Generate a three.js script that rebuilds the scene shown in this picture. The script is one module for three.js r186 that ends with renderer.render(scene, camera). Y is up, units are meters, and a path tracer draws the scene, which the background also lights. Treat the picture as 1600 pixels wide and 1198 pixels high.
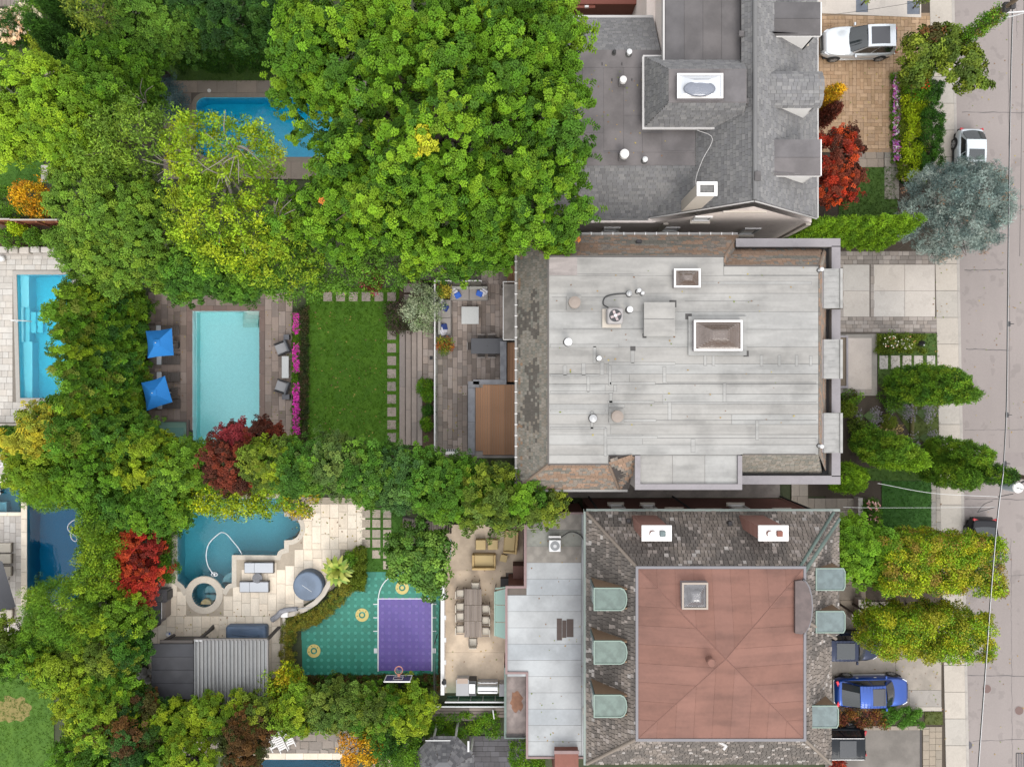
import * as THREE from 'three';
import { mergeGeometries } from 'three/addons/utils/BufferGeometryUtils.js';
import { MarchingCubes } from 'three/addons/objects/MarchingCubes.js';
import { RoundedBoxGeometry } from 'three/addons/geometries/RoundedBoxGeometry.js';

// ---------------------------------------------------------------- camera, sky, sun, exposure
const scene = new THREE.Scene();
const EYE = 50, LENS = 1150;                       // a drone 50 m up, looking straight down
const camera = new THREE.PerspectiveCamera(2 * Math.atan(599 / LENS) * 180 / Math.PI, 1600 / 1198, 0.5, 1500);
camera.position.set(0, EYE, 0);
camera.up.set(0, 0, -1);
camera.lookAt(0, 0, 0);
scene.add(camera);

const renderer = new THREE.WebGLRenderer({ antialias: true });
renderer.toneMapping = THREE.LinearToneMapping;
renderer.toneMappingExposure = 2.6;
renderer.shadowMap.enabled = true;

function rngOf(seed) {
  let s = seed >>> 0;
  return () => { s = (s + 0x6d2b79f5) | 0; let t = Math.imul(s ^ (s >>> 15), 1 | s); t = (t + Math.imul(t ^ (t >>> 7), 61 | t)) ^ t; return ((t ^ (t >>> 14)) >>> 0) / 4294967296; };
}
const hash2 = (x, y, s) => { let n = Math.imul(x | 0, 374761393) ^ Math.imul(y | 0, 668265263) ^ Math.imul(s | 0, 1274126177); n = Math.imul(n ^ (n >>> 13), 1274126177); return ((n ^ (n >>> 16)) >>> 0) / 4294967296; };
function vnoise(x, y, period, s) {                 // tileable value noise
  const x0 = Math.floor(x), y0 = Math.floor(y), fx = x - x0, fy = y - y0, w = (a) => ((a % period) + period) % period;
  const a = hash2(w(x0), w(y0), s), b = hash2(w(x0 + 1), w(y0), s), c = hash2(w(x0), w(y0 + 1), s), d = hash2(w(x0 + 1), w(y0 + 1), s);
  const u = fx * fx * (3 - 2 * fx), v = fy * fy * (3 - 2 * fy);
  return a + (b - a) * u + (c - a) * v + (a - b - c + d) * u * v;
}
function fbm(x, y, period, oct, s) { let t = 0, a = 0.5, n = 0; for (let i = 0; i < oct; i++) { t += a * vnoise(x, y, period, s + i); n += a; x *= 2; y *= 2; period *= 2; a *= 0.5; } return t / n; }

{ // an overcast sky: cloud deck brighter overhead than at the horizon
  const w = 512, h = 256, data = new Float32Array(w * h * 4);
  for (let j = 0; j < h; j++) for (let i = 0; i < w; i++) {
    const el = ((j + 0.5) / h - 0.5) * Math.PI, up = Math.max(0, Math.sin(el));
    const c = fbm(i / w * 12, j / h * 8, 12, 5, 7), L = 1.02 * (0.33 + 0.67 * up) * (0.82 + 0.36 * c), k = (j * w + i) * 4;
    data[k] = L * 0.985; data[k + 1] = L; data[k + 2] = L * 1.035; data[k + 3] = 1;
  }
  const sky = new THREE.DataTexture(data, w, h, THREE.RGBAFormat, THREE.FloatType);
  sky.mapping = THREE.EquirectangularReflectionMapping; sky.magFilter = THREE.LinearFilter; sky.needsUpdate = true;
  scene.background = sky; scene.environment = sky;
}
const sun = new THREE.DirectionalLight(new THREE.Color(1, 0.95, 0.88), 0.95);   // sun behind thin cloud, from the south east
sun.name = 'sun';
sun.position.set(22, 70, 68); sun.target.position.set(0, 0, 0);
sun.castShadow = true; sun.shadow.radius = 55; sun.shadow.mapSize.set(4096, 4096);
Object.assign(sun.shadow.camera, { left: -50, right: 50, top: 50, bottom: -50, near: 10, far: 220 });
scene.add(sun, sun.target);

// ---------------------------------------------------------------- helpers
const R = rngOf(20240917);
const rr = (a, b) => a + (b - a) * R();
const pick = (a) => a[Math.floor(R() * a.length)];
// plan survey: (u, v) is a place on the plan as read at height h; the result is metres east (x) and south (z)
const X = (u, h = 0) => (u - 800) / LENS * (EYE - h), Z = (v, h = 0) => (v - 599) / LENS * (EYE - h);
const P = (u, v, h = 0) => [X(u, h), Z(v, h)];
const PX = (pts, h = 0) => pts.map(([u, v]) => P(u, v, h));

function geo(pos, uv, col) {
  const g = new THREE.BufferGeometry();
  g.setAttribute('position', new THREE.Float32BufferAttribute(pos, 3));
  g.setAttribute('uv', new THREE.Float32BufferAttribute(uv, 2));
  if (col) g.setAttribute('color', new THREE.Float32BufferAttribute(col, 3));
  g.computeVertexNormals();
  return g;
}
const V = (x, y, z) => new THREE.Vector3(x, y, z);
// a flat face through 3-D points (fan), uv in metres in its own plane
function face(pts, out = null) {
  const p = pts.map((a) => V(...a)), n = V(0, 0, 0);
  for (let i = 1; i + 1 < p.length; i++) n.add(p[i].clone().sub(p[0]).cross(p[i + 1].clone().sub(p[0])));
  n.normalize();
  if (out && n.dot(V(...out)) < 0) { p.reverse(); n.negate(); }
  const t = Math.abs(n.y) > 0.9 ? V(1, 0, 0) : V(-n.z, 0, n.x).normalize(), b = n.clone().cross(t), pos = [], uv = [];
  for (let i = 1; i + 1 < p.length; i++) for (const q of [p[0], p[i], p[i + 1]]) { pos.push(q.x, q.y, q.z); uv.push(q.dot(t), q.dot(b)); }
  return geo(pos, uv);
}
function box(x0, x1, y0, y1, z0, z1) {
  if (x1 < x0) [x0, x1] = [x1, x0]; if (z1 < z0) [z0, z1] = [z1, z0]; if (y1 < y0) [y0, y1] = [y1, y0];
  const pos = [], uv = [];
  const q = (a, b, c, d, f) => { for (const p of [a, b, c, a, c, d]) { pos.push(...p); uv.push(...f(p)); } };
  const A = [x0, y0, z0], B = [x1, y0, z0], C = [x1, y0, z1], D = [x0, y0, z1], E = [x0, y1, z0], F = [x1, y1, z0], G = [x1, y1, z1], H = [x0, y1, z1];
  q(E, H, G, F, (p) => [p[0], p[2]]); q(A, B, C, D, (p) => [p[0], p[2]]);
  q(D, C, G, H, (p) => [p[0], p[1]]); q(B, A, E, F, (p) => [p[0], p[1]]);
  q(C, B, F, G, (p) => [p[2], p[1]]); q(A, D, H, E, (p) => [p[2], p[1]]);
  return geo(pos, uv);
}
const cbox = (cx, cy, cz, sx, sy, sz) => box(cx - sx / 2, cx + sx / 2, cy - sy / 2, cy + sy / 2, cz - sz / 2, cz + sz / 2);
// box given by its plan outline as read at its top
const pbox = (u0, v0, u1, v1, y0, y1) => box(X(u0, y1), X(u1, y1), y0, y1, Z(v0, y1), Z(v1, y1));
function clean(g) {
  const h = g.index ? g.toNonIndexed() : g;
  for (const k of Object.keys(h.attributes)) if (!['position', 'normal', 'uv', 'color'].includes(k)) h.deleteAttribute(k);
  return h;
}
const merge = (list) => list.length === 1 ? list[0] : mergeGeometries(list.map(clean));
const rbox = (cx, cy, cz, sx, sy, sz, r = 0.04, seg = 2) => clean(new RoundedBoxGeometry(sx, sy, sz, seg, Math.min(r, sx / 2.01, sy / 2.01, sz / 2.01)).translate(cx, cy, cz));
const cyl = (cx, y0, y1, cz, r0, r1 = r0, n = 14) => clean(new THREE.CylinderGeometry(r1, r0, y1 - y0, n).translate(cx, (y0 + y1) / 2, cz));
function shapeOf(pts, holes = []) {
  const s = new THREE.Shape(pts.map(([x, z]) => new THREE.Vector2(x, -z)));
  for (const h of holes) s.holes.push(new THREE.Path(h.map(([x, z]) => new THREE.Vector2(x, -z))));
  return s;
}
// a plan outline ([x, z] metres) raised from y0 to y1
function prism(pts, y0, y1, holes = []) {
  const g = new THREE.ExtrudeGeometry(shapeOf(pts, holes), { depth: y1 - y0, bevelEnabled: false, curveSegments: 4 });
  g.rotateX(-Math.PI / 2); g.translate(0, y0, 0);
  return clean(g);
}
function sheet(pts, y, holes = []) { const g = new THREE.ShapeGeometry(shapeOf(pts, holes)); g.rotateX(-Math.PI / 2); g.translate(0, y, 0); return clean(g); }
const rect = (x0, z0, x1, z1) => [[x0, z0], [x1, z0], [x1, z1], [x0, z1]];
const arc = (cx, cz, r, a0, a1, n) => Array.from({ length: n + 1 }, (_, i) => { const a = a0 + (a1 - a0) * i / n; return [cx + r * Math.cos(a), cz + r * Math.sin(a)]; });
function offsetPoly(pts, d) {
  const area = pts.reduce((s, p, i) => { const q = pts[(i + 1) % pts.length]; return s + p[0] * q[1] - q[0] * p[1]; }, 0), sg = area > 0 ? 1 : -1, n = pts.length;
  return pts.map((p, i) => {
    const a = pts[(i + n - 1) % n], b = pts[(i + 1) % n], e1 = [p[0] - a[0], p[1] - a[1]], e2 = [b[0] - p[0], b[1] - p[1]];
    const l1 = Math.hypot(...e1) || 1, l2 = Math.hypot(...e2) || 1, n1 = [e1[1] / l1 * sg, -e1[0] / l1 * sg], n2 = [e2[1] / l2 * sg, -e2[0] / l2 * sg];
    const m = [n1[0] + n2[0], n1[1] + n2[1]], ml = Math.hypot(...m) || 1, c = Math.max(0.5, (m[0] * n1[0] + m[1] * n1[1]) / ml);
    return [p[0] + m[0] / ml * d / c, p[1] + m[1] / ml * d / c];
  });
}
const inside = (pts, x, z) => { let r = false; for (let i = 0, j = pts.length - 1; i < pts.length; j = i++) { const [a, b] = pts[i], [c, d] = pts[j]; if ((b > z) !== (d > z) && x < (c - a) * (z - b) / (d - b) + a) r = !r; } return r; };
function tube(points, r0, r1 = r0, n = 7, seg = 0) {   // tapered limb, cable or hose through points
  const p = points.map((a) => V(...a)), curve = p.length > 2 ? new THREE.CatmullRomCurve3(p) : new THREE.LineCurve3(p[0], p[1]);
  const s = seg || Math.max(2, (p.length - 1) * 4), g = new THREE.TubeGeometry(curve, s, 1, n, false), at = g.attributes.position, c = V(0, 0, 0);
  for (let i = 0; i <= s; i++) {
    curve.getPointAt(i / s, c); const r = r0 + (r1 - r0) * i / s;
    for (let j = 0; j <= n; j++) { const k = i * (n + 1) + j; at.setXYZ(k, c.x + (at.getX(k) - c.x) * r, c.y + (at.getY(k) - c.y) * r, c.z + (at.getZ(k) - c.z) * r); }
  }
  return clean(g);
}
const bar = (a, b, r, n = 6) => tube([a, b], r, r, n, 1);

const taken = new Map();
function numbered(name) { const n = taken.get(name) ?? 0; taken.set(name, n + 1); return n ? name + '_' + String(n).padStart(3, '0') : name; }
function tag(o, label, category, group, kind) { o.userData = { label, category }; if (group) o.userData.group = group; if (kind) o.userData.kind = kind; return o; }
function thing(name, label, category, at = [0, 0, 0], group, kind) {
  const o = new THREE.Group(); o.name = numbered(name); o.position.set(...at); scene.add(o);
  return tag(o, label, category, group, kind);
}
const offs = (o) => { const s = V(0, 0, 0); for (let k = o; k && k !== scene; k = k.parent) s.add(k.position); return s; };
// adds a part whose geometry is given in world metres
function part(parent, name, g, m, label) {
  const list = Array.isArray(g) ? merge(g) : g, s = offs(parent);
  list.translate(-s.x, -s.y, -s.z);
  const o = new THREE.Mesh(list, m); o.name = name; parent.add(o);
  if (label) o.userData.label = label;
  return o;
}
// adds a part whose geometry is given about its parent's own base
function own(parent, name, g, m, label) { const o = new THREE.Mesh(Array.isArray(g) ? merge(g) : g, m); o.name = name; parent.add(o); if (label) o.userData.label = label; return o; }
function single(name, label, category, g, m, group, kind) {
  const list = Array.isArray(g) ? merge(g) : g; list.computeBoundingBox();
  const b = list.boundingBox, c = [(b.min.x + b.max.x) / 2, b.min.y, (b.min.z + b.max.z) / 2]; list.translate(-c[0], -c[1], -c[2]);
  const o = new THREE.Mesh(list, m); o.name = numbered(name); o.position.set(...c); scene.add(o);
  return tag(o, label, category, group, kind);
}
const structure = (name, g, m, label = name.replace(/_/g, ' '), category = name.split('_').pop()) => single(name, label, category, g, m, null, 'structure');
function copyOf(o, at, turn, label) { const c = o.clone(); c.name = numbered(o.name.replace(/_\d+$/, '')); c.userData = { ...o.userData }; c.position.set(...at); c.rotation.y = turn; if (label) c.userData.label = label; scene.add(c); return c; }

// ---------------------------------------------------------------- materials
function noiseMap(size, f) {
  const d = new Uint8Array(size * size * 4);
  for (let j = 0; j < size; j++) for (let i = 0; i < size; i++) { const v = f(i / size, j / size), k = (j * size + i) * 4; for (let c = 0; c < 3; c++) d[k + c] = Math.max(0, Math.min(255, 255 * (Array.isArray(v) ? v[c] : v))); d[k + 3] = 255; }
  const t = new THREE.DataTexture(d, size, size); t.wrapS = t.wrapT = THREE.RepeatWrapping; t.magFilter = THREE.LinearFilter; t.minFilter = THREE.LinearMipmapLinearFilter; t.generateMipmaps = true; t.needsUpdate = true;
  return t;
}
const sm = (a, b, x) => { const t = Math.max(0, Math.min(1, (x - a) / (b - a))); return t * t * (3 - 2 * t); };
const T = {
  fine: noiseMap(256, (u, v) => 0.8 + 0.2 * fbm(u * 48, v * 48, 48, 3, 3)),
  grit: noiseMap(256, (u, v) => 0.62 + 0.38 * (0.5 * fbm(u * 64, v * 64, 64, 2, 5) + 0.5 * fbm(u * 6, v * 6, 6, 4, 9))),
  blot: noiseMap(512, (u, v) => { const a = fbm(u * 5, v * 5, 5, 6, 21), b = fbm(u * 60, v * 60, 60, 2, 22); return 0.66 + 0.34 * (0.75 * sm(0.25, 0.7, a) + 0.25 * b); }),
  membrane: noiseMap(512, (u, v) => { const s = fbm(u * 3, v * 22, 3, 4, 31), a = fbm(u * 7, v * 7, 7, 5, 32), b = fbm(u * 80, v * 80, 80, 2, 33); const d = sm(0.6, 0.72, fbm(u * 4 + 9, v * 11, 4, 5, 34)); return 0.58 + 0.42 * (0.4 * sm(0.25, 0.62, a) + 0.38 * sm(0.28, 0.56, s) + 0.22 * b) - 0.09 * d; }),
  wood: noiseMap(256, (u, v) => 0.66 + 0.34 * (0.7 * fbm(u * 40, v * 3, 3, 4, 41) + 0.3 * fbm(u * 9, v * 2, 2, 3, 42))),
  road: noiseMap(1024, (u, v) => {
    const a = fbm(u * 4, v * 4, 4, 6, 51), b = fbm(u * 220, v * 220, 220, 2, 52), st = fbm(u * 26, v * 2, 2, 3, 53), spot = sm(0.7, 0.76, fbm(u * 24, v * 24, 24, 3, 54));
    return 0.72 + 0.28 * (0.45 * a + 0.25 * b + 0.3 * st) - 0.1 * spot;
  }),
  stain: noiseMap(512, (u, v) => { const a = fbm(u * 4, v * 4, 4, 6, 61), s = sm(0.58, 0.66, fbm(u * 7, v * 7, 7, 5, 62)), b = fbm(u * 70, v * 70, 70, 2, 63); return 0.74 + 0.16 * a + 0.12 * b - 0.07 * s; }),
  grass: noiseMap(512, (u, v) => { const a = fbm(u * 6, v * 6, 6, 5, 71), b = fbm(u * 128, v * 128, 128, 2, 72), k = 0.5 + 0.3 * a + 0.25 * (b - 0.5) * 2 * 0.7; return [k * (0.9 + 0.25 * a), k, k * 0.9]; }),
  ripple: noiseMap(256, (u, v) => 0.5 * fbm(u * 5, v * 5, 5, 3, 81) + 0.5 * fbm(u * 13 + 3, v * 9, 13, 2, 82)),
};
const mapped = new Map();
function tx(t, sx, sy = sx, rot = 0) { const key = t.uuid + sx + '_' + sy + '_' + rot; if (!mapped.has(key)) { const c = t.clone(); c.repeat.set(1 / sx, 1 / sy); c.rotation = rot; c.needsUpdate = true; mapped.set(key, c); } return mapped.get(key); }
// base colour in linear light; map [texture, metres per repeat]; bump [texture, metres per repeat, depth]
function mat(c, { rough = 0.85, metal = 0, map, bump, ...more } = {}) {
  const K = Object.keys(more).length ? THREE.MeshPhysicalMaterial : THREE.MeshStandardMaterial;
  const m = new K({ roughness: rough, metalness: metal, ...more });
  m.color.setRGB(...c);
  if (map) m.map = tx(...map);
  if (bump) { m.bumpMap = tx(bump[0], bump[1]); m.bumpScale = bump[2]; }
  return m;
}
const vary = (c, n, amount, opt) => Array.from({ length: n }, (_, i) => { const k = 1 + amount * (2 * (i + 0.5) / n - 1), w = 1 + 0.04 * (hash2(i, n, 5) - 0.5); return mat([c[0] * k * w, c[1] * k, c[2] * k / w], opt); });
const stoneOpt = { rough: 0.9, map: [T.grit, 1.6] };
const MT = {
  soil: mat([0.055, 0.042, 0.03], { rough: 1, map: [T.grit, 2.2], bump: [T.grit, 1.1, 0.05] }),
  ground: mat([0.05, 0.06, 0.028], { rough: 1, map: [T.blot, 7], bump: [T.grit, 1.3, 0.05] }),
  mulch: mat([0.085, 0.055, 0.036], { rough: 1, map: [T.grit, 1.1], bump: [T.grit, 0.6, 0.05] }),
  road: mat([0.228, 0.198, 0.186], { rough: 0.92, map: [T.road, 14], bump: [T.fine, 1.5, 0.01] }),
  roadPatch: mat([0.216, 0.186, 0.177], { rough: 0.92, map: [T.road, 9] }),
  crack: mat([0.09, 0.08, 0.08], { rough: 0.95 }),
  walk: vary([0.35, 0.316, 0.275], 4, 0.06, { rough: 0.9, map: [T.stain, 5] }),
  kerb: mat([0.302, 0.277, 0.252], { rough: 0.9, map: [T.stain, 3] }),
  concrete: vary([0.4, 0.364, 0.328], 4, 0.02, { rough: 0.9, map: [T.stain, 4] }),
  driveOld: mat([0.268, 0.234, 0.197], { rough: 0.9, map: [T.blot, 5] }),
  asphalt: mat([0.149, 0.133, 0.118], { rough: 0.93, map: [T.blot, 5] }),
  joint: mat([0.12, 0.1, 0.085], { rough: 1, map: [T.grit, 1.5] }),
  jointPale: mat([0.18, 0.159, 0.135], { rough: 1, map: [T.grit, 1.5] }),
  bluestone: vary([0.286, 0.232, 0.199], 7, 0.34, stoneOpt),
  deckStone: vary([0.221, 0.172, 0.146], 7, 0.3, stoneOpt),
  travertine: vary([0.678, 0.586, 0.473], 6, 0.09, { rough: 0.85, map: [T.grit, 3] }),
  paleStone: vary([0.446, 0.406, 0.366], 6, 0.13, { rough: 0.9, map: [T.grit, 2] }),
  drivePaver: vary([0.243, 0.211, 0.187], 6, 0.3, stoneOpt),
  stepStone: vary([0.343, 0.281, 0.244], 4, 0.1, stoneOpt),
  darkPaver: vary([0.085, 0.08, 0.085], 5, 0.25, stoneOpt),
  stucco: mat([0.656, 0.575, 0.525], { rough: 0.92, map: [T.stain, 5] }),
  houseStone: mat([0.224, 0.203, 0.189], { rough: 0.92, map: [T.blot, 4] }),
  brick: mat([0.19, 0.075, 0.055], { rough: 0.9, map: [T.grit, 0.7] }),
  brickTop: mat([0.19, 0.075, 0.055], { rough: 0.9, map: [T.grit, 0.7] }),
  white: mat([0.576, 0.56, 0.544], { rough: 0.55 }),
  whiteMetal: mat([0.544, 0.544, 0.544], { rough: 0.4 }),
  cream: mat([0.385, 0.343, 0.294], { rough: 0.8 }),
  capMetal: mat([0.194, 0.177, 0.185], { rough: 0.5, map: [T.stain, 3] }),
  trim: mat([0.36, 0.345, 0.335], { rough: 0.6 }),
  gutterDark: mat([0.03, 0.027, 0.028], { rough: 0.8 }),
  membrane: vary([0.265, 0.257, 0.242], 5, 0.055, { rough: 0.75, map: [T.membrane, 9] }),
  membraneBase: mat([0.211, 0.207, 0.198], { rough: 0.8, map: [T.membrane, 9] }),
  sealant: mat([0.1, 0.098, 0.095], { rough: 0.9 }),
  tar: mat([0.05, 0.047, 0.045], { rough: 0.9 }),
  coldRoof: vary([0.326, 0.339, 0.346], 4, 0.05, { rough: 0.7, map: [T.blot, 8] }),
  grayRoof: vary([0.126, 0.114, 0.114], 4, 0.06, { rough: 0.85, map: [T.blot, 5] }),
  darkRoof: vary([0.093, 0.085, 0.085], 4, 0.06, { rough: 0.85, map: [T.blot, 5] }),
  redRoof: vary([0.17, 0.081, 0.06], 5, 0.05, { rough: 0.85, map: [T.membrane, 11] }),
  capBrown: mat([0.21, 0.14, 0.135], { rough: 0.7, map: [T.stain, 2] }),
  copper: vary([0.101, 0.138, 0.119], 3, 0.06, { rough: 0.6, map: [T.blot, 1.4] }),
  copperBlue: vary([0.104, 0.139, 0.14], 3, 0.06, { rough: 0.55, map: [T.blot, 1.4] }),
  underlay: mat([0.045, 0.038, 0.034], { rough: 0.95 }),
  deckWood: vary([0.276, 0.144, 0.075], 6, 0.14, { rough: 0.75, map: [T.wood, 1, 2.5] }),
  oldWood: vary([0.196, 0.161, 0.137], 5, 0.22, { rough: 0.9, map: [T.wood, 0.6, 2] }),
  fenceRed: vary([0.26, 0.085, 0.04], 4, 0.15, { rough: 0.85, map: [T.wood, 0.6, 2] }),
  darkWood: mat([0.05, 0.042, 0.038], { rough: 0.75, map: [T.wood, 0.5, 1.5] }),
  wicker: mat([0.075, 0.062, 0.055], { rough: 0.8, map: [T.fine, 0.4] }),
  blackMetal: mat([0.02, 0.02, 0.022], { rough: 0.45 }),
  steel: mat([0.48, 0.48, 0.48], { rough: 0.28, metal: 0.9 }),
  grayMetal: mat([0.35, 0.35, 0.35], { rough: 0.45, metal: 0.4 }),
  slateTable: mat([0.055, 0.055, 0.062], { rough: 0.5, map: [T.fine, 1] }),
  cushion: mat([0.288, 0.26, 0.24], { rough: 0.95, map: [T.fine, 0.7] }),
  cushionGray: mat([0.3, 0.295, 0.3], { rough: 0.95, map: [T.fine, 0.7] }),
  cushionPale: mat([0.392, 0.406, 0.434], { rough: 0.95, map: [T.fine, 0.7] }),
  cushionCream: mat([0.42, 0.378, 0.315], { rough: 0.95, map: [T.fine, 0.7] }),
  cushionTan: mat([0.425, 0.302, 0.139], { rough: 0.9, map: [T.fine, 0.7] }),
  pillowWhite: mat([0.465, 0.45, 0.48], { rough: 0.95 }),
  pillowBlue: mat([0.03, 0.1, 0.42], { rough: 0.9 }),
  pillowNavy: mat([0.02, 0.04, 0.16], { rough: 0.9 }),
  canvasBlue: mat([0.009, 0.16, 0.465], { rough: 0.8, map: [T.fine, 0.8] }),
  canvasGray: mat([0.075, 0.075, 0.082], { rough: 0.85, map: [T.fine, 0.8] }),
  coverBlue: mat([0.108, 0.144, 0.202], { rough: 0.6, map: [T.blot, 1.6], bump: [T.blot, 1.2, 0.05] }),
  coverDark: mat([0.08, 0.12, 0.19], { rough: 0.5, map: [T.blot, 1.6], bump: [T.blot, 0.8, 0.06] }),
  marble: mat([0.462, 0.462, 0.448], { rough: 0.35, map: [T.fine, 0.9] }),
  courtGreen: vary([0.014, 0.146, 0.099], 5, 0.1, { rough: 0.6 }),
  courtKnob: mat([0.037, 0.216, 0.16], { rough: 0.6 }),
  courtPurple: vary([0.086, 0.056, 0.222], 4, 0.06, { rough: 0.6 }),
  purpleKnob: mat([0.11, 0.078, 0.253], { rough: 0.6 }),
  paintWhite: mat([0.504, 0.518, 0.518], { rough: 0.6 }),
  paintYellow: mat([0.434, 0.35, 0.112], { rough: 0.6 }),
  paintDark: mat([0.05, 0.1, 0.03], { rough: 0.6 }),
  bark: mat([0.085, 0.065, 0.05], { rough: 1, map: [T.wood, 0.3, 1.2], bump: [T.wood, 0.4, 0.03] }),
  barkPale: mat([0.24, 0.21, 0.185], { rough: 1, map: [T.wood, 0.3, 1.2] }),
  pole: mat([0.14, 0.1, 0.065], { rough: 0.95, map: [T.wood, 0.3, 2] }),
  shed: vary([0.032, 0.032, 0.037], 4, 0.08, { rough: 0.75, map: [T.blot, 3] }),
  rib: vary([0.193, 0.193, 0.19], 3, 0.04, { rough: 0.45, metal: 0.15, map: [T.stain, 3] }),
  glassDark: mat([0.02, 0.022, 0.025], { rough: 0.06, clearcoat: 1, clearcoatRoughness: 0.03 }),
  glassBrown: mat([0.075, 0.05, 0.037], { rough: 0.1, clearcoat: 1, clearcoatRoughness: 0.04, bump: [T.blot, 1.6, 0.12] }),
  domeSmoke: mat([0.091, 0.087, 0.091], { rough: 0.1, clearcoat: 1, clearcoatRoughness: 0.04, bump: [T.blot, 1.2, 0.1] }),
  domeWhite: mat([0.384, 0.397, 0.422], { rough: 0.12, clearcoat: 1, clearcoatRoughness: 0.05 }),
  glassGreen: new THREE.MeshPhysicalMaterial({ color: new THREE.Color().setRGB(0.42, 0.72, 0.66), roughness: 0.05, transmission: 1, ior: 1.5 }),
  glassClear: new THREE.MeshPhysicalMaterial({ color: new THREE.Color().setRGB(0.8, 0.9, 0.88), roughness: 0.03, transmission: 1, ior: 1.5 }),
  rubber: mat([0.018, 0.018, 0.018], { rough: 0.85 }),
  cable: mat([0.025, 0.025, 0.025], { rough: 0.7 }),
  cableWhite: mat([0.6, 0.6, 0.6], { rough: 0.6 }),
  hose: mat([0.525, 0.54, 0.555], { rough: 0.5 }),
  terracotta: mat([0.3, 0.12, 0.06], { rough: 0.85 }),
  rust: mat([0.2, 0.1, 0.06], { rough: 0.9, map: [T.blot, 1] }),
  manhole: mat([0.12, 0.075, 0.066], { rough: 0.8, map: [T.fine, 0.4] }),
  manholeDark: mat([0.06, 0.057, 0.066], { rough: 0.7, map: [T.fine, 0.4] }),
  boulder: mat([0.3, 0.29, 0.27], { rough: 0.95, map: [T.grit, 0.8] }),
  plate: mat([0.07, 0.08, 0.075], { rough: 0.9 }),
};

// ---------------------------------------------------------------- the setting: ground, road, pavements, pools
const unitBoxes = Array.from({ length: 6 }, (_, i) => { const g = box(-0.5, 0.5, -1, 0, -0.5, 0.5), uv = g.attributes.uv; for (let k = 0; k < uv.count; k++) uv.setXY(k, uv.getX(k) + i * 1.37, uv.getY(k) + i * 2.11); return g; });
// laid pieces (pavers, slabs, tiles), each a mesh of its own; rects in metres [x0, z0, x1, z1], y = top
function lay(parent, name, rects, y, thick, w, lens, dir, mats, { gap = 0.02, skip = null, jitter = 0.004 } = {}) {
  const s = offs(parent);
  for (const [x0, z0, x1, z1] of rects) {
    const A = dir === 'x' ? [z0, z1] : [x0, x1], B = dir === 'x' ? [x0, x1] : [z0, z1], n = Math.max(1, Math.round((A[1] - A[0]) / w)), rw = (A[1] - A[0]) / n;
    for (let i = 0; i < n; i++) {
      let b = B[0], first = true;
      while (b < B[1] - 0.01) {
        let l = pick(lens) * (first ? rr(0.35, 1) : 1); first = false;
        if (B[1] - b - l < 0.18) l = B[1] - b;
        const ca = A[0] + rw * (i + 0.5), cb = b + l / 2, [cx, cz] = dir === 'x' ? [cb, ca] : [ca, cb], [sx, sz] = dir === 'x' ? [l, rw] : [rw, l];
        b += l;
        if (skip && skip(cx, cz, sx / 2, sz / 2)) continue;
        const o = new THREE.Mesh(pick(unitBoxes), pick(mats)); o.name = name;
        o.scale.set(Math.max(0.03, sx - gap), thick, Math.max(0.03, sz - gap)); o.position.set(cx - s.x, y + rr(-jitter, jitter) - s.y, cz - s.z); parent.add(o);
      }
    }
  }
}
const prect = (u0, v0, u1, v1, h = 0) => [X(u0, h), Z(v0, h), X(u1, h), Z(v1, h)];
const hits = (polys) => (cx, cz, hx, hz) => polys.some((p) => [[0, 0], [-1, -1], [1, -1], [1, 1], [-1, 1], [0, 1], [0, -1], [1, 0], [-1, 0]].some(([a, b]) => inside(p, cx + a * hx, cz + b * hz)));
const paving = (name, label, at = [0, 0, 0], category = 'paving') => { const o = thing(name, label, category, at, null, 'structure'); return o; };

const POOL = {
  main: PX([[300.5, 486], [405, 486], [405, 704], [300.5, 704]]),
  lap: PX([[26, 429], [112, 429], [116, 622], [31.5, 622]]),
  west: PX([[42, 770], [128, 770], [126, 945], [42, 945]]),
  westSpa: PX([[-12, 754], [30, 754], [30, 800], [-12, 800]]),
  north: [...arc(...P(320, 166), 0.6, Math.PI, 1.5 * Math.PI, 5), ...arc(...P(536, 166), 0.6, 1.5 * Math.PI, 2 * Math.PI, 5), ...arc(...P(536, 232), 0.6, 0, 0.5 * Math.PI, 5), ...arc(...P(320, 232), 0.6, 0.5 * Math.PI, Math.PI, 5)],
  garden: [...PX([[276.7, 778], [276.7, 907], [281, 910], [286, 914], [289.5, 920]]),
    ...arc(...P(319.6, 929), 1.28, Math.PI * 1.13, Math.PI * 1.87, 12), ...PX([[351, 920], [354, 915], [358, 912], [363, 911]]), ...PX([[363, 867], [433, 867.5], [435, 862], [439, 858.5], [444.7, 857], [444.7, 844]]),
    ...arc(...P(451, 825), 0.83, Math.PI * 0.42, -Math.PI * 0.42, 12), ...PX([[444.7, 806], [444.7, 778]])],
  gardenSpa: arc(...P(319.6, 929), 0.83, 0, Math.PI * 2 * 27 / 28, 27),
  south: PX([[380, 1184], [531, 1189], [531, 1260], [380, 1260]]),
};
const FAR = 400;
structure('ground', sheet(rect(-FAR, -FAR, FAR, FAR), -0.02, Object.values(POOL).map((p) => offsetPoly(p, 0.06))), MT.ground, 'dark soil and undergrowth covering the whole block', 'ground');

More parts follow.
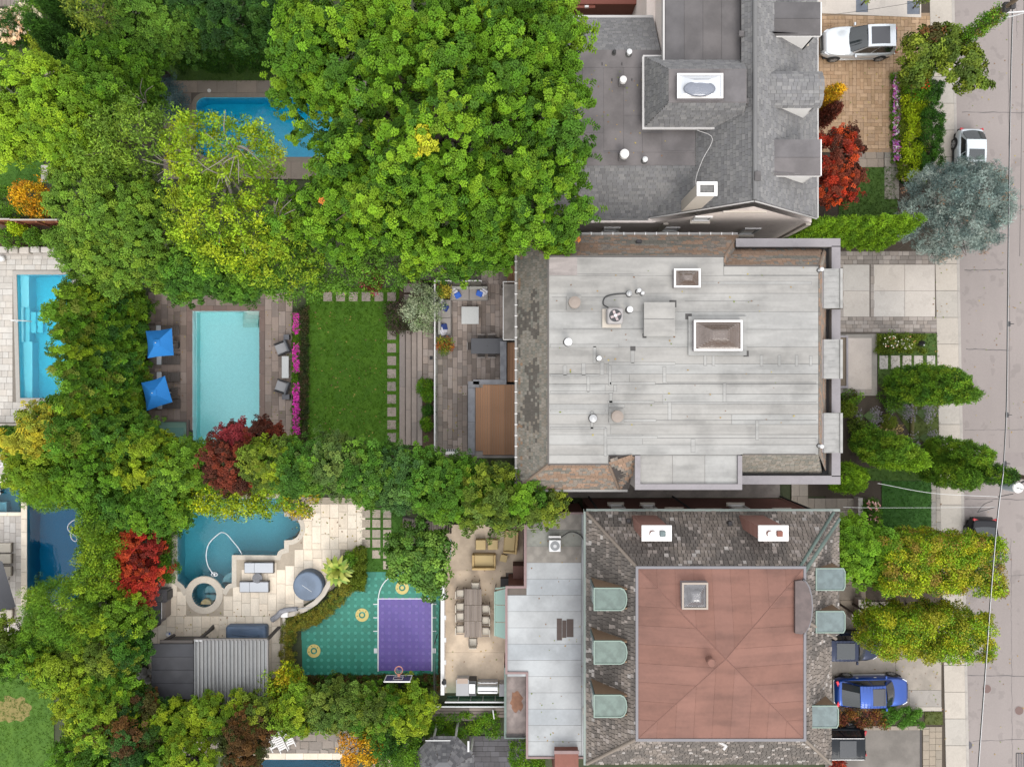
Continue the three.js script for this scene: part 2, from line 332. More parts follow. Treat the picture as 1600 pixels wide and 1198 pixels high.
function pool(name, label, pts, { depth = 1.5, plaster, water, dist = 3, top = -0.1, rim = 0.02, group }) {
  const c = pts.reduce((s, p) => [s[0] + p[0] / pts.length, s[1] + p[1] / pts.length], [0, 0]);
  const t = thing(name, label, 'pool', [c[0], -depth, c[1]], group);
  const pm = mat(plaster, { rough: 0.8, map: [T.fine, 2] });
  part(t, 'floor', sheet(offsetPoly(pts, 0.02), -depth), pm);
  const cx = c[0], cz = c[1];
  part(t, 'side_wall', pts.map((p, i) => { const q = pts[(i + 1) % pts.length]; return face([[p[0], -depth, p[1]], [q[0], -depth, q[1]], [q[0], rim, q[1]], [p[0], rim, p[1]]], [cx - p[0], 0, cz - p[1]]); }), pm);
  const wm = new THREE.MeshPhysicalMaterial({ roughness: 0.02, transmission: 1, thickness: 1, ior: 1.33, attenuationColor: new THREE.Color().setRGB(...water), attenuationDistance: dist });
  wm.bumpMap = tx(T.ripple, 1.7); wm.bumpScale = 0.02;
  part(t, 'water', prism(offsetPoly(pts, 0.012), -depth - 0.03, top), wm);
  return t;
}
{
  const t = pool('swimming_pool', 'pale turquoise rectangular pool beside the blue parasols', POOL.main, { depth: 1.5, plaster: [0.84, 0.9, 0.9], water: [0.48, 0.96, 0.99], dist: 2.9 });
  const st = mat([0.589, 0.684, 0.627], { rough: 0.8, map: [T.fine, 2] });
  for (let k = 0; k < 4; k++) part(t, 'step', pbox(385 - k * 1.2, 486.3, 404.7, 492 + k * 6.5, -1.5, -0.28 - k * 0.3), st);
  part(t, 'bench', pbox(300.8, 487, 309, 703.5, -1.5, -0.75), mat([0.55, 0.74, 0.72], { rough: 0.8 }));
  const l = pool('lap_pool', 'vivid azure pool with entry steps on the white stone deck', POOL.lap, { depth: 1.6, plaster: [0.2, 0.66, 0.78], water: [0.2, 0.88, 0.98], dist: 2.6 });
  const ls = mat([0.3, 0.68, 0.76], { rough: 0.8 });
  part(l, 'bench', pbox(26.5, 429.4, 46, 480, -1.6, -0.45), ls); part(l, 'bench', pbox(30, 534, 52, 621.5, -1.6, -0.6), ls);
  part(l, 'step', pbox(28, 480, 37, 534, -1.6, -0.35), ls); part(l, 'step', pbox(37, 480, 48, 534, -1.6, -0.7), ls); part(l, 'step', pbox(51, 488, 59, 520, -1.6, -0.95), ls); part(l, 'step', pbox(62, 488, 71, 520, -1.6, -1.2), ls);
  pool('dark_pool', 'deep blue pool with a white hose floating, by cream loungers', POOL.west, { depth: 1.9, plaster: [0.04, 0.24, 0.34], water: [0.2, 0.72, 0.9], dist: 2.2 });
  const ws = pool('square_spa', 'small square spa tub next to the deep blue pool', POOL.westSpa, { depth: 0.9, plaster: [0.05, 0.17, 0.22], water: [0.3, 0.75, 0.88], dist: 2.5 });
  part(ws, 'bench', pbox(-12, 784, 11, 799.5, -0.9, -0.4), mat([0.1, 0.26, 0.32], { rough: 0.8 }));
  pool('shaded_pool', 'bright blue pool with rounded corners half hidden under the maple', POOL.north, { depth: 1.6, plaster: [0.12, 0.62, 0.78], water: [0.15, 0.85, 0.98], dist: 2.4 });
  const g = pool('freeform_pool', 'teal freeform pool with scalloped corners and a curved hose', POOL.garden, { depth: 1.6, plaster: [0.25, 0.41, 0.46], water: [0.32, 0.84, 0.93], dist: 2.6 });
  const gs = mat([0.2, 0.33, 0.36], { rough: 0.8 }), sand = mat([0.5, 0.36, 0.18], { rough: 0.85 });
  for (let k = 0; k < 3; k++) part(g, 'step', prism(arc(X(460 - k * 5), Z(825), 0.42 + k * 0.2, Math.PI * 0.5, -Math.PI * 0.5, 12).concat(arc(X(466), Z(825), 0.45, -0.5, 0.5, 3)), -1.6, -0.22 - k * 0.28), k ? gs : sand);
  part(g, 'step', prism([...arc(...P(360, 913), 0.72, Math.PI * 1.02, Math.PI * 1.5, 8), [X(362.6), Z(912)]], -1.6, -0.5), gs);
  const s = pool('round_spa', 'round spa set in a pale stone ring', POOL.gardenSpa, { depth: 1.0, plaster: [0.1, 0.22, 0.27], water: [0.3, 0.78, 0.88], dist: 3, top: -0.02, rim: 0.1 });
  part(s, 'step', prism(arc(...P(320, 945), 0.36, Math.PI, 2 * Math.PI, 10), -1, -0.18), sand);
  part(s, 'bench', prism(arc(...P(326, 926), 0.42, Math.PI * 0.95, Math.PI * 2.05, 12), -1, -0.45), gs);
  part(s, 'bench', prism(arc(...P(326, 932), 0.4, 0, Math.PI, 10), -1, -0.55), gs);
  pool('hidden_pool', 'dark pool edged by flagstones beyond the orange shrub', POOL.south, { depth: 1.7, plaster: [0.015, 0.1, 0.14], water: [0.2, 0.7, 0.85], dist: 2.4 });
}

// the street
const kerbU = (v) => 1489 + (v - 10) * 0.0192, walkU = (v) => 1452 + (v - 10) * 0.0212;
structure('road', sheet([P(kerbU(-400), -400), P(2100, -400), P(2100, 1700), P(kerbU(1700), 1700)], 0.004), MT.road, 'worn pale grey concrete and asphalt street', 'road');
{
  const k = paving('kerb', 'pale concrete kerb along the street', [X(1500), 0, 0], 'kerb'), w = paving('sidewalk', 'pale concrete footpath slabs along the street', [X(1480), 0, 0], 'sidewalk');
  for (let v = -46, i = 0; v < 1260; v += 41.7, i++) {
    const a = v, b = v + 41.7, e = 0.35;
    part(w, 'slab', prism([P(walkU(a), a + e), P(kerbU(a) - 3, a + e), P(kerbU(b) - 3, b - e), P(walkU(b), b - e)], 0, 0.13 + (i % 3) * 0.002), MT.walk[i % 4]);
    part(k, 'kerbstone', prism([P(kerbU(a) - 2.7, a + 0.15), P(kerbU(a) + 1.6, a + 0.15), P(kerbU(b) + 1.6, b - 0.15), P(kerbU(b) - 2.7, b - 0.15)], 0, 0.122), MT.kerb);
  }
  part(w, 'bedding', prism([P(walkU(-46) + 0.2, -46), P(kerbU(-46), -46), P(kerbU(1260), 1260), P(walkU(1260) + 0.2, 1260)], 0, 0.09), MT.jointPale);
  // cracks and sealed joints in the road surface
  const crack = (pts, wpx, label, m = MT.crack) => {
    const l = [], r = []; pts.forEach(([u, v], i) => { const a = pts[Math.max(0, i - 1)], b = pts[Math.min(pts.length - 1, i + 1)], dx = b[0] - a[0], dy = b[1] - a[1], n = Math.hypot(dx, dy), k = wpx / 2 * (0.6 + 0.8 * hash2(i, Math.round(u), 3)); l.push(P(u - dy / n * k, v + dx / n * k)); r.unshift(P(u + dy / n * k, v - dx / n * k)); });
    return single('road_crack', label, 'crack', sheet([...l, ...r], 0.009), m, 'cracks and joints in the road', 'structure');
  };
  const wob = (u0, v0, u1, v1, n, a, s) => Array.from({ length: n + 1 }, (_, i) => [u0 + (u1 - u0) * i / n + a * (hash2(i, s, 1) - 0.5), v0 + (v1 - v0) * i / n + a * (hash2(i, s, 2) - 0.5)]);
  for (const [u0, v0, u1, v1, w2] of [[1494, 45, 1556, 46, 0.9], [1503, 175, 1620, 176, 1.1], [1507, 422, 1572, 421, 1.2], [1510, 545, 1577, 547, 1.2], [1508, 672, 1600, 671, 0.6], [1508, 779, 1620, 781, 1], [1510, 1055, 1640, 1056, 1.1], [1520, 1158, 1620, 1154, 0.7], [1576, 899, 1640, 897, 0.6], [1516, 726, 1580, 727, 0.5]])
    crack(wob(u0, v0, u1, v1, 14, 1.4, v0), w2, 'thin dark crack across the street surface');
  for (const [u0, v0, u1, v1, w2] of [[1576, -40, 1578, 700, 0.6], [1580, 840, 1583, 1240, 0.5], [1588, -40, 1590, 60, 0.5]]) crack(wob(u0, v0, u1, v1, 60, 1.6, u1), w2, 'long wavering crack running along the street');
  single('road_patch', 'slightly darker patch of asphalt by the columnar cypresses', 'patch', sheet(PX([[1507, 708], [1700, 706], [1700, 729], [1507, 728]]), 0.007), MT.roadPatch, null, 'structure');
  for (const [u, v, m, l] of [[1542.6, 1076, MT.manhole, 'rust red round manhole cover under the overhead cable'], [1593, 1110, MT.manhole, 'faded red manhole cover far from the kerb'], [1513, 1164, MT.manholeDark, 'dark grey manhole cover close to the kerb']]) {
    const t = thing('manhole_cover', l, 'manhole', [X(u), 0, Z(v)]);
    own(t, 'frame', cyl(0, 0, 0.012, 0, 0.33, 0.33, 20), MT.roadPatch); own(t, 'lid', cyl(0, 0.012, 0.018, 0, 0.28, 0.28, 20), m);
  }
  const gr = thing('storm_drain', 'square iron storm drain grate in the street', 'drain', [X(1600), 0, Z(1188)]);
  own(gr, 'frame', [cbox(0, 0.008, -0.5, 1, 0.016, 0.06), cbox(0, 0.008, 0.5, 1, 0.016, 0.06), cbox(-0.5, 0.008, 0, 0.06, 0.016, 1)], MT.gutterDark);
  for (let i = 0; i < 7; i++) own(gr, 'bar', cbox(-0.36 + i * 0.12, 0.008, 0, 0.05, 0.016, 0.94), MT.manholeDark);
}
// front yards, one low step above the road
structure('front_yard_soil', prism([P(1276, -60), P(walkU(-60), -60), P(walkU(1260), 1260), P(1290, 1260), P(1290, 775), P(1240, 775), P(1240, 345), P(1276, 345)], -0.01, 0.075), MT.soil, 'dark garden soil of the front yards', 'soil');
const turf = (c) => mat(c, { rough: 1, map: [T.grass, 3.1], bump: [T.fine, 0.8, 0.02] });
const lawnMats = { lush: turf([0.078, 0.19, 0.01]), mid: turf([0.06, 0.125, 0.018]), dry: turf([0.1, 0.12, 0.03]) };
const lawns = [];
function lawn(name, label, pts, y, m, density = 60) { const o = structure(name, prism(pts, y - 0.04, y), m, label, 'lawn'); lawns.push([pts, y, m.color, density, label]); return o; }
lawn('lawn', 'striped lush lawn between the pool and the garden steps', PX([[478, 450], [624, 450], [624, 696], [478, 696]]), 0.05, lawnMats.lush, 75);
lawn('front_lawn', 'small front lawn below the crimson maple', PX([[1312, 262], [1400, 262], [1402, 338], [1310, 340]]), 0.12, lawnMats.mid, 50);
lawn('front_lawn', 'deep green rectangular front lawn beside the stone walk', PX([[1377, 751], [1454, 751], [1455, 840], [1377, 840]]), 0.12, turf([0.035, 0.115, 0.014]), 60);
lawn('grass_strip', 'faded narrow grass strip between the cypresses', PX([[1330, 730], [1448, 732], [1448, 750], [1330, 751]]), 0.12, lawnMats.mid, 50);
lawn('stepping_stone_grass', 'grass around the entrance stepping stones and flower bed', PX([[1371, 521], [1464.5, 521], [1466, 600], [1371, 600]]), 0.12, turf([0.065, 0.12, 0.02]), 50);
lawn('grass_verge', 'olive grass verge beside the lavender and footpath', PX([[1371, 600], [1466, 600], [1468, 690], [1430, 690]]), 0.11, turf([0.08, 0.11, 0.022]), 40);
lawn('back_lawn', 'worn bright lawn with a tan bare patch', PX([[-30, 1060], [84, 1060], [84, 1230], [-30, 1230]]), 0.05, turf([0.07, 0.16, 0.014]), 45);
lawn('back_lawn', 'small bright green lawn by the orange shrub', PX([[-20, 250], [68, 250], [68, 292], [-20, 292]]), 0.05, turf([0.06, 0.16, 0.012]), 45);
lawn('poolside_lawn', 'shaded strip of lawn beyond the half hidden pool', PX([[250, 88], [425, 88], [425, 128], [250, 128]]), 0.05, lawnMats.mid, 45);
lawn('paved_grass', 'grass filling the grid of square stepping stones', PX([[563, 793], [632, 793], [632, 893], [571, 893], [571, 858], [563, 858]]), 0.06, turf([0.05, 0.14, 0.013]), 55);
single('bare_patch', 'tan dried out patch in the worn lawn', 'patch', sheet([...arc(...P(22, 1108), 1.05, 0, Math.PI * 1.93, 26)].map(([x, z], i) => { const k = 0.75 + 0.5 * hash2(i, 4, 8), cx = X(22), cz = Z(1108); return [cx + (x - cx) * k * 1.15, cz + (z - cz) * k * 0.9]; }), 0.056), mat([0.2, 0.165, 0.055], { rough: 1, map: [T.grit, 0.8] }), null, 'structure');

// the pool terrace of the middle garden
{
  const d = paving('pool_deck', 'brown grey stone paving around the turquoise pool', [X(350), 0, Z(590)]);
  part(d, 'bedding', prism(PX([[231, 456], [457, 456], [457, 716], [231, 716]]), -0.02, 0.034, [offsetPoly(POOL.main, 0.1)]), MT.joint);
  lay(d, 'paver', [prect(232, 457, 291.5, 716)], 0.06, 0.05, 0.46, [0.62, 0.8, 0.95], 'z', MT.deckStone);
  lay(d, 'paver', [prect(291.5, 457, 414, 477.5)], 0.06, 0.05, 0.44, [0.6, 0.9], 'x', MT.deckStone);
  lay(d, 'paver', [prect(414, 457, 457, 716)], 0.06, 0.05, 0.42, [0.5, 0.75, 1.0], 'z', vary([0.27, 0.214, 0.182], 7, 0.28, stoneOpt));
  lay(d, 'coping_stone', [prect(291.5, 477.5, 414, 486.2), prect(291.5, 704, 414, 713)], 0.068, 0.06, 0.4, [0.9, 1.1], 'x', vary([0.19, 0.135, 0.115], 4, 0.1, stoneOpt));
  lay(d, 'coping_stone', [prect(291.5, 486.2, 300.6, 704), prect(405, 486.2, 414, 704)], 0.068, 0.06, 0.4, [0.9, 1.1], 'z', vary([0.19, 0.135, 0.115], 4, 0.1, stoneOpt));
  const t = thing('raised_spa', 'raised rectangular spa with pale green water by the pool corner', 'spa', [X(266), 0, Z(677)]);
  const rim = mat([0.14, 0.11, 0.1], { rough: 0.85, map: [T.grit, 1] });
  part(t, 'rim', prism(PX([[238, 656], [294, 656], [294, 708], [238, 708]], 0.3), 0.05, 0.3, [PX([[241, 659], [291, 659], [291, 705], [241, 705]], 0.3)]), rim);
  part(t, 'bench', pbox(241, 659, 291, 705, 0.05, 0.1), mat([0.36, 0.5, 0.42], { rough: 0.8 }));
  part(t, 'seat_well', pbox(256, 668, 287, 690, 0.1, 0.12), mat([0.26, 0.44, 0.4], { rough: 0.8 }));
  const wm = new THREE.MeshPhysicalMaterial({ roughness: 0.03, transmission: 1, thickness: 1, ior: 1.33, attenuationColor: new THREE.Color().setRGB(0.55, 0.92, 0.88), attenuationDistance: 1 });
  part(t, 'water', pbox(240.5, 658.5, 291.5, 705.5, 0.06, 0.25), wm);
  part(t, 'spillway', pbox(292, 672, 299.5, 690, 0.05, 0.2), MT.gutterDark);
}
// stepping stones, garden steps, raised terrace
{
  const spots = [];
  for (let i = 0; i < 9; i++) spots.push([605, 516.5 + i * 20, 618.5, 530.5 + i * 20]);
  for (let i = 0; i < 6; i++) spots.push([505 + i * 20, 456.5, 518.5 + i * 20, 470.5]);
  spots.forEach(([a, b, c, e], i) => single('stepping_stone', i < 9 ? 'square stepping stone along the foot of the garden steps' : 'square stepping stone along the shady end of the lawn', 'stepping stone', pbox(a, b, c, e, 0.01, 0.075), MT.stepStone[i % 4], i < 9 ? 'stones beside the garden steps' : 'stones along the shady lawn edge'));
  const g = [];
  const xs = [565, 581, 598], ys = [796, 811, 827, 842, 859, 876];
  xs.forEach((u, i) => ys.forEach((v, j) => { if ((i === 0 && j > 3) || (i === 1 && j > 4)) return; g.push([u, v]); }));
  g.forEach(([u, v], i) => single('stepping_stone', 'square paving stone in the grid on the grass by the court', 'stepping stone', pbox(u + 0.5, v + 0.6, u + 13, v + 13.2, 0.02, 0.085), vary([0.36, 0.305, 0.245], 3, 0.08, stoneOpt)[i % 3], 'grid of stones between the pool deck and the court'));
  const st = thing('garden_steps', 'broad stone garden steps rising from the lawn to the terrace', 'steps', [X(642), 0, Z(605)]);
  const sm2 = vary([0.306, 0.254, 0.222], 4, 0.1, stoneOpt);
  [[624, 634.5, 0.26], [634, 643.5, 0.5], [643, 652.5, 0.74], [652, 661, 0.98]].forEach(([a, b, h], i) => {
    const cuts = [[516, 604, 696], [516, 560, 640, 696], [516, 590, 660, 696], [516, 580, 696]][i];
    part(st, 'riser', pbox(a + 0.3, 516.2, b + 0.3, 695.8, 0, h - 0.07), MT.joint);
    for (let k = 0; k + 1 < cuts.length; k++) part(st, 'tread', pbox(a, cuts[k] + 0.2, b - 1.5, cuts[k + 1] - 0.2, h - 0.068, h), sm2[(i + k) % 4]);
  });
  const ns = thing('side_steps', 'flight of dark stone steps below the maple branches', 'steps', [X(700), 0, Z(428)]);
  for (let i = 0; i < 10; i++) part(ns, 'tread', pbox(655 + i * 10, 414, 664.5 + i * 10, 437, 0, 0.2 + i * 0.1), vary([0.15, 0.125, 0.11], 4, 0.2, stoneOpt)[i % 4]);
  const bed = structure('planting_bed', pbox(660, 516, 678, 714, 0, 1.0), MT.mulch, 'planting bed along the foot of the white terrace rail', 'bed');
  const pv = paving('bed_path', 'short strip of stone paving inside the planting bed', [X(668, 1.04), 1, Z(560, 1.04)]);
  lay(pv, 'paver', [prect(660.5, 470, 677, 592, 1.04)], 1.04, 0.3, 0.36, [0.5, 0.7], 'z', MT.bluestone);
  structure('upper_landing', pbox(624, 438, 660, 516, 0, 0.3), MT.mulch, 'mulched bed below the pale shrub', 'bed');
  for (const [a, b, c, e] of [[631, 443, 648, 457], [631, 460, 643, 475]]) single('landing_stone', 'stone slab on the mulched bed by the side steps', 'stepping stone', pbox(a, b, c, e, 0.3, 0.34), MT.stepStone[1], 'landing stones by the side steps');

  const y = 1.2, tr = paving('terrace', 'raised stone paved terrace behind the large flat roofed house', [X(740, y), 0, Z(575, y)], 'terrace');
  part(tr, 'retaining_wall', pbox(677.5, 438, 806, 714, 0, y - 0.06), MT.joint);
  lay(tr, 'paver', [prect(684, 444, 730, 705, y), prect(730, 444, 788, 600, y), prect(754, 402, 788, 444, y)], y, 0.07, 0.325, [0.4, 0.55, 0.7, 0.85], 'z', MT.bluestone, { gap: 0.018 });
  lay(tr, 'edge_stone', [prect(680.5, 444, 684, 705, y), prect(684, 705, 731, 713, y)], y + 0.004, 0.07, 0.15, [0.9, 1.2], 'z', vary([0.27, 0.24, 0.203], 4, 0.1, stoneOpt));
  lay(tr, 'wall_cap', [prect(684, 440, 752, 447, y)], y + 0.02, 0.09, 0.3, [1.2], 'x', vary([0.3, 0.27, 0.22], 4, 0.1, stoneOpt));
  part(tr, 'wall_cap', pbox(752, 414, 762, 444, 0, y + 0.01), MT.stepStone[0]);
}
// travertine deck of the freeform pool
{
  const d = paving('travertine_deck', 'cream travertine deck around the freeform pool and spa', [X(400), 0, Z(900)]);
  part(d, 'bedding', prism(PX([[268, 778], [571, 778], [571, 858], [520, 920], [441, 962], [441, 1060], [232, 1060], [232, 938], [250, 908], [268, 908]]), -0.02, 0.05, [offsetPoly(POOL.garden, 0.1), offsetPoly(POOL.gardenSpa, 0.1)]), mat([0.355, 0.301, 0.235], { rough: 0.9, map: [T.grit, 2] }));
  const sk = hits([offsetPoly(POOL.garden, 0.1), offsetPoly(POOL.gardenSpa, 0.42), PX([[460, 978], [535, 905], [560, 880], [600, 850], [600, 1100], [441, 1100], [441, 966]])]);
  lay(d, 'paver', [prect(446, 787, 571, 858), prect(446, 858, 532, 962), prect(364, 868, 446, 962), prect(233, 910, 364, 962), prect(233, 962, 438, 1058)], 0.075, 0.05, 0.6, [0.95, 1.15, 1.3], 'z', MT.travertine, { skip: sk, gap: 0.022 });
  const co = vary([0.496, 0.438, 0.364], 3, 0.04, { rough: 0.85, map: [T.grit, 3] });
  part(d, 'coping', prism(offsetPoly(POOL.garden, 0.3), 0.03, 0.085, [offsetPoly(POOL.garden, -0.02)]), co[0]);
  part(d, 'spa_ring', prism(arc(...P(319.6, 929), 1.27, 0, Math.PI * 2 * 35 / 36, 35), -0.3, 0.12, [arc(...P(319.6, 929), 0.83, 0, Math.PI * 2 * 35 / 36, 35)]), co[1]);
  part(d, 'side_coping', pbox(268.5, 780, 274, 908, 0, 0.09), co[2]);
}
// white stone deck of the azure pool, stone deck of the deep blue pool, concrete deck of the half hidden pool, flagstones in the south
{
  const d = paving('white_stone_deck', 'white stone deck around the azure pool', [X(30), 0, Z(520)]);
  part(d, 'bedding', prism(PX([[-40, 396], [140, 396], [140, 664], [-40, 664]]), -0.02, 0.04, [offsetPoly(POOL.lap, 0.1)]), MT.jointPale);
  lay(d, 'paver', [prect(-40, 397, 130, 422), prect(-40, 422, 20, 628), prect(-40, 628, 130, 660)], 0.065, 0.05, 0.42, [0.4, 0.6, 0.75], 'x', vary([0.454, 0.42, 0.378], 6, 0.12, { rough: 0.9, map: [T.grit, 2] }));
  part(d, 'coping', prism(offsetPoly(POOL.lap, 0.26), 0.03, 0.08, [offsetPoly(POOL.lap, -0.01)]), mat([0.338, 0.317, 0.287], { rough: 0.9, map: [T.grit, 2] }));
  const w = paving('lounger_deck', 'pale stone deck holding the cream loungers', [X(20), 0, Z(870)]);
  part(w, 'bedding', prism(PX([[-40, 690], [140, 690], [140, 992], [-40, 992]]), -0.02, 0.035, [offsetPoly(POOL.west, 0.1), offsetPoly(POOL.westSpa, 0.1)]), MT.jointPale);
  lay(w, 'paver', [prect(-40, 806, 34, 992), prect(34, 952, 60, 992)], 0.06, 0.05, 0.42, [0.45, 0.7], 'z', MT.paleStone);
  lay(w, 'paver', [prect(-40, 692, 40, 752)], 0.06, 0.05, 0.42, [0.5, 0.75], 'x', MT.paleStone);
  lay(w, 'coping_stone', [prect(33, 770, 42.4, 952)], 0.068, 0.06, 0.4, [0.9], 'z', MT.travertine); lay(w, 'coping_stone', [prect(42, 944.5, 128, 952)], 0.068, 0.06, 0.35, [0.9], 'x', MT.travertine);
  lay(w, 'coping_stone', [prect(-40, 800, 33, 806), prect(-40, 747, 33, 754)], 0.068, 0.06, 0.3, [0.9], 'x', MT.travertine);
  const n = paving('concrete_deck', 'weathered concrete deck around the half hidden pool', [X(400), 0, Z(190)]);
  part(n, 'bedding', prism(PX([[255, 124], [580, 124], [580, 280], [255, 280]]), -0.02, 0.04, [offsetPoly(POOL.north, 0.12)]), MT.joint);
  const cs = vary([0.247, 0.204, 0.166], 4, 0.1, { rough: 0.9, map: [T.stain, 2] });
  lay(n, 'slab', [prect(256, 126, 580, 145)], 0.06, 0.05, 0.85, [1.35], 'x', cs); lay(n, 'slab', [prect(256, 145, 299, 280)], 0.06, 0.05, 0.9, [1.6], 'z', cs); lay(n, 'slab', [prect(299, 252, 580, 280), prect(557, 145, 580, 252)], 0.06, 0.05, 1, [1.4], 'x', cs);
  part(n, 'coping', prism(offsetPoly(POOL.north, 0.3), 0.03, 0.075, [offsetPoly(POOL.north, -0.01)]), mat([0.238, 0.203, 0.164], { rough: 0.9, map: [T.grit, 1.5] }));
  const f = paving('flagstone_patio', 'irregular flagstone patio with white loungers', [X(450), 0, Z(1160)]);
  part(f, 'bedding', pbox(270, 1120, 560, 1183, -0.02, 0.03), MT.jointPale);
  const fm = vary([0.238, 0.203, 0.175], 6, 0.2, stoneOpt);
  for (let v = 1122; v < 1172; v += 12) for (let u = 275 + rr(0, 8); u < 545;) { const w2 = rr(11, 22), k = () => rr(-2, 2), q = PX([[u + 0.5 + k() * 0.3, v + k()], [u + w2 - 0.8 + k() * 0.3, v + k()], [u + w2 - 0.8 + k() * 0.3, v + 11.3 + k()], [u + 0.5 + k() * 0.3, v + 11.3 + k()]]); if (inside(PX([[272, 1120], [555, 1120], [555, 1175], [272, 1175]]), ...q[0])) part(f, 'flagstone', prism(q, 0, 0.05 + rr(0, 0.006)), pick(fm)); u += w2; }
  lay(f, 'coping_stone', [prect(380, 1176, 535, 1186)], 0.065, 0.07, 0.42, [1.0, 1.2], 'x', MT.travertine);
}
// front of the middle house: concrete drive, porch, walks
{
  const t = 0.125, d = paving('concrete_driveway', 'pale concrete driveway slabs framed by grey pavers', [X(1400), 0, Z(455)], 'driveway');
  part(d, 'bedding', prism(PX([[1311, 392], [walkU(455), 392], [walkU(455), 521], [1311, 521]]), 0, 0.1), MT.joint);
  [[1318, 413.4, 1359, 454], [1318, 454.4, 1359, 494.6], [1366, 413.4, 1414, 454], [1414.5, 413.4, 1461.2, 454], [1366, 454.4, 1414, 494.6], [1414.5, 454.4, 1461.4, 494.6]].forEach(([a, b, c, e], i) => part(d, 'slab', pbox(a, b, c, e, 0.05, t), MT.concrete[i % 4]));
  lay(d, 'paver', [prect(1312, 393, 1461, 413), prect(1312, 495, 1463, 519)], t, 0.06, 0.29, [0.29, 0.45, 0.58], 'x', MT.drivePaver);
  lay(d, 'paver', [prect(1359.3, 413, 1365.7, 495)], t, 0.06, 0.28, [0.4, 0.55], 'z', MT.drivePaver); lay(d, 'paver', [prect(1312, 413, 1317.5, 495)], t, 0.06, 0.24, [0.4], 'z', MT.drivePaver);
  const p = paving('porch', 'raised concrete porch landing at the front door', [X(1345), 0, Z(565)], 'porch');
  part(p, 'step', pbox(1311, 521.5, 1371, 618, 0.05, 0.27), mat([0.24, 0.219, 0.192], { rough: 0.9, map: [T.stain, 2] }));
  part(p, 'landing', pbox(1311, 522.5, 1363, 614, 0.05, 0.42), mat([0.204, 0.186, 0.165], { rough: 0.9, map: [T.stain, 2] }));
  part(p, 'slab', pbox(1326, 528, 1362.5, 608, 0.05, 0.434), mat([0.38, 0.335, 0.3], { rough: 0.9, map: [T.stain, 2.4] }));
  lay(p, 'edge_paver', [prect(1326, 608.4, 1362.5, 614, 0.43)], 0.434, 0.05, 0.22, [0.6, 0.8], 'x', MT.drivePaver);
  const tr = thing('trough_planter', 'long narrow planter trough with metal rim beside the porch', 'planter', [X(1319), 0.4, Z(565)]);
  part(tr, 'rim', prism(PX([[1312, 524], [1326, 524], [1326, 606], [1312, 606]], 0.75), 0.42, 0.75, [PX([[1314, 527], [1323, 527], [1323, 603], [1314, 603]], 0.75)]), MT.capMetal);
  part(tr, 'soil', pbox(1314, 527, 1323, 603, 0.42, 0.68), mat([0.14, 0.11, 0.08], { rough: 1, map: [T.grit, 0.5] }));
  [[1373, 1386.5], [1391, 1405], [1409, 1423], [1427, 1441], [1447, 1460]].forEach(([a, b], i) => single('stepping_stone', 'entrance stepping stone below the flower bed', 'stepping stone', clean(new RoundedBoxGeometry(X(b) - X(a), 0.07, 0.92, 2, 0.03).translate((X(a) + X(b)) / 2, 0.115, Z(566))), MT.concrete[i % 4], 'entrance stepping stones'));
  // walks of the south front yard
  const s = paving('stone_walk', 'square stone walk slabs between the two houses', [X(1290), 0, Z(790)], 'path');
  lay(s, 'slab', [prect(1236, 756, 1262, 812), prect(1262, 778, 1343, 815)], t, 0.1, 0.75, [0.75, 0.95], 'x', vary([0.306, 0.265, 0.22], 5, 0.18, stoneOpt));
  lay(s, 'slab', [prect(1454, 751, 1469.5, 850)], t, 0.1, 0.33, [0.8], 'z', vary([0.252, 0.231, 0.203], 4, 0.1, stoneOpt));
  lay(s, 'slab', [prect(1295, 890, 1352, 960)], t, 0.1, 0.9, [1.2], 'x', vary([0.232, 0.191, 0.15], 4, 0.12, stoneOpt));
  const dr = paving('stained_driveway', 'stained tan concrete driveway under the blue car', [X(1385), 0, Z(1040)], 'driveway');
  part(dr, 'slab', pbox(1292, 940, 1400, 1078, 0.05, t), MT.driveOld); part(dr, 'slab', pbox(1400.5, 960, 1471.5, 1078, 0.05, t), MT.driveOld);
  part(dr, 'slab', pbox(1292, 1078.5, 1421, 1111, 0.05, t - 0.003), mat([0.252, 0.222, 0.192], { rough: 0.9, map: [T.stain, 3] })); part(dr, 'slab', pbox(1421.5, 1078.5, 1471.5, 1104, 0.05, t - 0.001), mat([0.255, 0.232, 0.209], { rough: 0.9, map: [T.stain, 3] }));
  part(dr, 'slab', pbox(1421.5, 1104.5, 1472, 1111, 0.05, t), MT.walk[1]);
  const ad = paving('asphalt_driveway', 'grey asphalt driveway bordered by tan pavers', [X(1385), 0, Z(1180)], 'driveway');
  part(ad, 'surface', pbox(1290, 1140, 1438, 1260, 0.05, t - 0.01), MT.asphalt);
  lay(ad, 'edge_paver', [prect(1441, 1134, 1471, 1260)], t, 0.06, 0.42, [0.42, 0.6], 'z', vary([0.248, 0.208, 0.161], 4, 0.1, stoneOpt));
  lay(ad, 'edge_paver', [prect(1311, 1133, 1441, 1139.5)], t, 0.06, 0.26, [0.6], 'x', vary([0.26, 0.217, 0.174], 4, 0.1, stoneOpt));
  part(ad, 'trim', pbox(1438.2, 1140, 1440.8, 1260, 0.05, t + 0.004), MT.gutterDark);
  for (const [a, b, c, e] of [[1341.6, 778, 1348.5, 836]]) single('garden_wall', 'low pale stone garden wall beside the pink flower bush', 'wall', pbox(a, b, c, e, 0, 0.75), MT.concrete[0]);
  single('garden_wall', 'pale stone L shaped garden wall by the dark blue car', 'wall', [pbox(1342, 937, 1353.5, 967, 0, 0.7), pbox(1331, 960, 1342, 967, 0, 0.7)], MT.concrete[1]);
}
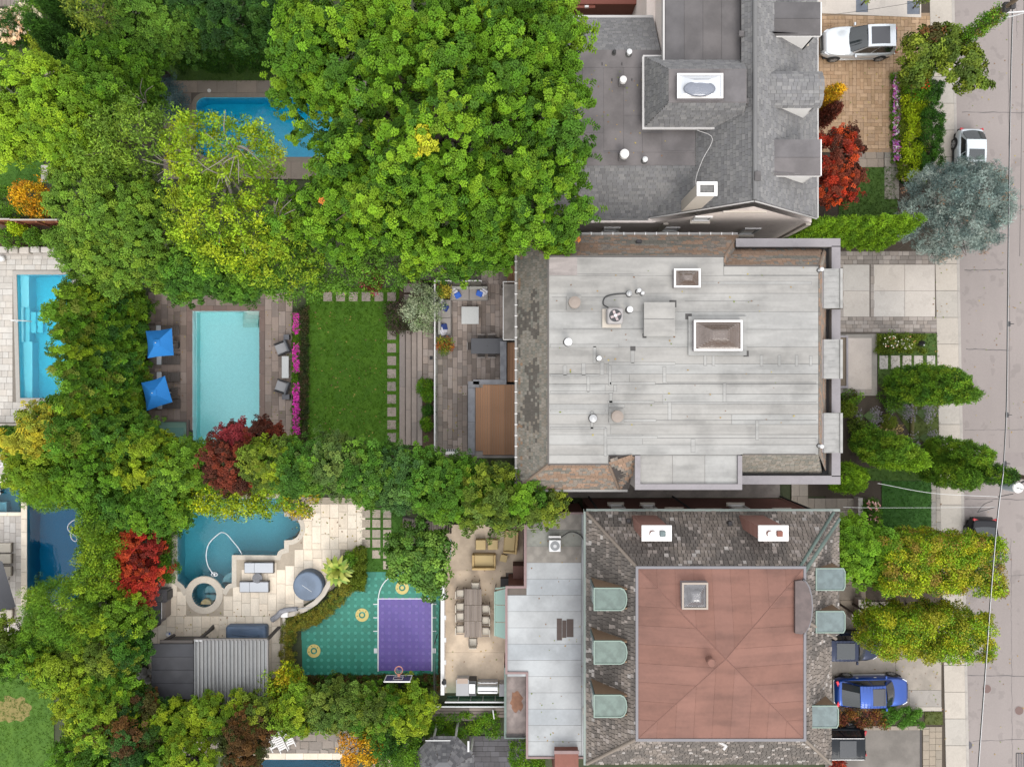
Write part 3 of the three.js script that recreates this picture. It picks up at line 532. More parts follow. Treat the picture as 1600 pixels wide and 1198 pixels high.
// forecourt of the grey roofed house: laid clay pavers
{
  const t = 0.125, y = paving('brick_driveway', 'tan clay paver driveway under the silver car', [X(1360), 0, Z(130)], 'driveway');
  part(y, 'bedding', pbox(1270, 20, walkU(110), 236, 0.04, 0.1), mat([0.2, 0.14, 0.09], { rough: 1 }));
  const mats = [[0.360, 0.239, 0.142], [0.329, 0.211, 0.122], [0.383, 0.257, 0.158], [0.336, 0.225, 0.139], [0.306, 0.200, 0.112]], pos = [], uv = [], col = [];
  const brick = (x0, z0, x1, z1) => { const g = box(x0 + 0.009, x1 - 0.009, 0.09, t + rr(-0.003, 0.003), z0 + 0.009, z1 - 0.009), c = pick(mats), k = rr(0.9, 1.08), a = g.attributes.position.array, u = g.attributes.uv.array; for (const q of a) pos.push(q); for (const q of u) uv.push(q); for (let i = 0; i < a.length / 3; i++) col.push(c[0] * k, c[1] * k, c[2] * k); };
  const S = 0.25, x0 = X(1274), z0 = Z(26), nx = Math.ceil((X(1451) - x0) / S), nz = Math.ceil((Z(234) - z0) / S), used = new Set();
  for (let j = 0; j < nz; j++) for (let i = 0; i < nx; i++) {
    if (used.has(i + ',' + j)) continue;
    const across = R() < 0.45 && i + 1 < nx && !used.has((i + 1) + ',' + j), down = !across && R() < 0.6 && j + 1 < nz && !used.has(i + ',' + (j + 1));
    used.add(i + ',' + j); if (across) used.add((i + 1) + ',' + j); if (down) used.add(i + ',' + (j + 1));
    brick(x0 + i * S, z0 + j * S, x0 + (i + 1 + (across ? 1 : 0)) * S, z0 + (j + 1 + (down ? 1 : 0)) * S);
  }
  const bm = mat([1, 1, 1], { rough: 0.9, map: [T.grit, 1.3] }); bm.vertexColors = true;
  part(y, 'clay_pavers', geo(pos, uv, col), bm).userData.kind = 'stuff';
  const w = paving('white_driveway', 'white concrete strip with two square tree pits', [X(1360), 0, Z(5)], 'driveway');
  part(w, 'slab', prism(PX([[1276, -60], [1440, -60], [1440, 27], [1276, 20]], 0.15), 0.05, 0.145, [PX([[1338, -6], [1357, -6], [1357, 19], [1338, 19]], 0.15), PX([[1418, 1], [1438, 1], [1438, 22], [1418, 22]], 0.15)]), mat([0.446, 0.401, 0.356], { rough: 0.9, map: [T.stain, 4] }));
  for (const q of [[1338, -6, 1357, 19], [1418, 1, 1438, 22]]) part(w, 'tree_grate', pbox(...q, 0.05, 0.11), mat([0.13, 0.145, 0.175], { rough: 0.85, map: [T.grit, 0.3] }));
  const k = paving('entry_walk', 'pale stone walk beside the shaded front lawn', [X(1375), 0, Z(265)], 'path');
  lay(k, 'slab', [prect(1322, 235, 1380, 262)], t, 0.08, 0.58, [0.75, 1.0], 'x', vary([0.273, 0.223, 0.177], 4, 0.12, stoneOpt)); lay(k, 'slab', [prect(1381, 235, 1404, 312)], t, 0.08, 0.5, [0.6, 0.8], 'z', vary([0.255, 0.225, 0.188], 4, 0.14, stoneOpt));
  const al = paving('alley_path', 'narrow stained concrete path between the houses', [X(1050), 0, Z(770)], 'path');
  part(al, 'slab', box(0.5, 18.2, -0.01, 0.06, 5.7, 7.75), mat([0.26, 0.225, 0.2], { rough: 0.95, map: [T.blot, 2] }));
  part(al, 'slab', box(1, 17.5, -0.01, 0.05, -9.6, -8.3), mat([0.26, 0.225, 0.2], { rough: 0.95, map: [T.blot, 2] }));
  const nb = paving('rear_path', 'concrete walk beside the small red brick building', [X(955), 0, Z(20)], 'path');
  lay(nb, 'slab', [prect(880, 8, 1008, 32)], 0.08, 0.1, 0.9, [1.6], 'x', vary([0.255, 0.195, 0.15], 3, 0.08, stoneOpt));
}

// ---------------------------------------------------------------- roofs: overlapping shingles as real tiles with their own colour
function shingles(pts, out, e, w, palette, { lift = 0.022, blotch = null, vary: vr = 0.1, gap = 0.014 } = {}) {
  const p = pts.map((a) => V(...a)), n = V(0, 0, 0);
  for (let i = 1; i + 1 < p.length; i++) n.add(p[i].clone().sub(p[0]).cross(p[i + 1].clone().sub(p[0])));
  n.normalize(); if (n.dot(V(...out)) < 0) n.negate();
  const t = Math.abs(n.y) > 0.999 ? V(1, 0, 0) : V(n.z, 0, -n.x).normalize(), s = n.clone().cross(t); if (s.y < 0) s.negate();
  const q = p.map((a) => [a.dot(t), a.dot(s)]), d = p[0].dot(n), b0 = Math.min(...q.map((a) => a[1])), b1 = Math.max(...q.map((a) => a[1]));
  const at = (a, b, h) => { const v = t.clone().multiplyScalar(a).addScaledVector(s, b).addScaledVector(n, d + h); return [v.x, v.y, v.z]; };
  const pos = [], uv = [], col = [];
  const rows = Math.max(1, Math.round((b1 - b0) / e)), re = (b1 - b0) / rows, flip = t.clone().cross(s).dot(n) < 0;
  for (let i = 0; i < rows; i++) {
    const lo = b0 + i * re, xs = (bb) => { const r = []; q.forEach((a, k) => { const c = q[(k + 1) % q.length]; if ((a[1] > bb) !== (c[1] > bb)) r.push(a[0] + (c[0] - a[0]) * (bb - a[1]) / (c[1] - a[1])); }); return r.sort((x, y) => x - y); };
    const span = xs(lo + re * 0.5); if (span.length < 2) continue;
    let a = span[0] - w * R() * 0.9; const end = span[span.length - 1];
    while (a < end) {
      const ww = w * rr(0.75, 1.25), a0 = Math.max(a, span[0]), a1 = Math.min(a + ww, end) - gap; a += ww; if (a1 - a0 < 0.03) continue;
      let c = pick(palette); if (blotch) { const f = blotch((a0 + a1) / 2, lo - b0, b1 - b0); if (f) c = f; }
      const k = rr(1 - vr, 1 + vr), h = lift * rr(0.7, 1.4), A = at(a0, lo - 0.03, h), B = at(a1, lo - 0.03, h), C = at(a1, lo + re, 0.004), D = at(a0, lo + re, 0.004), A2 = at(a0, lo - 0.03, 0.001), B2 = at(a1, lo - 0.03, 0.001);
      for (const tri of [[A, B, C], [A, C, D], [A2, B2, B], [A2, B, A]]) for (const v of flip ? [tri[0], tri[2], tri[1]] : tri) { pos.push(...v); uv.push(v[0], v[2]); col.push(c[0] * k, c[1] * k, c[2] * k); }
    }
  }
  return geo(pos, uv, col);
}
const shingleMat = mat([1, 1, 1], { rough: 0.92, map: [T.fine, 0.9] }); shingleMat.vertexColors = true;
function slope(parent, pts, out, e, w, palette, opt) {
  const o = part(parent, 'roof_slope', face(pts, out), MT.underlay);
  part(o, 'shingles', shingles(pts, out, e, w, palette, opt), shingleMat).userData.kind = 'stuff';
  return o;
}
// thin sheets of roofing laid side by side over a flat roof
const strip = (parent, name, x0, z0, x1, z1, y, m, th = 0.012) => part(parent, name, box(x0, x1, y - 0.01, y + th, z0, z1), m);
function roundVent(parent, name, x, y, z, r, h, m, base = MT.membrane[4], b = r * 2.3) {
  const o = part(parent, name, [box(x - b / 2, x + b / 2, y, y + 0.1, z - b / 2, z + b / 2), cyl(x, y + 0.1, y + h * 0.6, z, r * 0.7)], base);
  part(o, 'cap', [cyl(x, y + h * 0.6, y + h, z, r, r * 0.96, 20), cyl(x, y + h, y + h + 0.05, z, r * 0.96, r * 0.5, 20)], m); return o;
}
const pipe = (parent, x, y, z, r, h, m = MT.whiteMetal) => { const o = part(parent, 'vent_pipe', cyl(x, y, y + h, z, r), m); part(o, 'cap', [cyl(x, y + h, y + h + 0.08, z, r * 1.5, r * 1.5), cyl(x, y + h + 0.08, y + h + 0.16, z, r * 1.5, r * 0.4)], m); part(o, 'collar', cyl(x, y, y + 0.06, z, r * 2, r * 1.2), MT.tar); return o; };
function skylight(parent, x0, z0, x1, z1, y, h, glass, frame = MT.white, dome = 0.35) {
  const o = part(parent, 'skylight', box(x0, x1, y, y + h - 0.06, z0, z1), MT.capMetal), f = 0.1;
  part(o, 'frame', [box(x0, x1, y + h - 0.06, y + h, z0, z0 + f), box(x0, x1, y + h - 0.06, y + h, z1 - f, z1), box(x0, x0 + f, y + h - 0.06, y + h, z0 + f, z1 - f), box(x1 - f, x1, y + h - 0.06, y + h, z0 + f, z1 - f)], frame);
  const n = 18, pos = [], uv = [], a0 = x0 + f, a1 = x1 - f, c0 = z0 + f, c1 = z1 - f;
  const at = (i, j) => { const u = i / n, v = j / n, e = Math.min(u, 1 - u, v, 1 - v) * 2, k = sm(0, 0.8, e); return [a0 + (a1 - a0) * u, y + h - 0.05 + dome * (0.65 * k + 0.35 * Math.min(1, e * 1.6)) + 0.03 * fbm(u * 4, v * 4, 8, 2, 90) * k, c0 + (c1 - c0) * v]; };
  for (let i = 0; i < n; i++) for (let j = 0; j < n; j++) for (const [a, b] of [[0, 0], [0, 1], [1, 1], [0, 0], [1, 1], [1, 0]]) { const p = at(i + a, j + b); pos.push(...p); uv.push(p[0], p[2]); }
  part(o, 'dome', geo(pos, uv), glass); return o;
}
function windowIn(parent, axis, pos, c, y0, y1, half, outward) { // a framed window proud of a wall that faces along axis
  const d = 0.05 * outward, mk = (a, b, lo, hi, dep) => axis === 'z' ? box(c + a, c + b, lo, hi, pos, pos + dep) : box(pos, pos + dep, lo, hi, c + a, c + b);
  const o = part(parent, 'window', [mk(-half, half, y1, y1 + 0.09, d * 2), mk(-half, half, y0 - 0.09, y0, d * 2.6), mk(-half, -half + 0.08, y0, y1, d * 2), mk(half - 0.08, half, y0, y1, d * 2)], MT.white);
  part(o, 'pane', mk(-half + 0.08, half - 0.08, y0, y1, d), MT.glassDark); part(o, 'sill', mk(-half - 0.08, half + 0.08, y0 - 0.16, y0 - 0.09, d * 5), MT.cream); return o;
}

// ---------------------------------------------------------------- the middle house: mansard with a large pale flat roof
{
  const h = thing('mansard_house', 'large house with a pale membrane flat roof and brown mansard slopes', 'house', [9, 0, -1]);
  const T0 = 10.5, E0 = 8;
  part(h, 'wall', prism([[0.8, -8.1], [12.8, -8.1], [12.8, -7.8], [18.1, -7.8], [18.1, 5.4], [12.2, 5.4], [12.2, 5.6], [6.7, 5.6], [0.8, 5.6]], -0.02, 8.1), MT.houseStone);
  part(h, 'roof_core', prism([[1.98, -6.81], [11.37, -6.81], [11.37, -6.29], [16.47, -6.29], [16.47, 3.78], [12.3, 3.78], [12.3, 3.85], [5.2, 3.85], [5.2, 4.33], [1.98, 4.33]], 8, T0 - 0.02), MT.membraneBase);
  const mossy = [[0.161, 0.146, 0.12], [0.192, 0.174, 0.146], [0.14, 0.133, 0.112], [0.177, 0.151, 0.12], [0.208, 0.182, 0.151]], rusty = [[0.193, 0.16, 0.131], [0.228, 0.145, 0.097], [0.164, 0.145, 0.121], [0.145, 0.125, 0.107], [0.242, 0.16, 0.111]];
  const patch = (a, b, H) => { const n1 = fbm(a * 0.55 + 40, b * 0.6 + 9, 512, 4, 77), n2 = hash2(Math.round(a * 6), Math.round(b * 7), 4); if (n1 > 0.56 && b < H * 0.7 && n2 > 0.3) return [0.085, 0.074, 0.062]; if (b < 0.5 && n2 > 0.9) return [0.2, 0.125, 0.078]; return null; };
  const streaks = (a, b) => { const n1 = fbm(a * 0.4 + 11, b * 2.6 + 5, 512, 4, 78); return n1 > 0.58 ? [0.19, 0.125, 0.085] : n1 < 0.36 ? [0.125, 0.115, 0.095] : null; };
  slope(h, [[0.29, E0, -8.47], [0.29, E0, 6.03], [1.98, T0, 4.33], [1.98, T0, -6.81]], [-1, 1, 0], 0.2, 0.2, mossy, { blotch: patch });
  slope(h, [[0.29, E0, -8.47], [12.92, E0, -8.47], [11.37, T0, -6.81], [1.98, T0, -6.81]], [0, 1, -1], 0.2, 0.24, rusty, { blotch: streaks });
  slope(h, [[12.92, E0, -8.47], [11.37, T0, -6.81], [11.37, T0, -6.29], [12.55, 8.5, -7.56]], [1, 1, 0], 0.2, 0.24, rusty);
  slope(h, [[12.55, 8.5, -7.56], [17.5, 8.5, -7.56], [16.47, T0, -6.29], [11.37, T0, -6.29]], [0, 1, -1], 0.2, 0.24, rusty, { blotch: streaks });
  slope(h, [[17.7, 8.5, -7.5], [17.7, 8.5, 4.95], [16.47, T0, 3.78], [16.47, T0, -6.29]], [1, 1, 0], 0.2, 0.24, rusty);
  slope(h, [[12.4, 8.5, 5.04], [17.5, 8.5, 5.04], [16.47, T0, 3.78], [12.4, T0, 3.78]], [0, 1, 1], 0.2, 0.24, mossy);
  slope(h, [[0.29, E0, 6.03], [6.1, E0, 6.03], [5.2, T0, 4.33], [1.98, T0, 4.33]], [0, 1, 1], 0.2, 0.24, rusty, { blotch: streaks });
  slope(h, [[6.1, E0, 6.03], [6.65, E0, 6.03], [6.65, 9.2, 5.0], [5.2, T0, 4.33]], [0.2, 1, 1], 0.2, 0.24, rusty);
  slope(h, [[5.2, T0, 4.33], [6.65, 9.2, 5.0], [6.65, T0, 3.85], [5.2, T0, 3.85]], [0.5, 1, 1], 0.2, 0.24, rusty, { blotch: streaks });
  const ridge = mat([0.18, 0.13, 0.095], { rough: 0.9, map: [T.grit, 1] }), hip = (a, b, r = 0.09) => part(h, 'hip_cap', bar(a, b, r, 5), ridge);
  hip([0.32, E0 + 0.03, -8.44], [1.98, T0 + 0.02, -6.81]); hip([0.32, E0 + 0.03, 6.0], [1.98, T0 + 0.02, 4.33]); hip([5.2, T0, 4.33], [6.1, E0 + 0.03, 6.0]); hip([17.6, 8.53, -7.5], [16.47, T0, -6.29], 0.07); hip([12.9, E0 + 0.02, -8.44], [11.37, T0, -6.79], 0.06);
  const edge = mat([0.075, 0.066, 0.06], { rough: 0.8 });
  for (const q of [box(1.9, 1.99, T0 - 0.06, T0 + 0.03, -6.85, 4.37), box(1.99, 11.37, T0 - 0.06, T0 + 0.03, -6.87, -6.79), box(1.99, 5.24, T0 - 0.06, T0 + 0.03, 4.3, 4.38), box(11.4, 16.47, T0 - 0.06, T0 + 0.03, -6.36, -6.28), box(12.4, 16.3, T0 - 0.06, T0 + 0.03, 3.77, 3.84), box(5.17, 5.24, T0 - 0.06, T0 + 0.035, 3.9, 4.3)]) part(h, 'roof_edge', q, edge);
  // gutter with brackets on the garden side and along the lane
  const g = part(h, 'gutter', [box(0.16, 0.29, E0 - 0.12, E0 + 0.01, -8.6, 6.1), box(0.29, 12.9, E0 - 0.12, E0 + 0.01, -8.62, -8.48), box(0.29, 6.6, E0 - 0.12, E0 + 0.01, 6.05, 6.18)], mat([0.2, 0.19, 0.18], { rough: 0.6 }));
  for (let z = -8.2; z < 6; z += 0.62) part(g, 'bracket', cbox(0.23, E0 + 0.03, z, 0.16, 0.04, 0.05), MT.white);
  for (let x = 0.8; x < 12.6; x += 0.62) part(g, 'bracket', cbox(x, E0 + 0.03, -8.55, 0.05, 0.04, 0.16), MT.white);
  // membrane sheets
  const f = part(h, 'flat_roof', box(2, 11.36, T0 - 0.03, T0 - 0.005, -6.7, 3.8), MT.membraneBase);
  let z = -6.78; let i = 0;
  for (const w of [1.0, 0.95, 0.98, 0.95, 0.95, 0.9]) { strip(f, 'membrane_sheet', 1.99, z + 0.008, z < -6.3 ? 11.36 : 16.45, Math.min(z + w, 9) - 0.008, T0 + 0.002 * (i % 2), MT.membrane[i++ % 5]); z += w; }
  strip(f, 'membrane_sheet', 11.38, -6.27, 16.45, -5.82, T0 + 0.006, MT.membrane[1]);
  const z2 = z; const rows = 9, rw = (3.82 - z2) / rows;
  for (let k = 0; k < rows; k++) { const cut = [5.1, 6.3, 5.0, 8.1, 5.2, 11.8, 5.3, 7.0, 5.1][k]; strip(f, 'membrane_sheet', 1.99, z2 + k * rw + 0.012, cut - 0.01, z2 + (k + 1) * rw - 0.012, T0 + 0.001 * (k % 3), MT.membrane[(k * 2) % 5]); strip(f, 'membrane_sheet', cut + 0.01, z2 + k * rw + 0.012, 16.45, z2 + (k + 1) * rw - 0.012, T0 + 0.001 * ((k + 1) % 3), MT.membrane[(k * 2 + 3) % 5]); }
  strip(f, 'membrane_sheet', 1.99, 3.83, 5.18, 4.29, T0, MT.membrane[2]);
  strip(f, 'membrane_sheet', 2.0, -6.78, 3.5, -5.8, T0 + 0.008, mat([0.29, 0.255, 0.24], { rough: 0.8, map: [T.membrane, 5] }));
  // sealed seams and patched strips: pale tape over a slightly wider bead of dark sealant
  const tape = (u0, v0, u1, v1) => { const x0 = X(u0, T0), x1 = X(u1, T0), a = Z(v0, T0), b = Z(v1, T0); strip(f, 'sealant', x0 - 0.014, a - 0.014, x1 + 0.014, b + 0.014, T0 + 0.012, MT.sealant, 0.006); part(f, 'seam_tape', box(x0, x1, T0, T0 + 0.026, a, b), MT.membrane[4]); };
  for (const q of [[860, 538, 967, 542.5], [927, 541, 931.5, 567], [986, 545, 991, 567], [951, 566, 1055, 569.5], [880, 571, 885.5, 586], [909, 568, 915, 586], [938, 566, 943.5, 585], [860, 585, 936, 587.5], [951, 571, 955, 602], [1036, 573, 1040.5, 598], [917, 588, 921.5, 612], [953, 597, 1024, 600.5], [959, 602, 963.5, 611], [860, 611, 958, 613.5], [952, 614, 957, 629], [950, 626, 1022, 629.5], [1130, 599, 1134.5, 628], [1044, 628, 1049, 656], [951, 632, 976, 636], [923, 642, 927, 670], [860, 667, 946, 669.5], [951, 655, 1025, 658.5], [944, 669, 948, 712], [948, 681, 1027, 684.5], [1181, 657, 1185.5, 687], [860, 640, 946, 642.5], [1095, 440, 1268, 444], [1080, 686, 1086, 706], [1188, 555, 1192, 572], [1216, 555, 1220, 572], [1243, 555, 1247, 572], [1265, 556, 1269, 571], [1100, 555, 1104, 571], [1113, 555, 1117, 571]]) tape(...q);
  for (const q of [[1042, 597, 1276, 598], [956, 599, 1276, 599.8], [956, 628, 1276, 628.8], [956, 656, 1276, 656.8], [956, 684, 1276, 684.8], [862, 464, 1000, 464.6], [862, 428, 990, 428.7], [1070, 470, 1177, 470.6], [880, 513, 1008, 513.6]]) strip(f, 'sealant', X(q[0], T0), Z(q[1], T0), X(q[2], T0), Z(q[3], T0), T0 + 0.0125, MT.sealant, 0.004);
  for (const [u, v, a, b] of [[1046, 469, 1057, 480], [1004, 521, 1010, 528], [1071, 490, 1081, 499], [1162, 548, 1170, 557], [985, 541, 993, 548]]) strip(f, 'tar_patch', X(u, T0), Z(v, T0), X(a, T0), Z(b, T0), T0 + 0.02, MT.tar, 0.01);
  // dirt blown against the upstands (matter lying on the roof)
  // roof furniture
  const hb = part(h, 'roof_hatch', pbox(1007.5, 473, 1054, 524, T0, T0 + 0.42), MT.membrane[2]);
  part(hb, 'lid', pbox(1006.5, 472, 1055, 525, T0 + 0.42, T0 + 0.47), MT.membrane[1]); strip(hb, 'sealant', X(1007, 11), Z(498, 11), X(1054, 11), Z(498.7, 11), T0 + 0.48, MT.sealant, 0.003);
  part(h, 'skylight_kerb', pbox(1076, 494, 1167, 555, T0, T0 + 0.14), MT.membrane[3]);
  skylight(h, ...prect(1084.5, 500, 1160.5, 548, T0 + 0.5), T0 + 0.14, 0.38, MT.glassBrown, MT.white, 0.42);
  skylight(h, ...prect(1053.5, 419.5, 1095, 449, T0 + 0.4), T0, 0.4, MT.glassBrown, MT.white, 0.3);
  const brownCap = mat([0.2, 0.165, 0.14], { rough: 0.7 });
  roundVent(h, 'turbine_vent', X(898, 11), T0, Z(472, 11), 0.33, 0.55, brownCap, MT.membrane[2], 0.78); roundVent(h, 'turbine_vent', X(965, 11), T0, Z(650.5, 11), 0.33, 0.55, brownCap, MT.membrane[2], 0.78);
  { const x = X(961.5, 11.3), zc = Z(493, 11.3), ac = part(h, 'air_conditioner', [rbox(x, T0 + 0.5, zc, 0.86, 0.7, 0.86, 0.14, 3)], mat([0.24, 0.225, 0.22], { rough: 0.6 }));
    part(ac, 'pad', cbox(x - 0.1, T0 + 0.075, zc + 0.08, 1.0, 0.15, 1.0), MT.cream); part(ac, 'fan_well', cyl(x, T0 + 0.84, T0 + 0.856, zc, 0.33, 0.33, 24), MT.blackMetal);
    for (let k = 0; k < 4; k++) part(ac, 'fan_blade', rbox(0, 0, 0, 0.26, 0.01, 0.13, 0.004, 1).rotateZ(0.3).translate(0.15, 0, 0).rotateY(k * Math.PI / 2 + 0.4).translate(x, T0 + 0.9, zc), mat([0.3, 0.24, 0.24], { rough: 0.5 }));
    part(ac, 'grille', [cyl(x, T0 + 0.9, T0 + 0.95, zc, 0.08)], MT.steel);
    part(ac, 'refrigerant_line', tube([[x - 0.3, T0 + 0.4, zc - 0.45], [x - 0.55, T0 + 0.06, zc - 0.7], [x - 0.45, T0 + 0.05, zc - 1.05], [x, T0 + 0.05, zc - 1.2], [X(983, T0), T0 + 0.1, Z(458.5, T0)]], 0.035, 0.035, 6), MT.cable); }
  pipe(h, X(983, 10.6), T0, Z(458.5, 10.6), 0.1, 0.12, MT.grayMetal); pipe(h, X(998, 11), T0, Z(454, 11), 0.07, 0.65); pipe(h, X(1004, 10.8), T0, Z(458, 10.8), 0.06, 0.35); pipe(h, X(984.7, 11), T0, Z(483, 11), 0.11, 0.4); pipe(h, X(888, 11), T0, Z(534, 11), 0.14, 0.45); pipe(h, X(936, 10.8), T0, Z(559.6, 10.8), 0.09, 0.3); pipe(h, X(927, 10.7), T0, Z(653.5, 10.7), 0.14, 0.15, MT.grayMetal);
  pipe(h, X(1283, 10.8), T0, Z(421, 10.8), 0.07, 0.4); pipe(h, X(1283, 10.8), T0, Z(697, 10.8), 0.07, 0.4);
  for (const [u, v] of [[866, 390], [885, 391], [902, 390], [1003, 390], [997, 379], [1104, 393], [1192, 410]]) { const yy = 8.7; part(h, 'roof_vent', rbox(X(u, yy), yy + 0.25, Z(v, yy), 0.32, 0.3, 0.22, 0.06), MT.gutterDark); }
  // bay with its own flat roof on the lane side, metal capped parapets, street dormers
  part(h, 'bay_wall', box(6.65, 12.35, 0, T0 - 0.1, 3.86, 5.66), MT.houseStone);
  for (let k = 0; k < 3; k++) strip(h, 'membrane_sheet', 6.9 + k * 1.74 + 0.01, 3.87, 6.9 + (k + 1) * 1.74 - 0.01, 5.38, T0 - 0.09, MT.membrane[(k + 1) % 5]);
  part(h, 'parapet_cap', [box(6.6, 12.35, T0 - 0.1, T0 + 0.05, 5.39, 5.7), box(6.6, 6.89, T0 - 0.1, T0 + 0.05, 3.87, 5.385), box(12.12, 12.35, T0 - 0.1, T0 + 0.05, 3.87, 5.385)], MT.capMetal);
  const yP = 8.9;
  part(h, 'box_gutter', [box(12.6, 18, 8.1, 8.4, -7.9, -7.5), box(17.6, 18, 8.1, 8.4, -7.5, 5.3), box(12.4, 17.6, 8.1, 8.4, 5.0, 5.3)], MT.gutterDark);
  for (const q of [[12.55, -8.07, 18.33, -7.66], [17.9, -7.65, 18.33, -6.32], [17.9, -4.1, 18.33, -2.44], [17.9, -0.24, 18.33, 1.6], [17.9, 3.83, 18.33, 5.17], [12.36, 5.18, 18.33, 5.6]]) part(h, 'parapet', box(q[0], q[2], 7.9, yP - 0.06, q[1], q[3]), MT.houseStone), part(h, 'parapet_cap', box(q[0] - 0.03, q[2] + 0.03, yP - 0.06, yP, q[1] - 0.03, q[3] + 0.03), MT.capMetal);
  for (const [a, b] of [[-6.3, -4.13], [-2.42, -0.26], [1.62, 3.81]]) {
    const d = part(h, 'dormer', box(16.7, 18.02, 8, 9.5, a + 0.06, b - 0.06), MT.houseStone);
    part(d, 'roof', box(17.12, 18.14, 9.5, 9.6, a, b), mat([0.25, 0.245, 0.235], { rough: 0.6, map: [T.membrane, 2.5] })); part(d, 'flashing', box(16.95, 17.12, 9.5, 9.57, a + 0.02, b - 0.02), MT.capMetal); part(d, 'roof_kerb', box(18.0, 18.14, 9.6, 9.68, a, b), MT.membrane[4]);
    windowIn(d, 'x', 18.02, (a + b) / 2, 8.5, 9.3, 0.7, 1);
  }
  for (const zc of [-6, -2.2, 0.8, 3.8]) windowIn(h, 'x', 18.1, zc, 3.8, 5.6, 0.8, 1);
  for (const x of [8, 9.6, 11.2]) windowIn(h, 'z', 5.66, x, 5, 7, 0.5, 1);
  for (const zc of [-5, 1.2]) windowIn(h, 'x', 0.8, zc, 4.6, 6.4, 0.7, -1);
  part(h, 'front_door', box(18.1, 18.16, 0.45, 2.6, -2.1, -0.9), MT.darkWood);
  // garden side: balcony, timber deck over the bay, stone coping
  const bal = part(h, 'balcony', box(-0.5, 0.8, 3.9, 4.1, -6.2, -2.7), mat([0.3, 0.27, 0.24], { rough: 0.9, map: [T.blot, 2] }));
  part(bal, 'rail', [box(-0.56, -0.5, 4.1, 5.0, -6.25, -6.19), bar([-0.53, 5, -6.22], [-0.53, 5, -2.68], 0.035), bar([-0.53, 5, -6.22], [0.75, 5, -6.22], 0.035), bar([-0.53, 5, -2.68], [0.75, 5, -2.68], 0.035)], MT.white);
  for (let zz = -5.6; zz < -2.7; zz += 0.7) part(bal, 'baluster', bar([-0.53, 4.1, zz], [-0.53, 5, zz], 0.02, 5), MT.white);
  const dk = part(h, 'deck_bay', box(-2.38, 0.8, 1.2, 3.5, 0.05, 4.7), MT.houseStone);
  for (let k = 0, n = 17; k < n; k++) { const x0 = -2.3 + k * (2.58 / n); const a = k < 3 ? 0.26 : 0.08; part(dk, 'deck_board', box(x0 + 0.008, x0 + 2.58 / n - 0.008, 3.5, 3.6, a, k < 3 ? 4.24 : 4.5), MT.deckWood[k % 6]); }
  const cop = vary([0.17, 0.17, 0.182], 3, 0.08, { rough: 0.85, map: [T.blot, 1.6] });
  for (const [q, m] of [[[-2.78, 0.28, -2.34, 2.4], 0], [[-2.78, 2.42, -2.34, 4.5], 1], [[-2.45, -0.24, -0.35, 0.06], 2], [[-2.78, -0.14, -2.06, 0.26], 1], [[-0.75, -2.65, -0.35, -0.26], 0]]) part(h, 'stone_coping', box(q[0], q[2], 1.1, 3.66, q[1], q[3]), cop[m]);
  for (const [x0, x1, z0, z1] of [[-0.3, 0.24, -8, -6.35], [-0.3, 0.2, -2.6, -0.1]]) { const n = 3; for (let k = 0; k < n; k++) part(h, 'deck_board', box(x0 + (x1 - x0) * k / n, x0 + (x1 - x0) * (k + 1) / n - 0.012, 3.3, 3.4, z0, z1), MT.deckWood[k]); }
  part(h, 'stone_coping', box(-0.72, -0.31, 1.1, 3.3, -8, -6.3), MT.deckStone[1]);
}
// white railing round the terrace
{
  const r = thing('terrace_rail', 'white metal and glass railing around the stone terrace', 'railing', [X(679, 2), 1.2, Z(575, 2)]);
  const x = X(679.2, 2.1), z0 = Z(438.5, 2.1), z1 = Z(706, 2.1), xe = X(752, 2.1);
  part(r, 'top_rail', [cbox(x, 2.1, (z0 + z1) / 2, 0.09, 0.06, z1 - z0), cbox((x + xe) / 2, 2.1, z0, xe - x, 0.06, 0.07)], MT.white);
  for (let k = 0; k <= 9; k++) part(r, 'post', cbox(x, 1.65, z0 + (z1 - z0) * k / 9, 0.06, 0.9, 0.06), MT.white);
  for (let k = 1; k <= 3; k++) part(r, 'post', cbox(x + (xe - x) * k / 3, 1.65, z0, 0.06, 0.9, 0.06), MT.white);
  for (let k = 0; k < 9; k++) part(r, 'glass_panel', cbox(x, 1.66, z0 + (z1 - z0) * (k + 0.5) / 9, 0.012, 0.78, (z1 - z0) / 9 - 0.1), MT.glassClear);
}

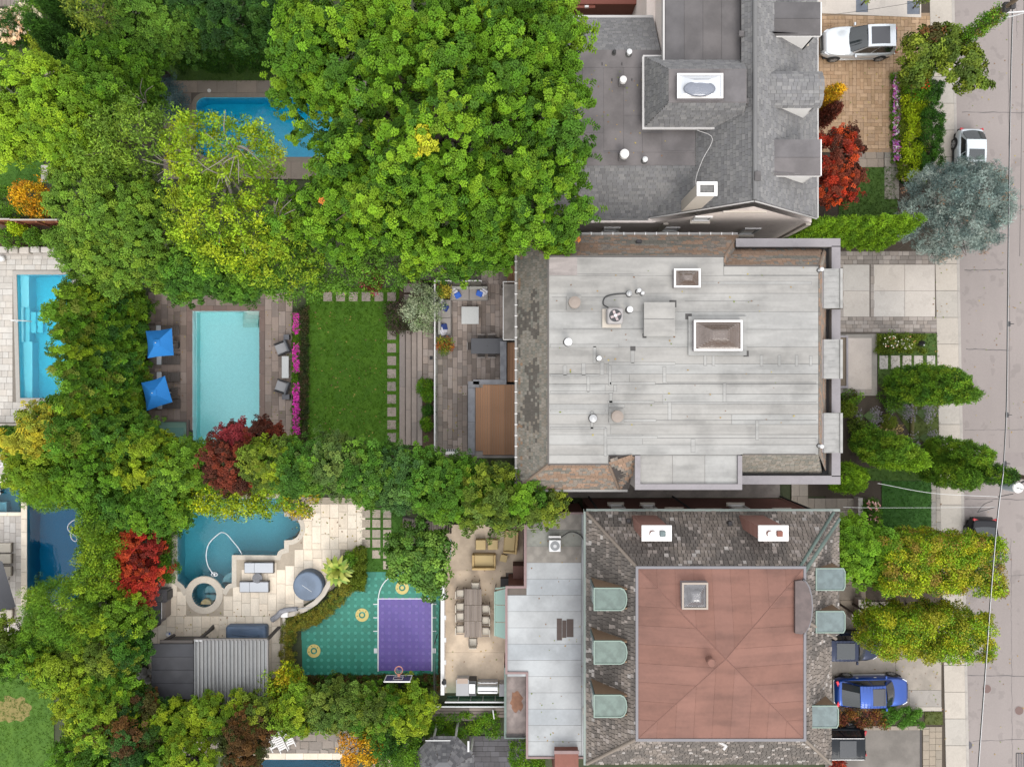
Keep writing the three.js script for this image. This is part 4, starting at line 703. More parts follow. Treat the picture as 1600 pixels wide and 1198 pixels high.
// ---------------------------------------------------------------- the grey shingled house in the north
{
  const h = thing('gabled_house', 'grey shingled house with stucco walls, dormers and flat roof sections', 'house', [10, 0, -17]);
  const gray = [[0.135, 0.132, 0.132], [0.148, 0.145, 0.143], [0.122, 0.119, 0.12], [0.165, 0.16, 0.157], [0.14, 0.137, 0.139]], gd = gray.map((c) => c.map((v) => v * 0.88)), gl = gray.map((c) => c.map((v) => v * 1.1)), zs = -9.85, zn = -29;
  part(h, 'wall', [prism([[2.1, zs + 0.3], [17.8, zs + 0.3], [17.8, zn], [8, zn], [8, -21.4], [2.1, -21.4]], -0.02, 6.3), face([[8.4, 6.3, zs + 0.3], [17.8, 6.3, zs + 0.3], [13.05, 10.3, zs + 0.3]], [0, 0, 1])], MT.stucco);
  part(h, 'pilaster', [box(9.0, 9.3, 0, 6.3, zs + 0.3, zs + 0.42), box(17.5, 17.8, 0, 6.2, zs + 0.3, zs + 0.42)], MT.cream);
  // main ridge
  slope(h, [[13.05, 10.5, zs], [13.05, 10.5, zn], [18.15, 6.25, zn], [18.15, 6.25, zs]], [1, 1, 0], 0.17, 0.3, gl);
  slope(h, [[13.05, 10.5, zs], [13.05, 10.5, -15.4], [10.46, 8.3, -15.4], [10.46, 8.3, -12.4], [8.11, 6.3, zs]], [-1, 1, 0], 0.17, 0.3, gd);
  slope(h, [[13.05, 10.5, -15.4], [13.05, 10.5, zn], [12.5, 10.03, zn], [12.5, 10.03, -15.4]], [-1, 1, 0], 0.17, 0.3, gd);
  part(h, 'ridge_cap', bar([13.05, 10.5, zs], [13.05, 10.5, zn], 0.13, 6), mat([0.15, 0.147, 0.147], { rough: 0.9, map: [T.grit, 0.5] }));
  part(h, 'rake_trim', [bar([13.05, 10.42, zs + 0.03], [18.15, 6.17, zs + 0.03], 0.055, 4), bar([13.05, 10.42, zs + 0.03], [8.11, 6.22, zs + 0.03], 0.055, 4)], MT.trim);
  part(h, 'gutter', [box(18.1, 18.24, 6.12, 6.26, zn, zs), box(2, 8.1, 6.18, 6.3, zs + 0.05, zs + 0.17)], MT.trim);
  part(h, 'vent_louvre', box(13.0 - 1.3, 13.0 + 1.1, 9.15, 9.3, zs + 0.3, zs + 0.4), MT.cream);
  // west wing: flat roof with shingled skirts
  slope(h, [[1.9, 6.3, zs + 0.03], [8.11, 6.3, zs + 0.03], [10.46, 8.3, -12.4], [3.2, 8.3, -12.4]], [0, 1, 1], 0.17, 0.3, gray);
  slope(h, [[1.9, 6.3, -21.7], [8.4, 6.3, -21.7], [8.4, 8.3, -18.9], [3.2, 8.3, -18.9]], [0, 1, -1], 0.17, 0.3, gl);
  slope(h, [[1.9, 6.3, -21.7], [1.9, 6.3, zs], [3.2, 8.3, -12.4], [3.2, 8.3, -18.9]], [-1, 1, 0], 0.17, 0.3, gray);
  part(h, 'gutter', box(1.9, 8.4, 6.2, 6.32, -21.86, -21.72), MT.trim);
  const f = part(h, 'flat_roof', box(3.2, 10.4, 8.1, 8.28, -18.9, -12.35), MT.grayRoof[0]);
  for (let k = 0, xs = [3.2, 4.0, 5.2, 6.32, 7.4, 8.5, 10.4]; k < 6; k++) { strip(f, 'roofing_sheet', xs[k] + 0.006, -17.9, xs[k + 1] - 0.006, -15.2 + (k % 3), 8.29, MT.grayRoof[k % 4]); strip(f, 'roofing_sheet', xs[k] + 0.006, -15.19 + (k % 3), xs[k + 1] - 0.006, -13.1, 8.29, MT.grayRoof[(k + 2) % 4]); }
  strip(f, 'roofing_sheet', 3.2, -18.9, 10.4, -17.91, 8.292, MT.grayRoof[3]); strip(f, 'roofing_sheet', 3.2, -13.09, 10.4, -12.36, 8.292, MT.grayRoof[2]);
  roundVent(h, 'roof_vent', X(974, 8.8), 8.3, Z(124, 8.8), 0.2, 0.55, MT.white, MT.grayRoof[1], 0.4); roundVent(h, 'roof_vent', X(976, 8.9), 8.3, Z(240, 8.9), 0.26, 0.65, MT.white, MT.grayRoof[1], 0.5);
  pipe(h, X(1008, 8.6), 8.3, Z(249, 8.6), 0.1, 0.3); pipe(h, X(983.5, 8.6), 8.3, Z(81, 8.6), 0.1, 0.3); pipe(h, X(960, 8.5), 8.3, Z(81, 8.5), 0.07, 0.2, MT.cable);
  for (let k = 0; k < 9; k++) part(h, 'snow_guard', cbox(X(910 + k * 15.5, 8.32), 8.32, -18.1 + (k % 2) * 0.9, 0.04, 0.05, 0.14), MT.gutterDark);
  // upper flat roof and the hipped lantern roof with the big white skylight
  part(h, 'upper_wall', [box(8.5, 12.5, 6, 9.4, zn, -17.5), box(7.6, 12.6, 8, 9.0, -18.0, -14.5)], MT.stucco);
  const uf = part(h, 'flat_roof', box(8.38, 12.6, 9.4, 9.5, zn, -17.45), MT.darkRoof[0]);
  for (let k = 0; k < 4; k++) strip(uf, 'roofing_sheet', 8.45 + k * 1.03 + 0.008, -29, 8.45 + (k + 1) * 1.03 - 0.008, -17.5, 9.51, MT.darkRoof[k % 4]);
  part(h, 'fascia', [box(8.3, 8.4, 9.2, 9.56, zn, -17.4), box(7.3, 8.4, 8.86, 9.0, -18.3, -18.2)], MT.trim);
  const e = [7.38, 12.8, -18.2, -14.28], t = [8.35, 12.5, -16.75, -14.95];
  slope(h, [[e[0], 9, e[2]], [e[0], 9, e[3]], [t[0], 10.8, t[3]], [t[0], 10.8, t[2]]], [-1, 1, 0], 0.17, 0.3, gray); slope(h, [[e[0], 9, e[3]], [e[1], 9, e[3]], [t[1], 10.8, t[3]], [t[0], 10.8, t[3]]], [0, 1, 1], 0.17, 0.3, gray);
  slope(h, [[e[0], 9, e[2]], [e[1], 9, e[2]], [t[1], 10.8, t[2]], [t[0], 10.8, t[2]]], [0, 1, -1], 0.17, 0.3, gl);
  strip(h, 'roofing_sheet', t[0], t[2], t[1], t[3], 10.8, MT.grayRoof[2]); strip(h, 'roofing_sheet', 11.3, -16.7, 12.45, -15, 10.815, MT.grayRoof[0]);
  part(h, 'gutter', [box(e[0] - 0.12, e[0], 8.9, 9.02, e[2], e[3]), box(e[0] - 0.12, 11.4, 8.9, 9.02, e[3], e[3] + 0.12)], MT.trim);
  skylight(h, ...prect(1058.5, 114, 1130.5, 153, 11.15), 10.8, 0.34, MT.domeWhite, MT.white, 0.3);
  part(h, 'skylight_lens', clean(new THREE.SphereGeometry(1, 24, 12, 0, Math.PI * 2, 0, Math.PI / 2).scale(0.85, 0.16, 0.42).translate(X(1094, 11.4), 11.28, Z(137, 11.4))), mat([0.1, 0.11, 0.14], { rough: 0.08, clearcoat: 1, bump: [T.blot, 1.2, 0.08] }));
  for (let k = 0; k < 2; k++) windowIn(h, 'z', -14.5, 8.6 + k * 1.6, 8.3, 8.85, 0.55, 1);
  // chimney and cable
  const c = part(h, 'chimney', box(9.74, 10.7, 7, 11.4, -10.5, -9.88), MT.cream); part(c, 'rim', prism(rect(9.68, -10.56, 10.76, -9.82), 11.4, 11.5, [rect(9.85, -10.4, 10.6, -9.98)]), MT.white); part(c, 'flue', box(9.85, 10.6, 11.41, 11.43, -10.4, -9.98), mat([0.13, 0.125, 0.12], { rough: 0.9, map: [T.blot, 0.6] }));
  part(h, 'roof_cable', tube([[10.3, 9.05, -14.1], [11.1, 9.25, -13.6], [10.6, 8.95, -12.4], [10.3, 8.75, -11.3], [10.5, 8.9, -10.6]], 0.02, 0.02, 5, 24), MT.trim);
  part(h, 'roof_vent', [rbox(12.6, 10.35, -15.2, 0.3, 0.2, 0.3, 0.04), rbox(12.4, 10.2, -18.9, 0.3, 0.2, 0.3, 0.04), rbox(13.15, 10.62, -11.1, 0.34, 0.16, 0.5, 0.04)], MT.darkRoof[1]);
  // street dormers
  for (const [z0, z1, x0, barrel] of [[-21.1, -19.26, 14.2, 0], [-17.24, -15.3, 13.9, 1], [-13.5, -11.5, 14.3, 0], [-25.6, -23.8, 14.2, 0]]) {
    const x1 = 17.0, y = 9.3, zc = (z0 + z1) / 2, d = part(h, 'dormer', [face([[x0, y - 0.1, z0 + 0.1], [x1 - 0.1, y - 0.1, z0 + 0.1], [x1 - 0.1, 7.2, z0 + 0.1], [x0, 9.5, z0 + 0.1]], [0, 0, -1]), face([[x0, 9.5, z1 - 0.1], [x1 - 0.1, 7.2, z1 - 0.1], [x1 - 0.1, y - 0.1, z1 - 0.1], [x0, y - 0.1, z1 - 0.1]], [0, 0, 1]), box(x1 - 0.2, x1 - 0.1, 7.1, y - 0.1, z0 + 0.1, z1 - 0.1)], MT.white);
    if (barrel) {
      const n = 8, ring = Array.from({ length: n + 1 }, (_, i) => { const a = Math.PI * i / n; return [zc - Math.cos(a) * (z1 - z0) / 2, y - 0.1 + Math.sin(a) * 0.55]; });
      for (let i = 0; i < n; i++) { const q = [[x0, ring[i][1], ring[i][0]], [x1 + 0.12, ring[i][1], ring[i][0]], [x1 + 0.12, ring[i + 1][1], ring[i + 1][0]], [x0, ring[i + 1][1], ring[i + 1][0]]]; part(d, 'roof', shingles(q, [0, 1, ring[i][0] + ring[i + 1][0] - 2 * zc], 0.17, 0.3, gl), shingleMat).userData.kind = 'stuff'; }
    } else { for (let k = 0; k < 2; k++) part(d, 'roof', box(x0 - 0.3, x1 + 0.08, y - 0.1, y + 0.01 - k * 0.002, z0 + (z1 - z0) * k / 2 + 0.008, z0 + (z1 - z0) * (k + 1) / 2 - 0.008), z0 < -19 ? MT.darkRoof[k] : MT.grayRoof[k]); part(d, 'fascia', [box(x0, x1 + 0.1, y - 0.22, y - 0.1, z1 - 0.1, z1 + 0.02), box(x1 + 0.08, x1 + 0.14, y - 0.2, y, z0, z1)], MT.white); }
    windowIn(d, 'x', x1 - 0.1, zc, 7.6, 8.8, 0.6, 1);
  }
  windowIn(h, 'z', zs + 0.3, 6.1, 4.3, 5.1, 0.5, 1); windowIn(h, 'z', zs + 0.3, 9.75, 4.3, 5.1, 0.5, 1); windowIn(h, 'z', zs + 0.3, 10.95, 7.3, 8.0, 0.5, 1); windowIn(h, 'z', zs + 0.3, 14.8, 3.4, 4.8, 0.5, 1);
}
// small red brick outbuilding at the top of the plan
{
  const t = thing('brick_garage', 'low red brown brick garage behind the grey shingled house', 'garage', [X(955), 0, Z(-20)]);
  part(t, 'wall', pbox(895, -60, 1007, 4, 0, 2.6), MT.brick);
  part(t, 'roof', pbox(893, -62, 1009, 6, 2.6, 2.75), mat([0.2, 0.06, 0.04], { rough: 0.8, map: [T.wood, 1] })); part(t, 'roof', pbox(893, 6.2, 930, 12, 2.5, 2.6), mat([0.23, 0.075, 0.05], { rough: 0.8 })); part(t, 'roof_vent', pbox(914, 8, 920, 11, 2.6, 2.75), MT.white);
}

// ---------------------------------------------------------------- the south house: slate slopes round a red pyramid roof
{
  const h = thing('slate_house', 'house with slate slopes, red pyramid roof, green copper dormers', 'house', [11.5, 0, 15]);
  const e = [4.35, 19.0, 7.48, 22.1], t = [6.82, 15.75, 10.0, 19.17], E0 = 7.2, T0 = 10.2, A = [11.36, 10.95, 14.62];
  const slate = [[0.155, 0.13, 0.11], [0.17, 0.142, 0.121], [0.14, 0.118, 0.1], [0.18, 0.152, 0.13], [0.15, 0.125, 0.107]];
  const pale = (a, b, H) => { const n = hash2(Math.round(a * 11), Math.round(b * 9), 6), d = fbm(a * 0.5 + 30, b * 0.7 + 12, 512, 4, 64), e = 0.5 * fbm(a * 2 + 5, b * 2, 512, 2, 65); if (b > H - 0.2) return [0.24, 0.19, 0.14]; if (n > 0.97) return [0.29, 0.265, 0.245]; if (n > 0.86) return [0.215, 0.185, 0.165]; return d + e > 0.8 ? [0.095, 0.082, 0.072] : d + e > 0.72 ? [0.12, 0.102, 0.088] : null; };
  part(h, 'wall', prism([[4.8, 7.8], [18.5, 7.8], [18.5, 15], [18.1, 15], [18.1, 21.6], [4.8, 21.6]], -0.02, E0), MT.brick);
  slope(h, [[e[0], E0, e[2]], [e[1], E0, e[2]], [t[1], T0, t[2]], [t[0], T0, t[2]]], [0, 1, -1], 0.23, 0.24, slate, { blotch: pale, vary: 0.2, lift: 0.045, gap: 0.035 });
  slope(h, [[e[0], E0, e[2]], [e[0], E0, e[3]], [t[0], T0, t[3]], [t[0], T0, t[2]]], [-1, 1, 0], 0.23, 0.24, slate, { blotch: pale, vary: 0.2, lift: 0.045, gap: 0.035 });
  slope(h, [[e[0], E0, e[3]], [e[1] - 0.45, E0, e[3]], [t[1], T0, t[3]], [t[0], T0, t[3]]], [0, 1, 1], 0.23, 0.24, slate, { blotch: pale, vary: 0.2, lift: 0.045, gap: 0.035 });
  slope(h, [[e[1], E0, e[2]], [e[1], E0, 14.6], [t[1], T0, 14.6], [t[1], T0, t[2]]], [1, 1, 0], 0.23, 0.24, slate, { blotch: pale, vary: 0.2, lift: 0.045, gap: 0.035 });
  slope(h, [[e[1] - 0.45, E0, 14.6], [e[1] - 0.45, E0, e[3]], [t[1], T0, t[3]], [t[1], T0, 14.6]], [1, 1, 0], 0.23, 0.24, slate, { blotch: pale, vary: 0.2, lift: 0.045, gap: 0.035 });
  const hipM = mat([0.2, 0.165, 0.135], { rough: 0.9, map: [T.grit, 0.6] }), hip = (a, b) => part(h, 'hip_cap', bar(a, b, 0.1, 5), hipM);
  hip([e[0], E0 + 0.03, e[2]], [t[0], T0, t[2]]); hip([e[0], E0 + 0.03, e[3]], [t[0], T0, t[3]]); hip([e[1] - 0.45, E0 + 0.03, e[3]], [t[1], T0, t[3]]);
  part(h, 'hip_cap', [bar([e[1], E0 + 0.03, e[2] + 0.4], [t[1] + 0.05, T0, t[2] + 0.2], 0.13, 5), bar([e[1] - 0.3, E0 + 0.03, e[2] + 0.02], [t[1] - 0.2, T0, t[2]], 0.1, 5)], MT.copper[0]); part(h, 'hip_cap', bar([e[1] - 0.2, E0 + 0.1, 14.8], [t[1] + 0.1, T0, 12.8], 0.1, 5), hipM);
  part(h, 'gutter', [box(e[0] - 0.16, e[1] + 0.1, E0 - 0.14, E0, e[2] - 0.18, e[2] - 0.04), box(e[0] - 0.18, e[0] - 0.03, E0 - 0.14, E0, e[2] - 0.18, e[3] + 0.1)], mat([0.17, 0.2, 0.18], { rough: 0.6 }));
  // red pyramid, laid in sheets that run with each face
  const faces = [[[t[0], T0 + 0.05, t[2]], [t[1], T0 + 0.05, t[2]]], [[t[1], T0 + 0.05, t[2]], [t[1], T0 + 0.05, t[3]]], [[t[1], T0 + 0.05, t[3]], [t[0], T0 + 0.05, t[3]]], [[t[0], T0 + 0.05, t[3]], [t[0], T0 + 0.05, t[2]]]];
  part(h, 'roof_core', box(t[0], t[1], E0, T0 + 0.02, t[2], t[3]), MT.underlay);
  faces.forEach(([a, b], k) => {
    const o = part(h, 'pyramid_face', face([a, b, A], [0, 1, 0]), MT.redRoof[2]), n = 9, L = (p, q, s) => p.map((v, i) => v + (q[i] - v) * s);
    for (let i = 0; i < n; i++) { // sheets run from eave up, clipped by the hips
      const s0 = (i + 0.006) / n, s1 = (i + 0.994) / n, ht = (s) => 1 - Math.abs(2 * s - 1), up = (s) => { const p = L(a, b, s), m = L(a, b, 0.5), k2 = ht(s); return [p[0] + (A[0] - m[0]) * k2, p[1] + (A[1] - m[1]) * k2, p[2] + (A[2] - m[2]) * k2].map((v, q) => v + (q === 1 ? 0.012 : 0)); };
      const pts = [L(a, b, s0), L(a, b, s1)].map((p) => [p[0], p[1] + 0.012, p[2]]); pts.push(up(s1)); if (s0 < 0.5 && s1 > 0.5) pts.push([A[0], A[1] + 0.012, A[2]]); pts.push(up(s0));
      part(o, 'roofing_sheet', face(pts, [0, 1, 0]), MT.redRoof[(i * 2 + k) % 5]);
    }
    part(h, 'hip_strip', bar([a[0], a[1] + 0.0, a[2]], [A[0], A[1] + 0.0, A[2]], 0.03, 6), MT.redRoof[3]);
  });
  const em = mat([0.125, 0.12, 0.13], { rough: 0.6 });
  for (const q of [box(t[0] - 0.14, t[1] + 0.14, T0, T0 + 0.1, t[2] - 0.14, t[2]), box(t[0] - 0.14, t[1] + 0.14, T0, T0 + 0.1, t[3], t[3] + 0.14), box(t[0] - 0.14, t[0], T0, T0 + 0.1, t[2], t[3]), box(t[1], t[1] + 0.14, T0, T0 + 0.1, t[2], 10.6), box(t[1], t[1] + 0.14, T0, T0 + 0.1, 13.4, t[3])]) part(h, 'roof_edge', q, em);
  { const n = 8, pts = arc(15.75, 12, 1.45, -Math.PI / 2, Math.PI / 2, n).map(([x, z]) => [15.55 + (x - 15.75) * 0.38, z]); part(h, 'eyebrow_roof', prism([...pts, [15.2, 13.4], [15.2, 10.6]], T0 + 0.05, T0 + 0.34), mat([0.085, 0.06, 0.056], { rough: 0.6, map: [T.blot, 1.5] })); part(h, 'eyebrow_flashing', prism(pts.map(([x, z]) => [x + 0.12, z]).concat([[15.75, 13.5], [15.75, 10.5]]), T0, T0 + 0.2), em); }
  skylight(h, ...prect(1066.5, 911, 1107.5, 953, 10.9), 10.2, 0.62, MT.domeSmoke, mat([0.25, 0.21, 0.175], { rough: 0.6 }), 0.28);
  { const o = part(h, 'vent_pipe', cyl(10.5, 10.7, 11.3, 14.68, 0.2, 0.17), MT.redRoof[1]); part(o, 'cap', cyl(10.5, 11.3, 11.36, 14.68, 0.24, 0.2), MT.redRoof[4]); }
  for (const [x0, x1] of [[6.95, 8.45], [13.15, 14.65]]) {
    const c = part(h, 'chimney', box(x0 - 0.02, x1 - 0.1, 6.5, 10.85, 7.62, 8.28), MT.brickTop);
    for (let y = 7.3; y < 10.8; y += 0.22) part(c, 'mortar_course', box(x0 - 0.024, x1 - 0.096, y, y + 0.025, 7.616, 8.284), mat([0.3, 0.2, 0.165], { rough: 0.95 }));
    part(c, 'cap', box(x0 - 0.06, x1 + 0.03, 10.85, 10.97, 7.53, 8.36), MT.white);
    part(c, 'flue', [cyl(x0 + 0.5, 10.97, 11.15, 7.95, 0.16)], MT.brickTop); part(c, 'flue_cap', cyl(x0 + 0.5, 11.15, 11.19, 7.95, 0.15), MT.white); part(c, 'flue', rbox(x0 + 1.03, 11.05, 7.95, 0.3, 0.18, 0.3, 0.04), x0 > 10 ? MT.brickTop : MT.copperBlue[0]);
  }
  // west dormers with green copper roofs, street dormers with blue copper roofs
  const dormer = (x0, x1, z0, z1, y, dir, m) => {
    const zc = (z0 + z1) / 2, front = dir < 0 ? x0 : x1, back = dir < 0 ? x1 : x0, n = 6;
    const d = part(h, 'dormer', [box(Math.min(front - dir * 0.12, back), Math.max(front - dir * 0.12, back), E0 + 0.2, y - 0.06, z0 + 0.07, z0 + 0.14), box(Math.min(front - dir * 0.12, back), Math.max(front - dir * 0.12, back), E0 + 0.2, y - 0.06, z1 - 0.14, z1 - 0.07)], mat([0.2, 0.13, 0.08], { rough: 0.9, map: [T.grit, 0.5] }));
    const outline = [[front, z0], [back - dir * -0.0, z0]].length && (dir < 0 ? [[x0, z0], [x1 - 0.35, z0], ...arc(x1 - 0.35, zc, (z1 - z0) / 2, -Math.PI / 2, Math.PI / 2, n).map(([x, z]) => [x1 - 0.35 + (x - x1 + 0.35) * 0.55, z]), [x0, z1]] : [[x0, z0], [x1 - 0.1, z0], [x1, z0 + 0.2], [x1, z1 - 0.2], [x1 - 0.1, z1], [x0, z1]]);
    part(d, 'roof', prism(outline, y - 0.06, y), m);
    part(d, 'roof_rim', prism(outline, y, y + 0.035, [offsetPoly(outline, -0.06)]), mat([0.15, 0.2, 0.17], { rough: 0.6 }));
    const fx = front - dir * 0.1; part(d, 'window', box(fx, fx + dir * 0.05, E0 + 0.5, y - 0.1, z0 + 0.12, z1 - 0.12), MT.copperBlue[1]); part(d, 'pane', box(fx + dir * 0.05, fx + dir * 0.07, E0 + 0.75, y - 0.3, z0 + 0.25, z1 - 0.25), mat([0.14, 0.2, 0.24], { rough: 0.1, clearcoat: 1 }));
    return d;
  };
  [[11.12, 12.38], [14.0, 15.3], [16.95, 18.2]].forEach(([a, b], i) => dormer(4.45, 6.29, a, b, 9.9, -1, MT.copper[i]));
  [[16.8, 18.45, 10.2, 11.45], [16.8, 18.45, 12.57, 13.8], [16.4, 18.08, 17.8, 19.05]].forEach(([x0, x1, a, b], i) => dormer(x0, x1, a, b, 9.3, 1, MT.copperBlue[i]));
  for (const [x, y0, w] of [[6.6, 3.3, 0.45], [8.6, 3.4, 0.4], [9.9, 5.2, 0.5], [11.9, 5.6, 0.7], [14.2, 3.4, 0.5], [16.4, 5.4, 0.5]]) windowIn(h, 'z', 7.8, x, y0, y0 + 1.1, w, -1);
  for (const x of [7, 10, 13, 16]) { windowIn(h, 'z', 21.6, x, 4.4, 6.2, 0.55, 1); windowIn(h, 'z', 21.6, x, 1.2, 3, 0.55, 1); }
  part(h, 'downpipe', [cyl(5.2, 0.1, 7, 7.66, 0.06), cyl(10.9, 0.1, 7, 7.66, 0.06), cyl(18.2, 0.1, 7, 7.66, 0.06)], MT.cable);
  for (const [u, v] of [[982, 813], [1140, 817], [1046, 880]]) part(h, 'roof_vent', rbox(X(u, 7.9), 7.95 + (v > 850 ? 2 : 0), Z(v, 7.9), 0.22, 0.3, 0.25, 0.04), MT.gutterDark);
  part(h, 'flashing', [rbox(0, 0, 0, 0.5, 0.03, 0.12, 0.01).rotateX(-0.6).rotateY(-0.5).translate(X(1128, 9.6), 9.75, Z(1160, 9.6)), rbox(0, 0, 0, 0.3, 0.03, 0.12, 0.01).rotateX(-0.6).rotateY(0.9).translate(X(1131, 9.4), 9.68, Z(1164, 9.4))], MT.white);

  // flat roofed extension on the garden side
  const H = 4.5, P0 = [[0.87, 8.03], [4.62, 8.03], [4.62, 23.07], [0.97, 23.07], [0.97, 17.87], [-0.3, 17.87], [-0.33, 12.58], [0.86, 12.58]];
  const x = thing('flat_roofed_extension', 'single storey brick extension with a pale blue grey flat roof', 'extension', [2.5, 0, 15]);
  part(x, 'wall', prism(offsetPoly(P0, -0.1), -0.02, H - 0.1), MT.brick);
  part(x, 'roof_deck', prism(P0, H - 0.1, H - 0.02), MT.joint);
  const rowsZ = []; for (let z = 8.06; z < 23; z += 1.005) rowsZ.push(z);
  rowsZ.forEach((z, i) => { const z1 = Math.min(z + 1.0, 23.04), xl = z > 12.5 && z < 17.9 ? -0.28 : z >= 17.9 ? 1.0 : 0.9; const tan = i < 3; strip(x, 'membrane_sheet', xl, z + 0.008, 4.28, z1 - 0.006, H + 0.001 * (i % 2), tan ? mat([0.22 - 0.02 * (i === 1), 0.2, 0.175], { rough: 0.8, map: [T.blot, 2] }) : MT.coldRoof[i % 4]); strip(x, 'seam', xl, z1 - 0.006, 3.9, z1 + 0.014, H - 0.004, MT.sealant); });
  strip(x, 'membrane_sheet', 4.3, 8.06, 4.5, 23.04, H + 0.004, MT.coldRoof[1]); part(x, 'gutter', box(4.5, 4.62, H - 0.1, H + 0.06, 8.06, 23.04), MT.capMetal);
  const cp = (a, b, c, e2) => part(x, 'roof_edge', box(a, c, H - 0.12, H + 0.1, b, e2), MT.capBrown);
  cp(0.8, 7.95, 4.5, 8.06); cp(0.74, 8.06, 0.9, 12.5); cp(-0.4, 12.5, 0.9, 12.64); cp(-0.42, 12.64, -0.28, 17.8); cp(-0.42, 17.8, 1.0, 17.93); cp(0.86, 17.93, 1.0, 23.04); cp(0.86, 23.04, 4.5, 23.15);
  { const ax = X(867, 5), az = Z(852, 5), ac = part(x, 'air_conditioner', rbox(ax, H + 0.35, az, 0.72, 0.6, 0.72, 0.06), MT.whiteMetal); part(ac, 'fan_grille', cyl(ax, H + 0.65, H + 0.67, az, 0.29, 0.29, 22), mat([0.16, 0.165, 0.17], { rough: 0.5 })); part(ac, 'fan_hub', cyl(ax, H + 0.67, H + 0.7, az, 0.11, 0.11), MT.grayMetal); part(ac, 'bracket', cbox(ax, H + 0.4, az - 0.5, 0.75, 0.1, 0.12), MT.white); part(ac, 'cable', tube([[ax + 0.3, H + 0.3, az - 0.4], [ax + 1, H + 0.1, az - 0.75], [ax + 1.6, H + 0.1, az - 0.55], [4.45, H + 0.1, az - 0.2]], 0.03, 0.03, 5, 20), MT.cable); }
  [[870, 966, 878, 1000], [878.5, 969, 885, 996], [885.5, 967, 896, 995]].forEach((q) => strip(x, 'shingle_patch', X(q[0], H), Z(q[1], H), X(q[2], H), Z(q[3], H), H + 0.016, mat([0.075, 0.055, 0.048], { rough: 0.9, map: [T.wood, 0.5] })));
  part(x, 'roof_vent', [rbox(X(913, 4.7), 4.65, Z(1111, 4.7), 0.18, 0.2, 0.4, 0.03)], MT.cream);
  const lr = part(x, 'lower_roof', box(-0.35, 0.86, 3.0, 3.2, 17.95, 22.4), mat([0.24, 0.2, 0.185], { rough: 0.85, map: [T.blot, 1.3] })); part(lr, 'parapet', [box(-0.5, -0.35, 2.8, 3.5, 17.95, 22.4), box(-0.5, 0.86, 2.8, 3.4, 22.4, 22.5)], MT.copper[0]); part(lr, 'rust_stain', sheet(arc(0.3, 20.2, 0.42, 0, Math.PI * 1.9, 18).map(([a, b], i) => [0.3 + (a - 0.3) * (0.7 + 0.6 * hash2(i, 2, 2)), 20.2 + (b - 20.2) * (1 + 1.1 * hash2(i, 3, 2))]), 3.206), MT.rust); part(lr, 'lower_wall', box(-0.5, 0.86, -0.02, 2.99, 17.95, 22.5), MT.brick);
  for (let k = 0; k < 4; k++) part(lr, 'railing_bar', cbox(0.2, 3.6, 22.1 + k * 0.07, 1.2, 0.03, 0.03), MT.gutterDark);
  const ch = part(x, 'brick_stack', pbox(867, 1174, 904, 1235, 0, 5.1), MT.brickTop); part(ch, 'rim', pbox(866, 1173, 905, 1178, 5.1, 5.16), MT.capBrown);
  const dr = part(x, 'cellar_door', pbox(801.5, 884, 820, 916, 1.0, 2.2), mat([0.095, 0.04, 0.03], { rough: 0.7, map: [T.wood, 0.4] })); for (let k = 0; k < 6; k++) part(dr, 'door_board', pbox(802 + k * 3, 884.5, 804.6 + k * 3, 915.5, 2.2, 2.23), mat([0.11, 0.048, 0.036], { rough: 0.7 }));
  part(x, 'threshold', pbox(782, 904, 802, 918, 1.0, 1.5), MT.gutterDark);
  const cw = thing('glass_canopy', 'pale green glass canopy on the wall above the patio', 'canopy', [X(783, 3), 1, Z(958, 3)]);
  for (let k = 0; k < 3; k++) { const v0 = 919 + k * 27, v1 = v0 + 26; part(cw, 'glass_panel', face([[X(773, 3), 2.9, Z(v0, 3) + (k === 0 ? 0.25 : 0)], [X(792, 3.3), 3.3, Z(v0, 3.3)], [X(792, 3.3), 3.3, Z(v1, 3.3)], [X(773, 3), 2.9, Z(v1, 3) - (k === 2 ? 0.2 : 0)]], [0, 1, 0]), mat([0.14, 0.24, 0.2], { rough: 0.12, clearcoat: 1 })); }
  part(cw, 'frame', [bar([X(773, 3), 2.9, Z(925, 3)], [X(773, 3), 2.9, Z(994, 3)], 0.05), bar([X(774, 3), 2.92, Z(920, 3)], [X(792, 3.3), 3.32, Z(917, 3.3)], 0.05)], mat([0.25, 0.35, 0.3], { rough: 0.5 })); part(cw, 'post', [cyl(X(774, 2), 1, 2.9, Z(926, 2.8), 0.05), cyl(X(774, 2), 1, 2.9, Z(990, 2.8), 0.05)], MT.grayMetal);
}

// ---------------------------------------------------------------- vegetation
const leafMat = new THREE.MeshPhysicalMaterial({ color: 0xffffff, roughness: 0.6, side: THREE.DoubleSide, specularIntensity: 0.35 });
const needleMat = new THREE.MeshPhysicalMaterial({ color: 0xffffff, roughness: 0.8, side: THREE.DoubleSide, specularIntensity: 0.4 });
const unit = () => { const z = rr(-1, 1), a = rr(0, Math.PI * 2), r = Math.sqrt(1 - z * z); return V(r * Math.cos(a), z, r * Math.sin(a)); };
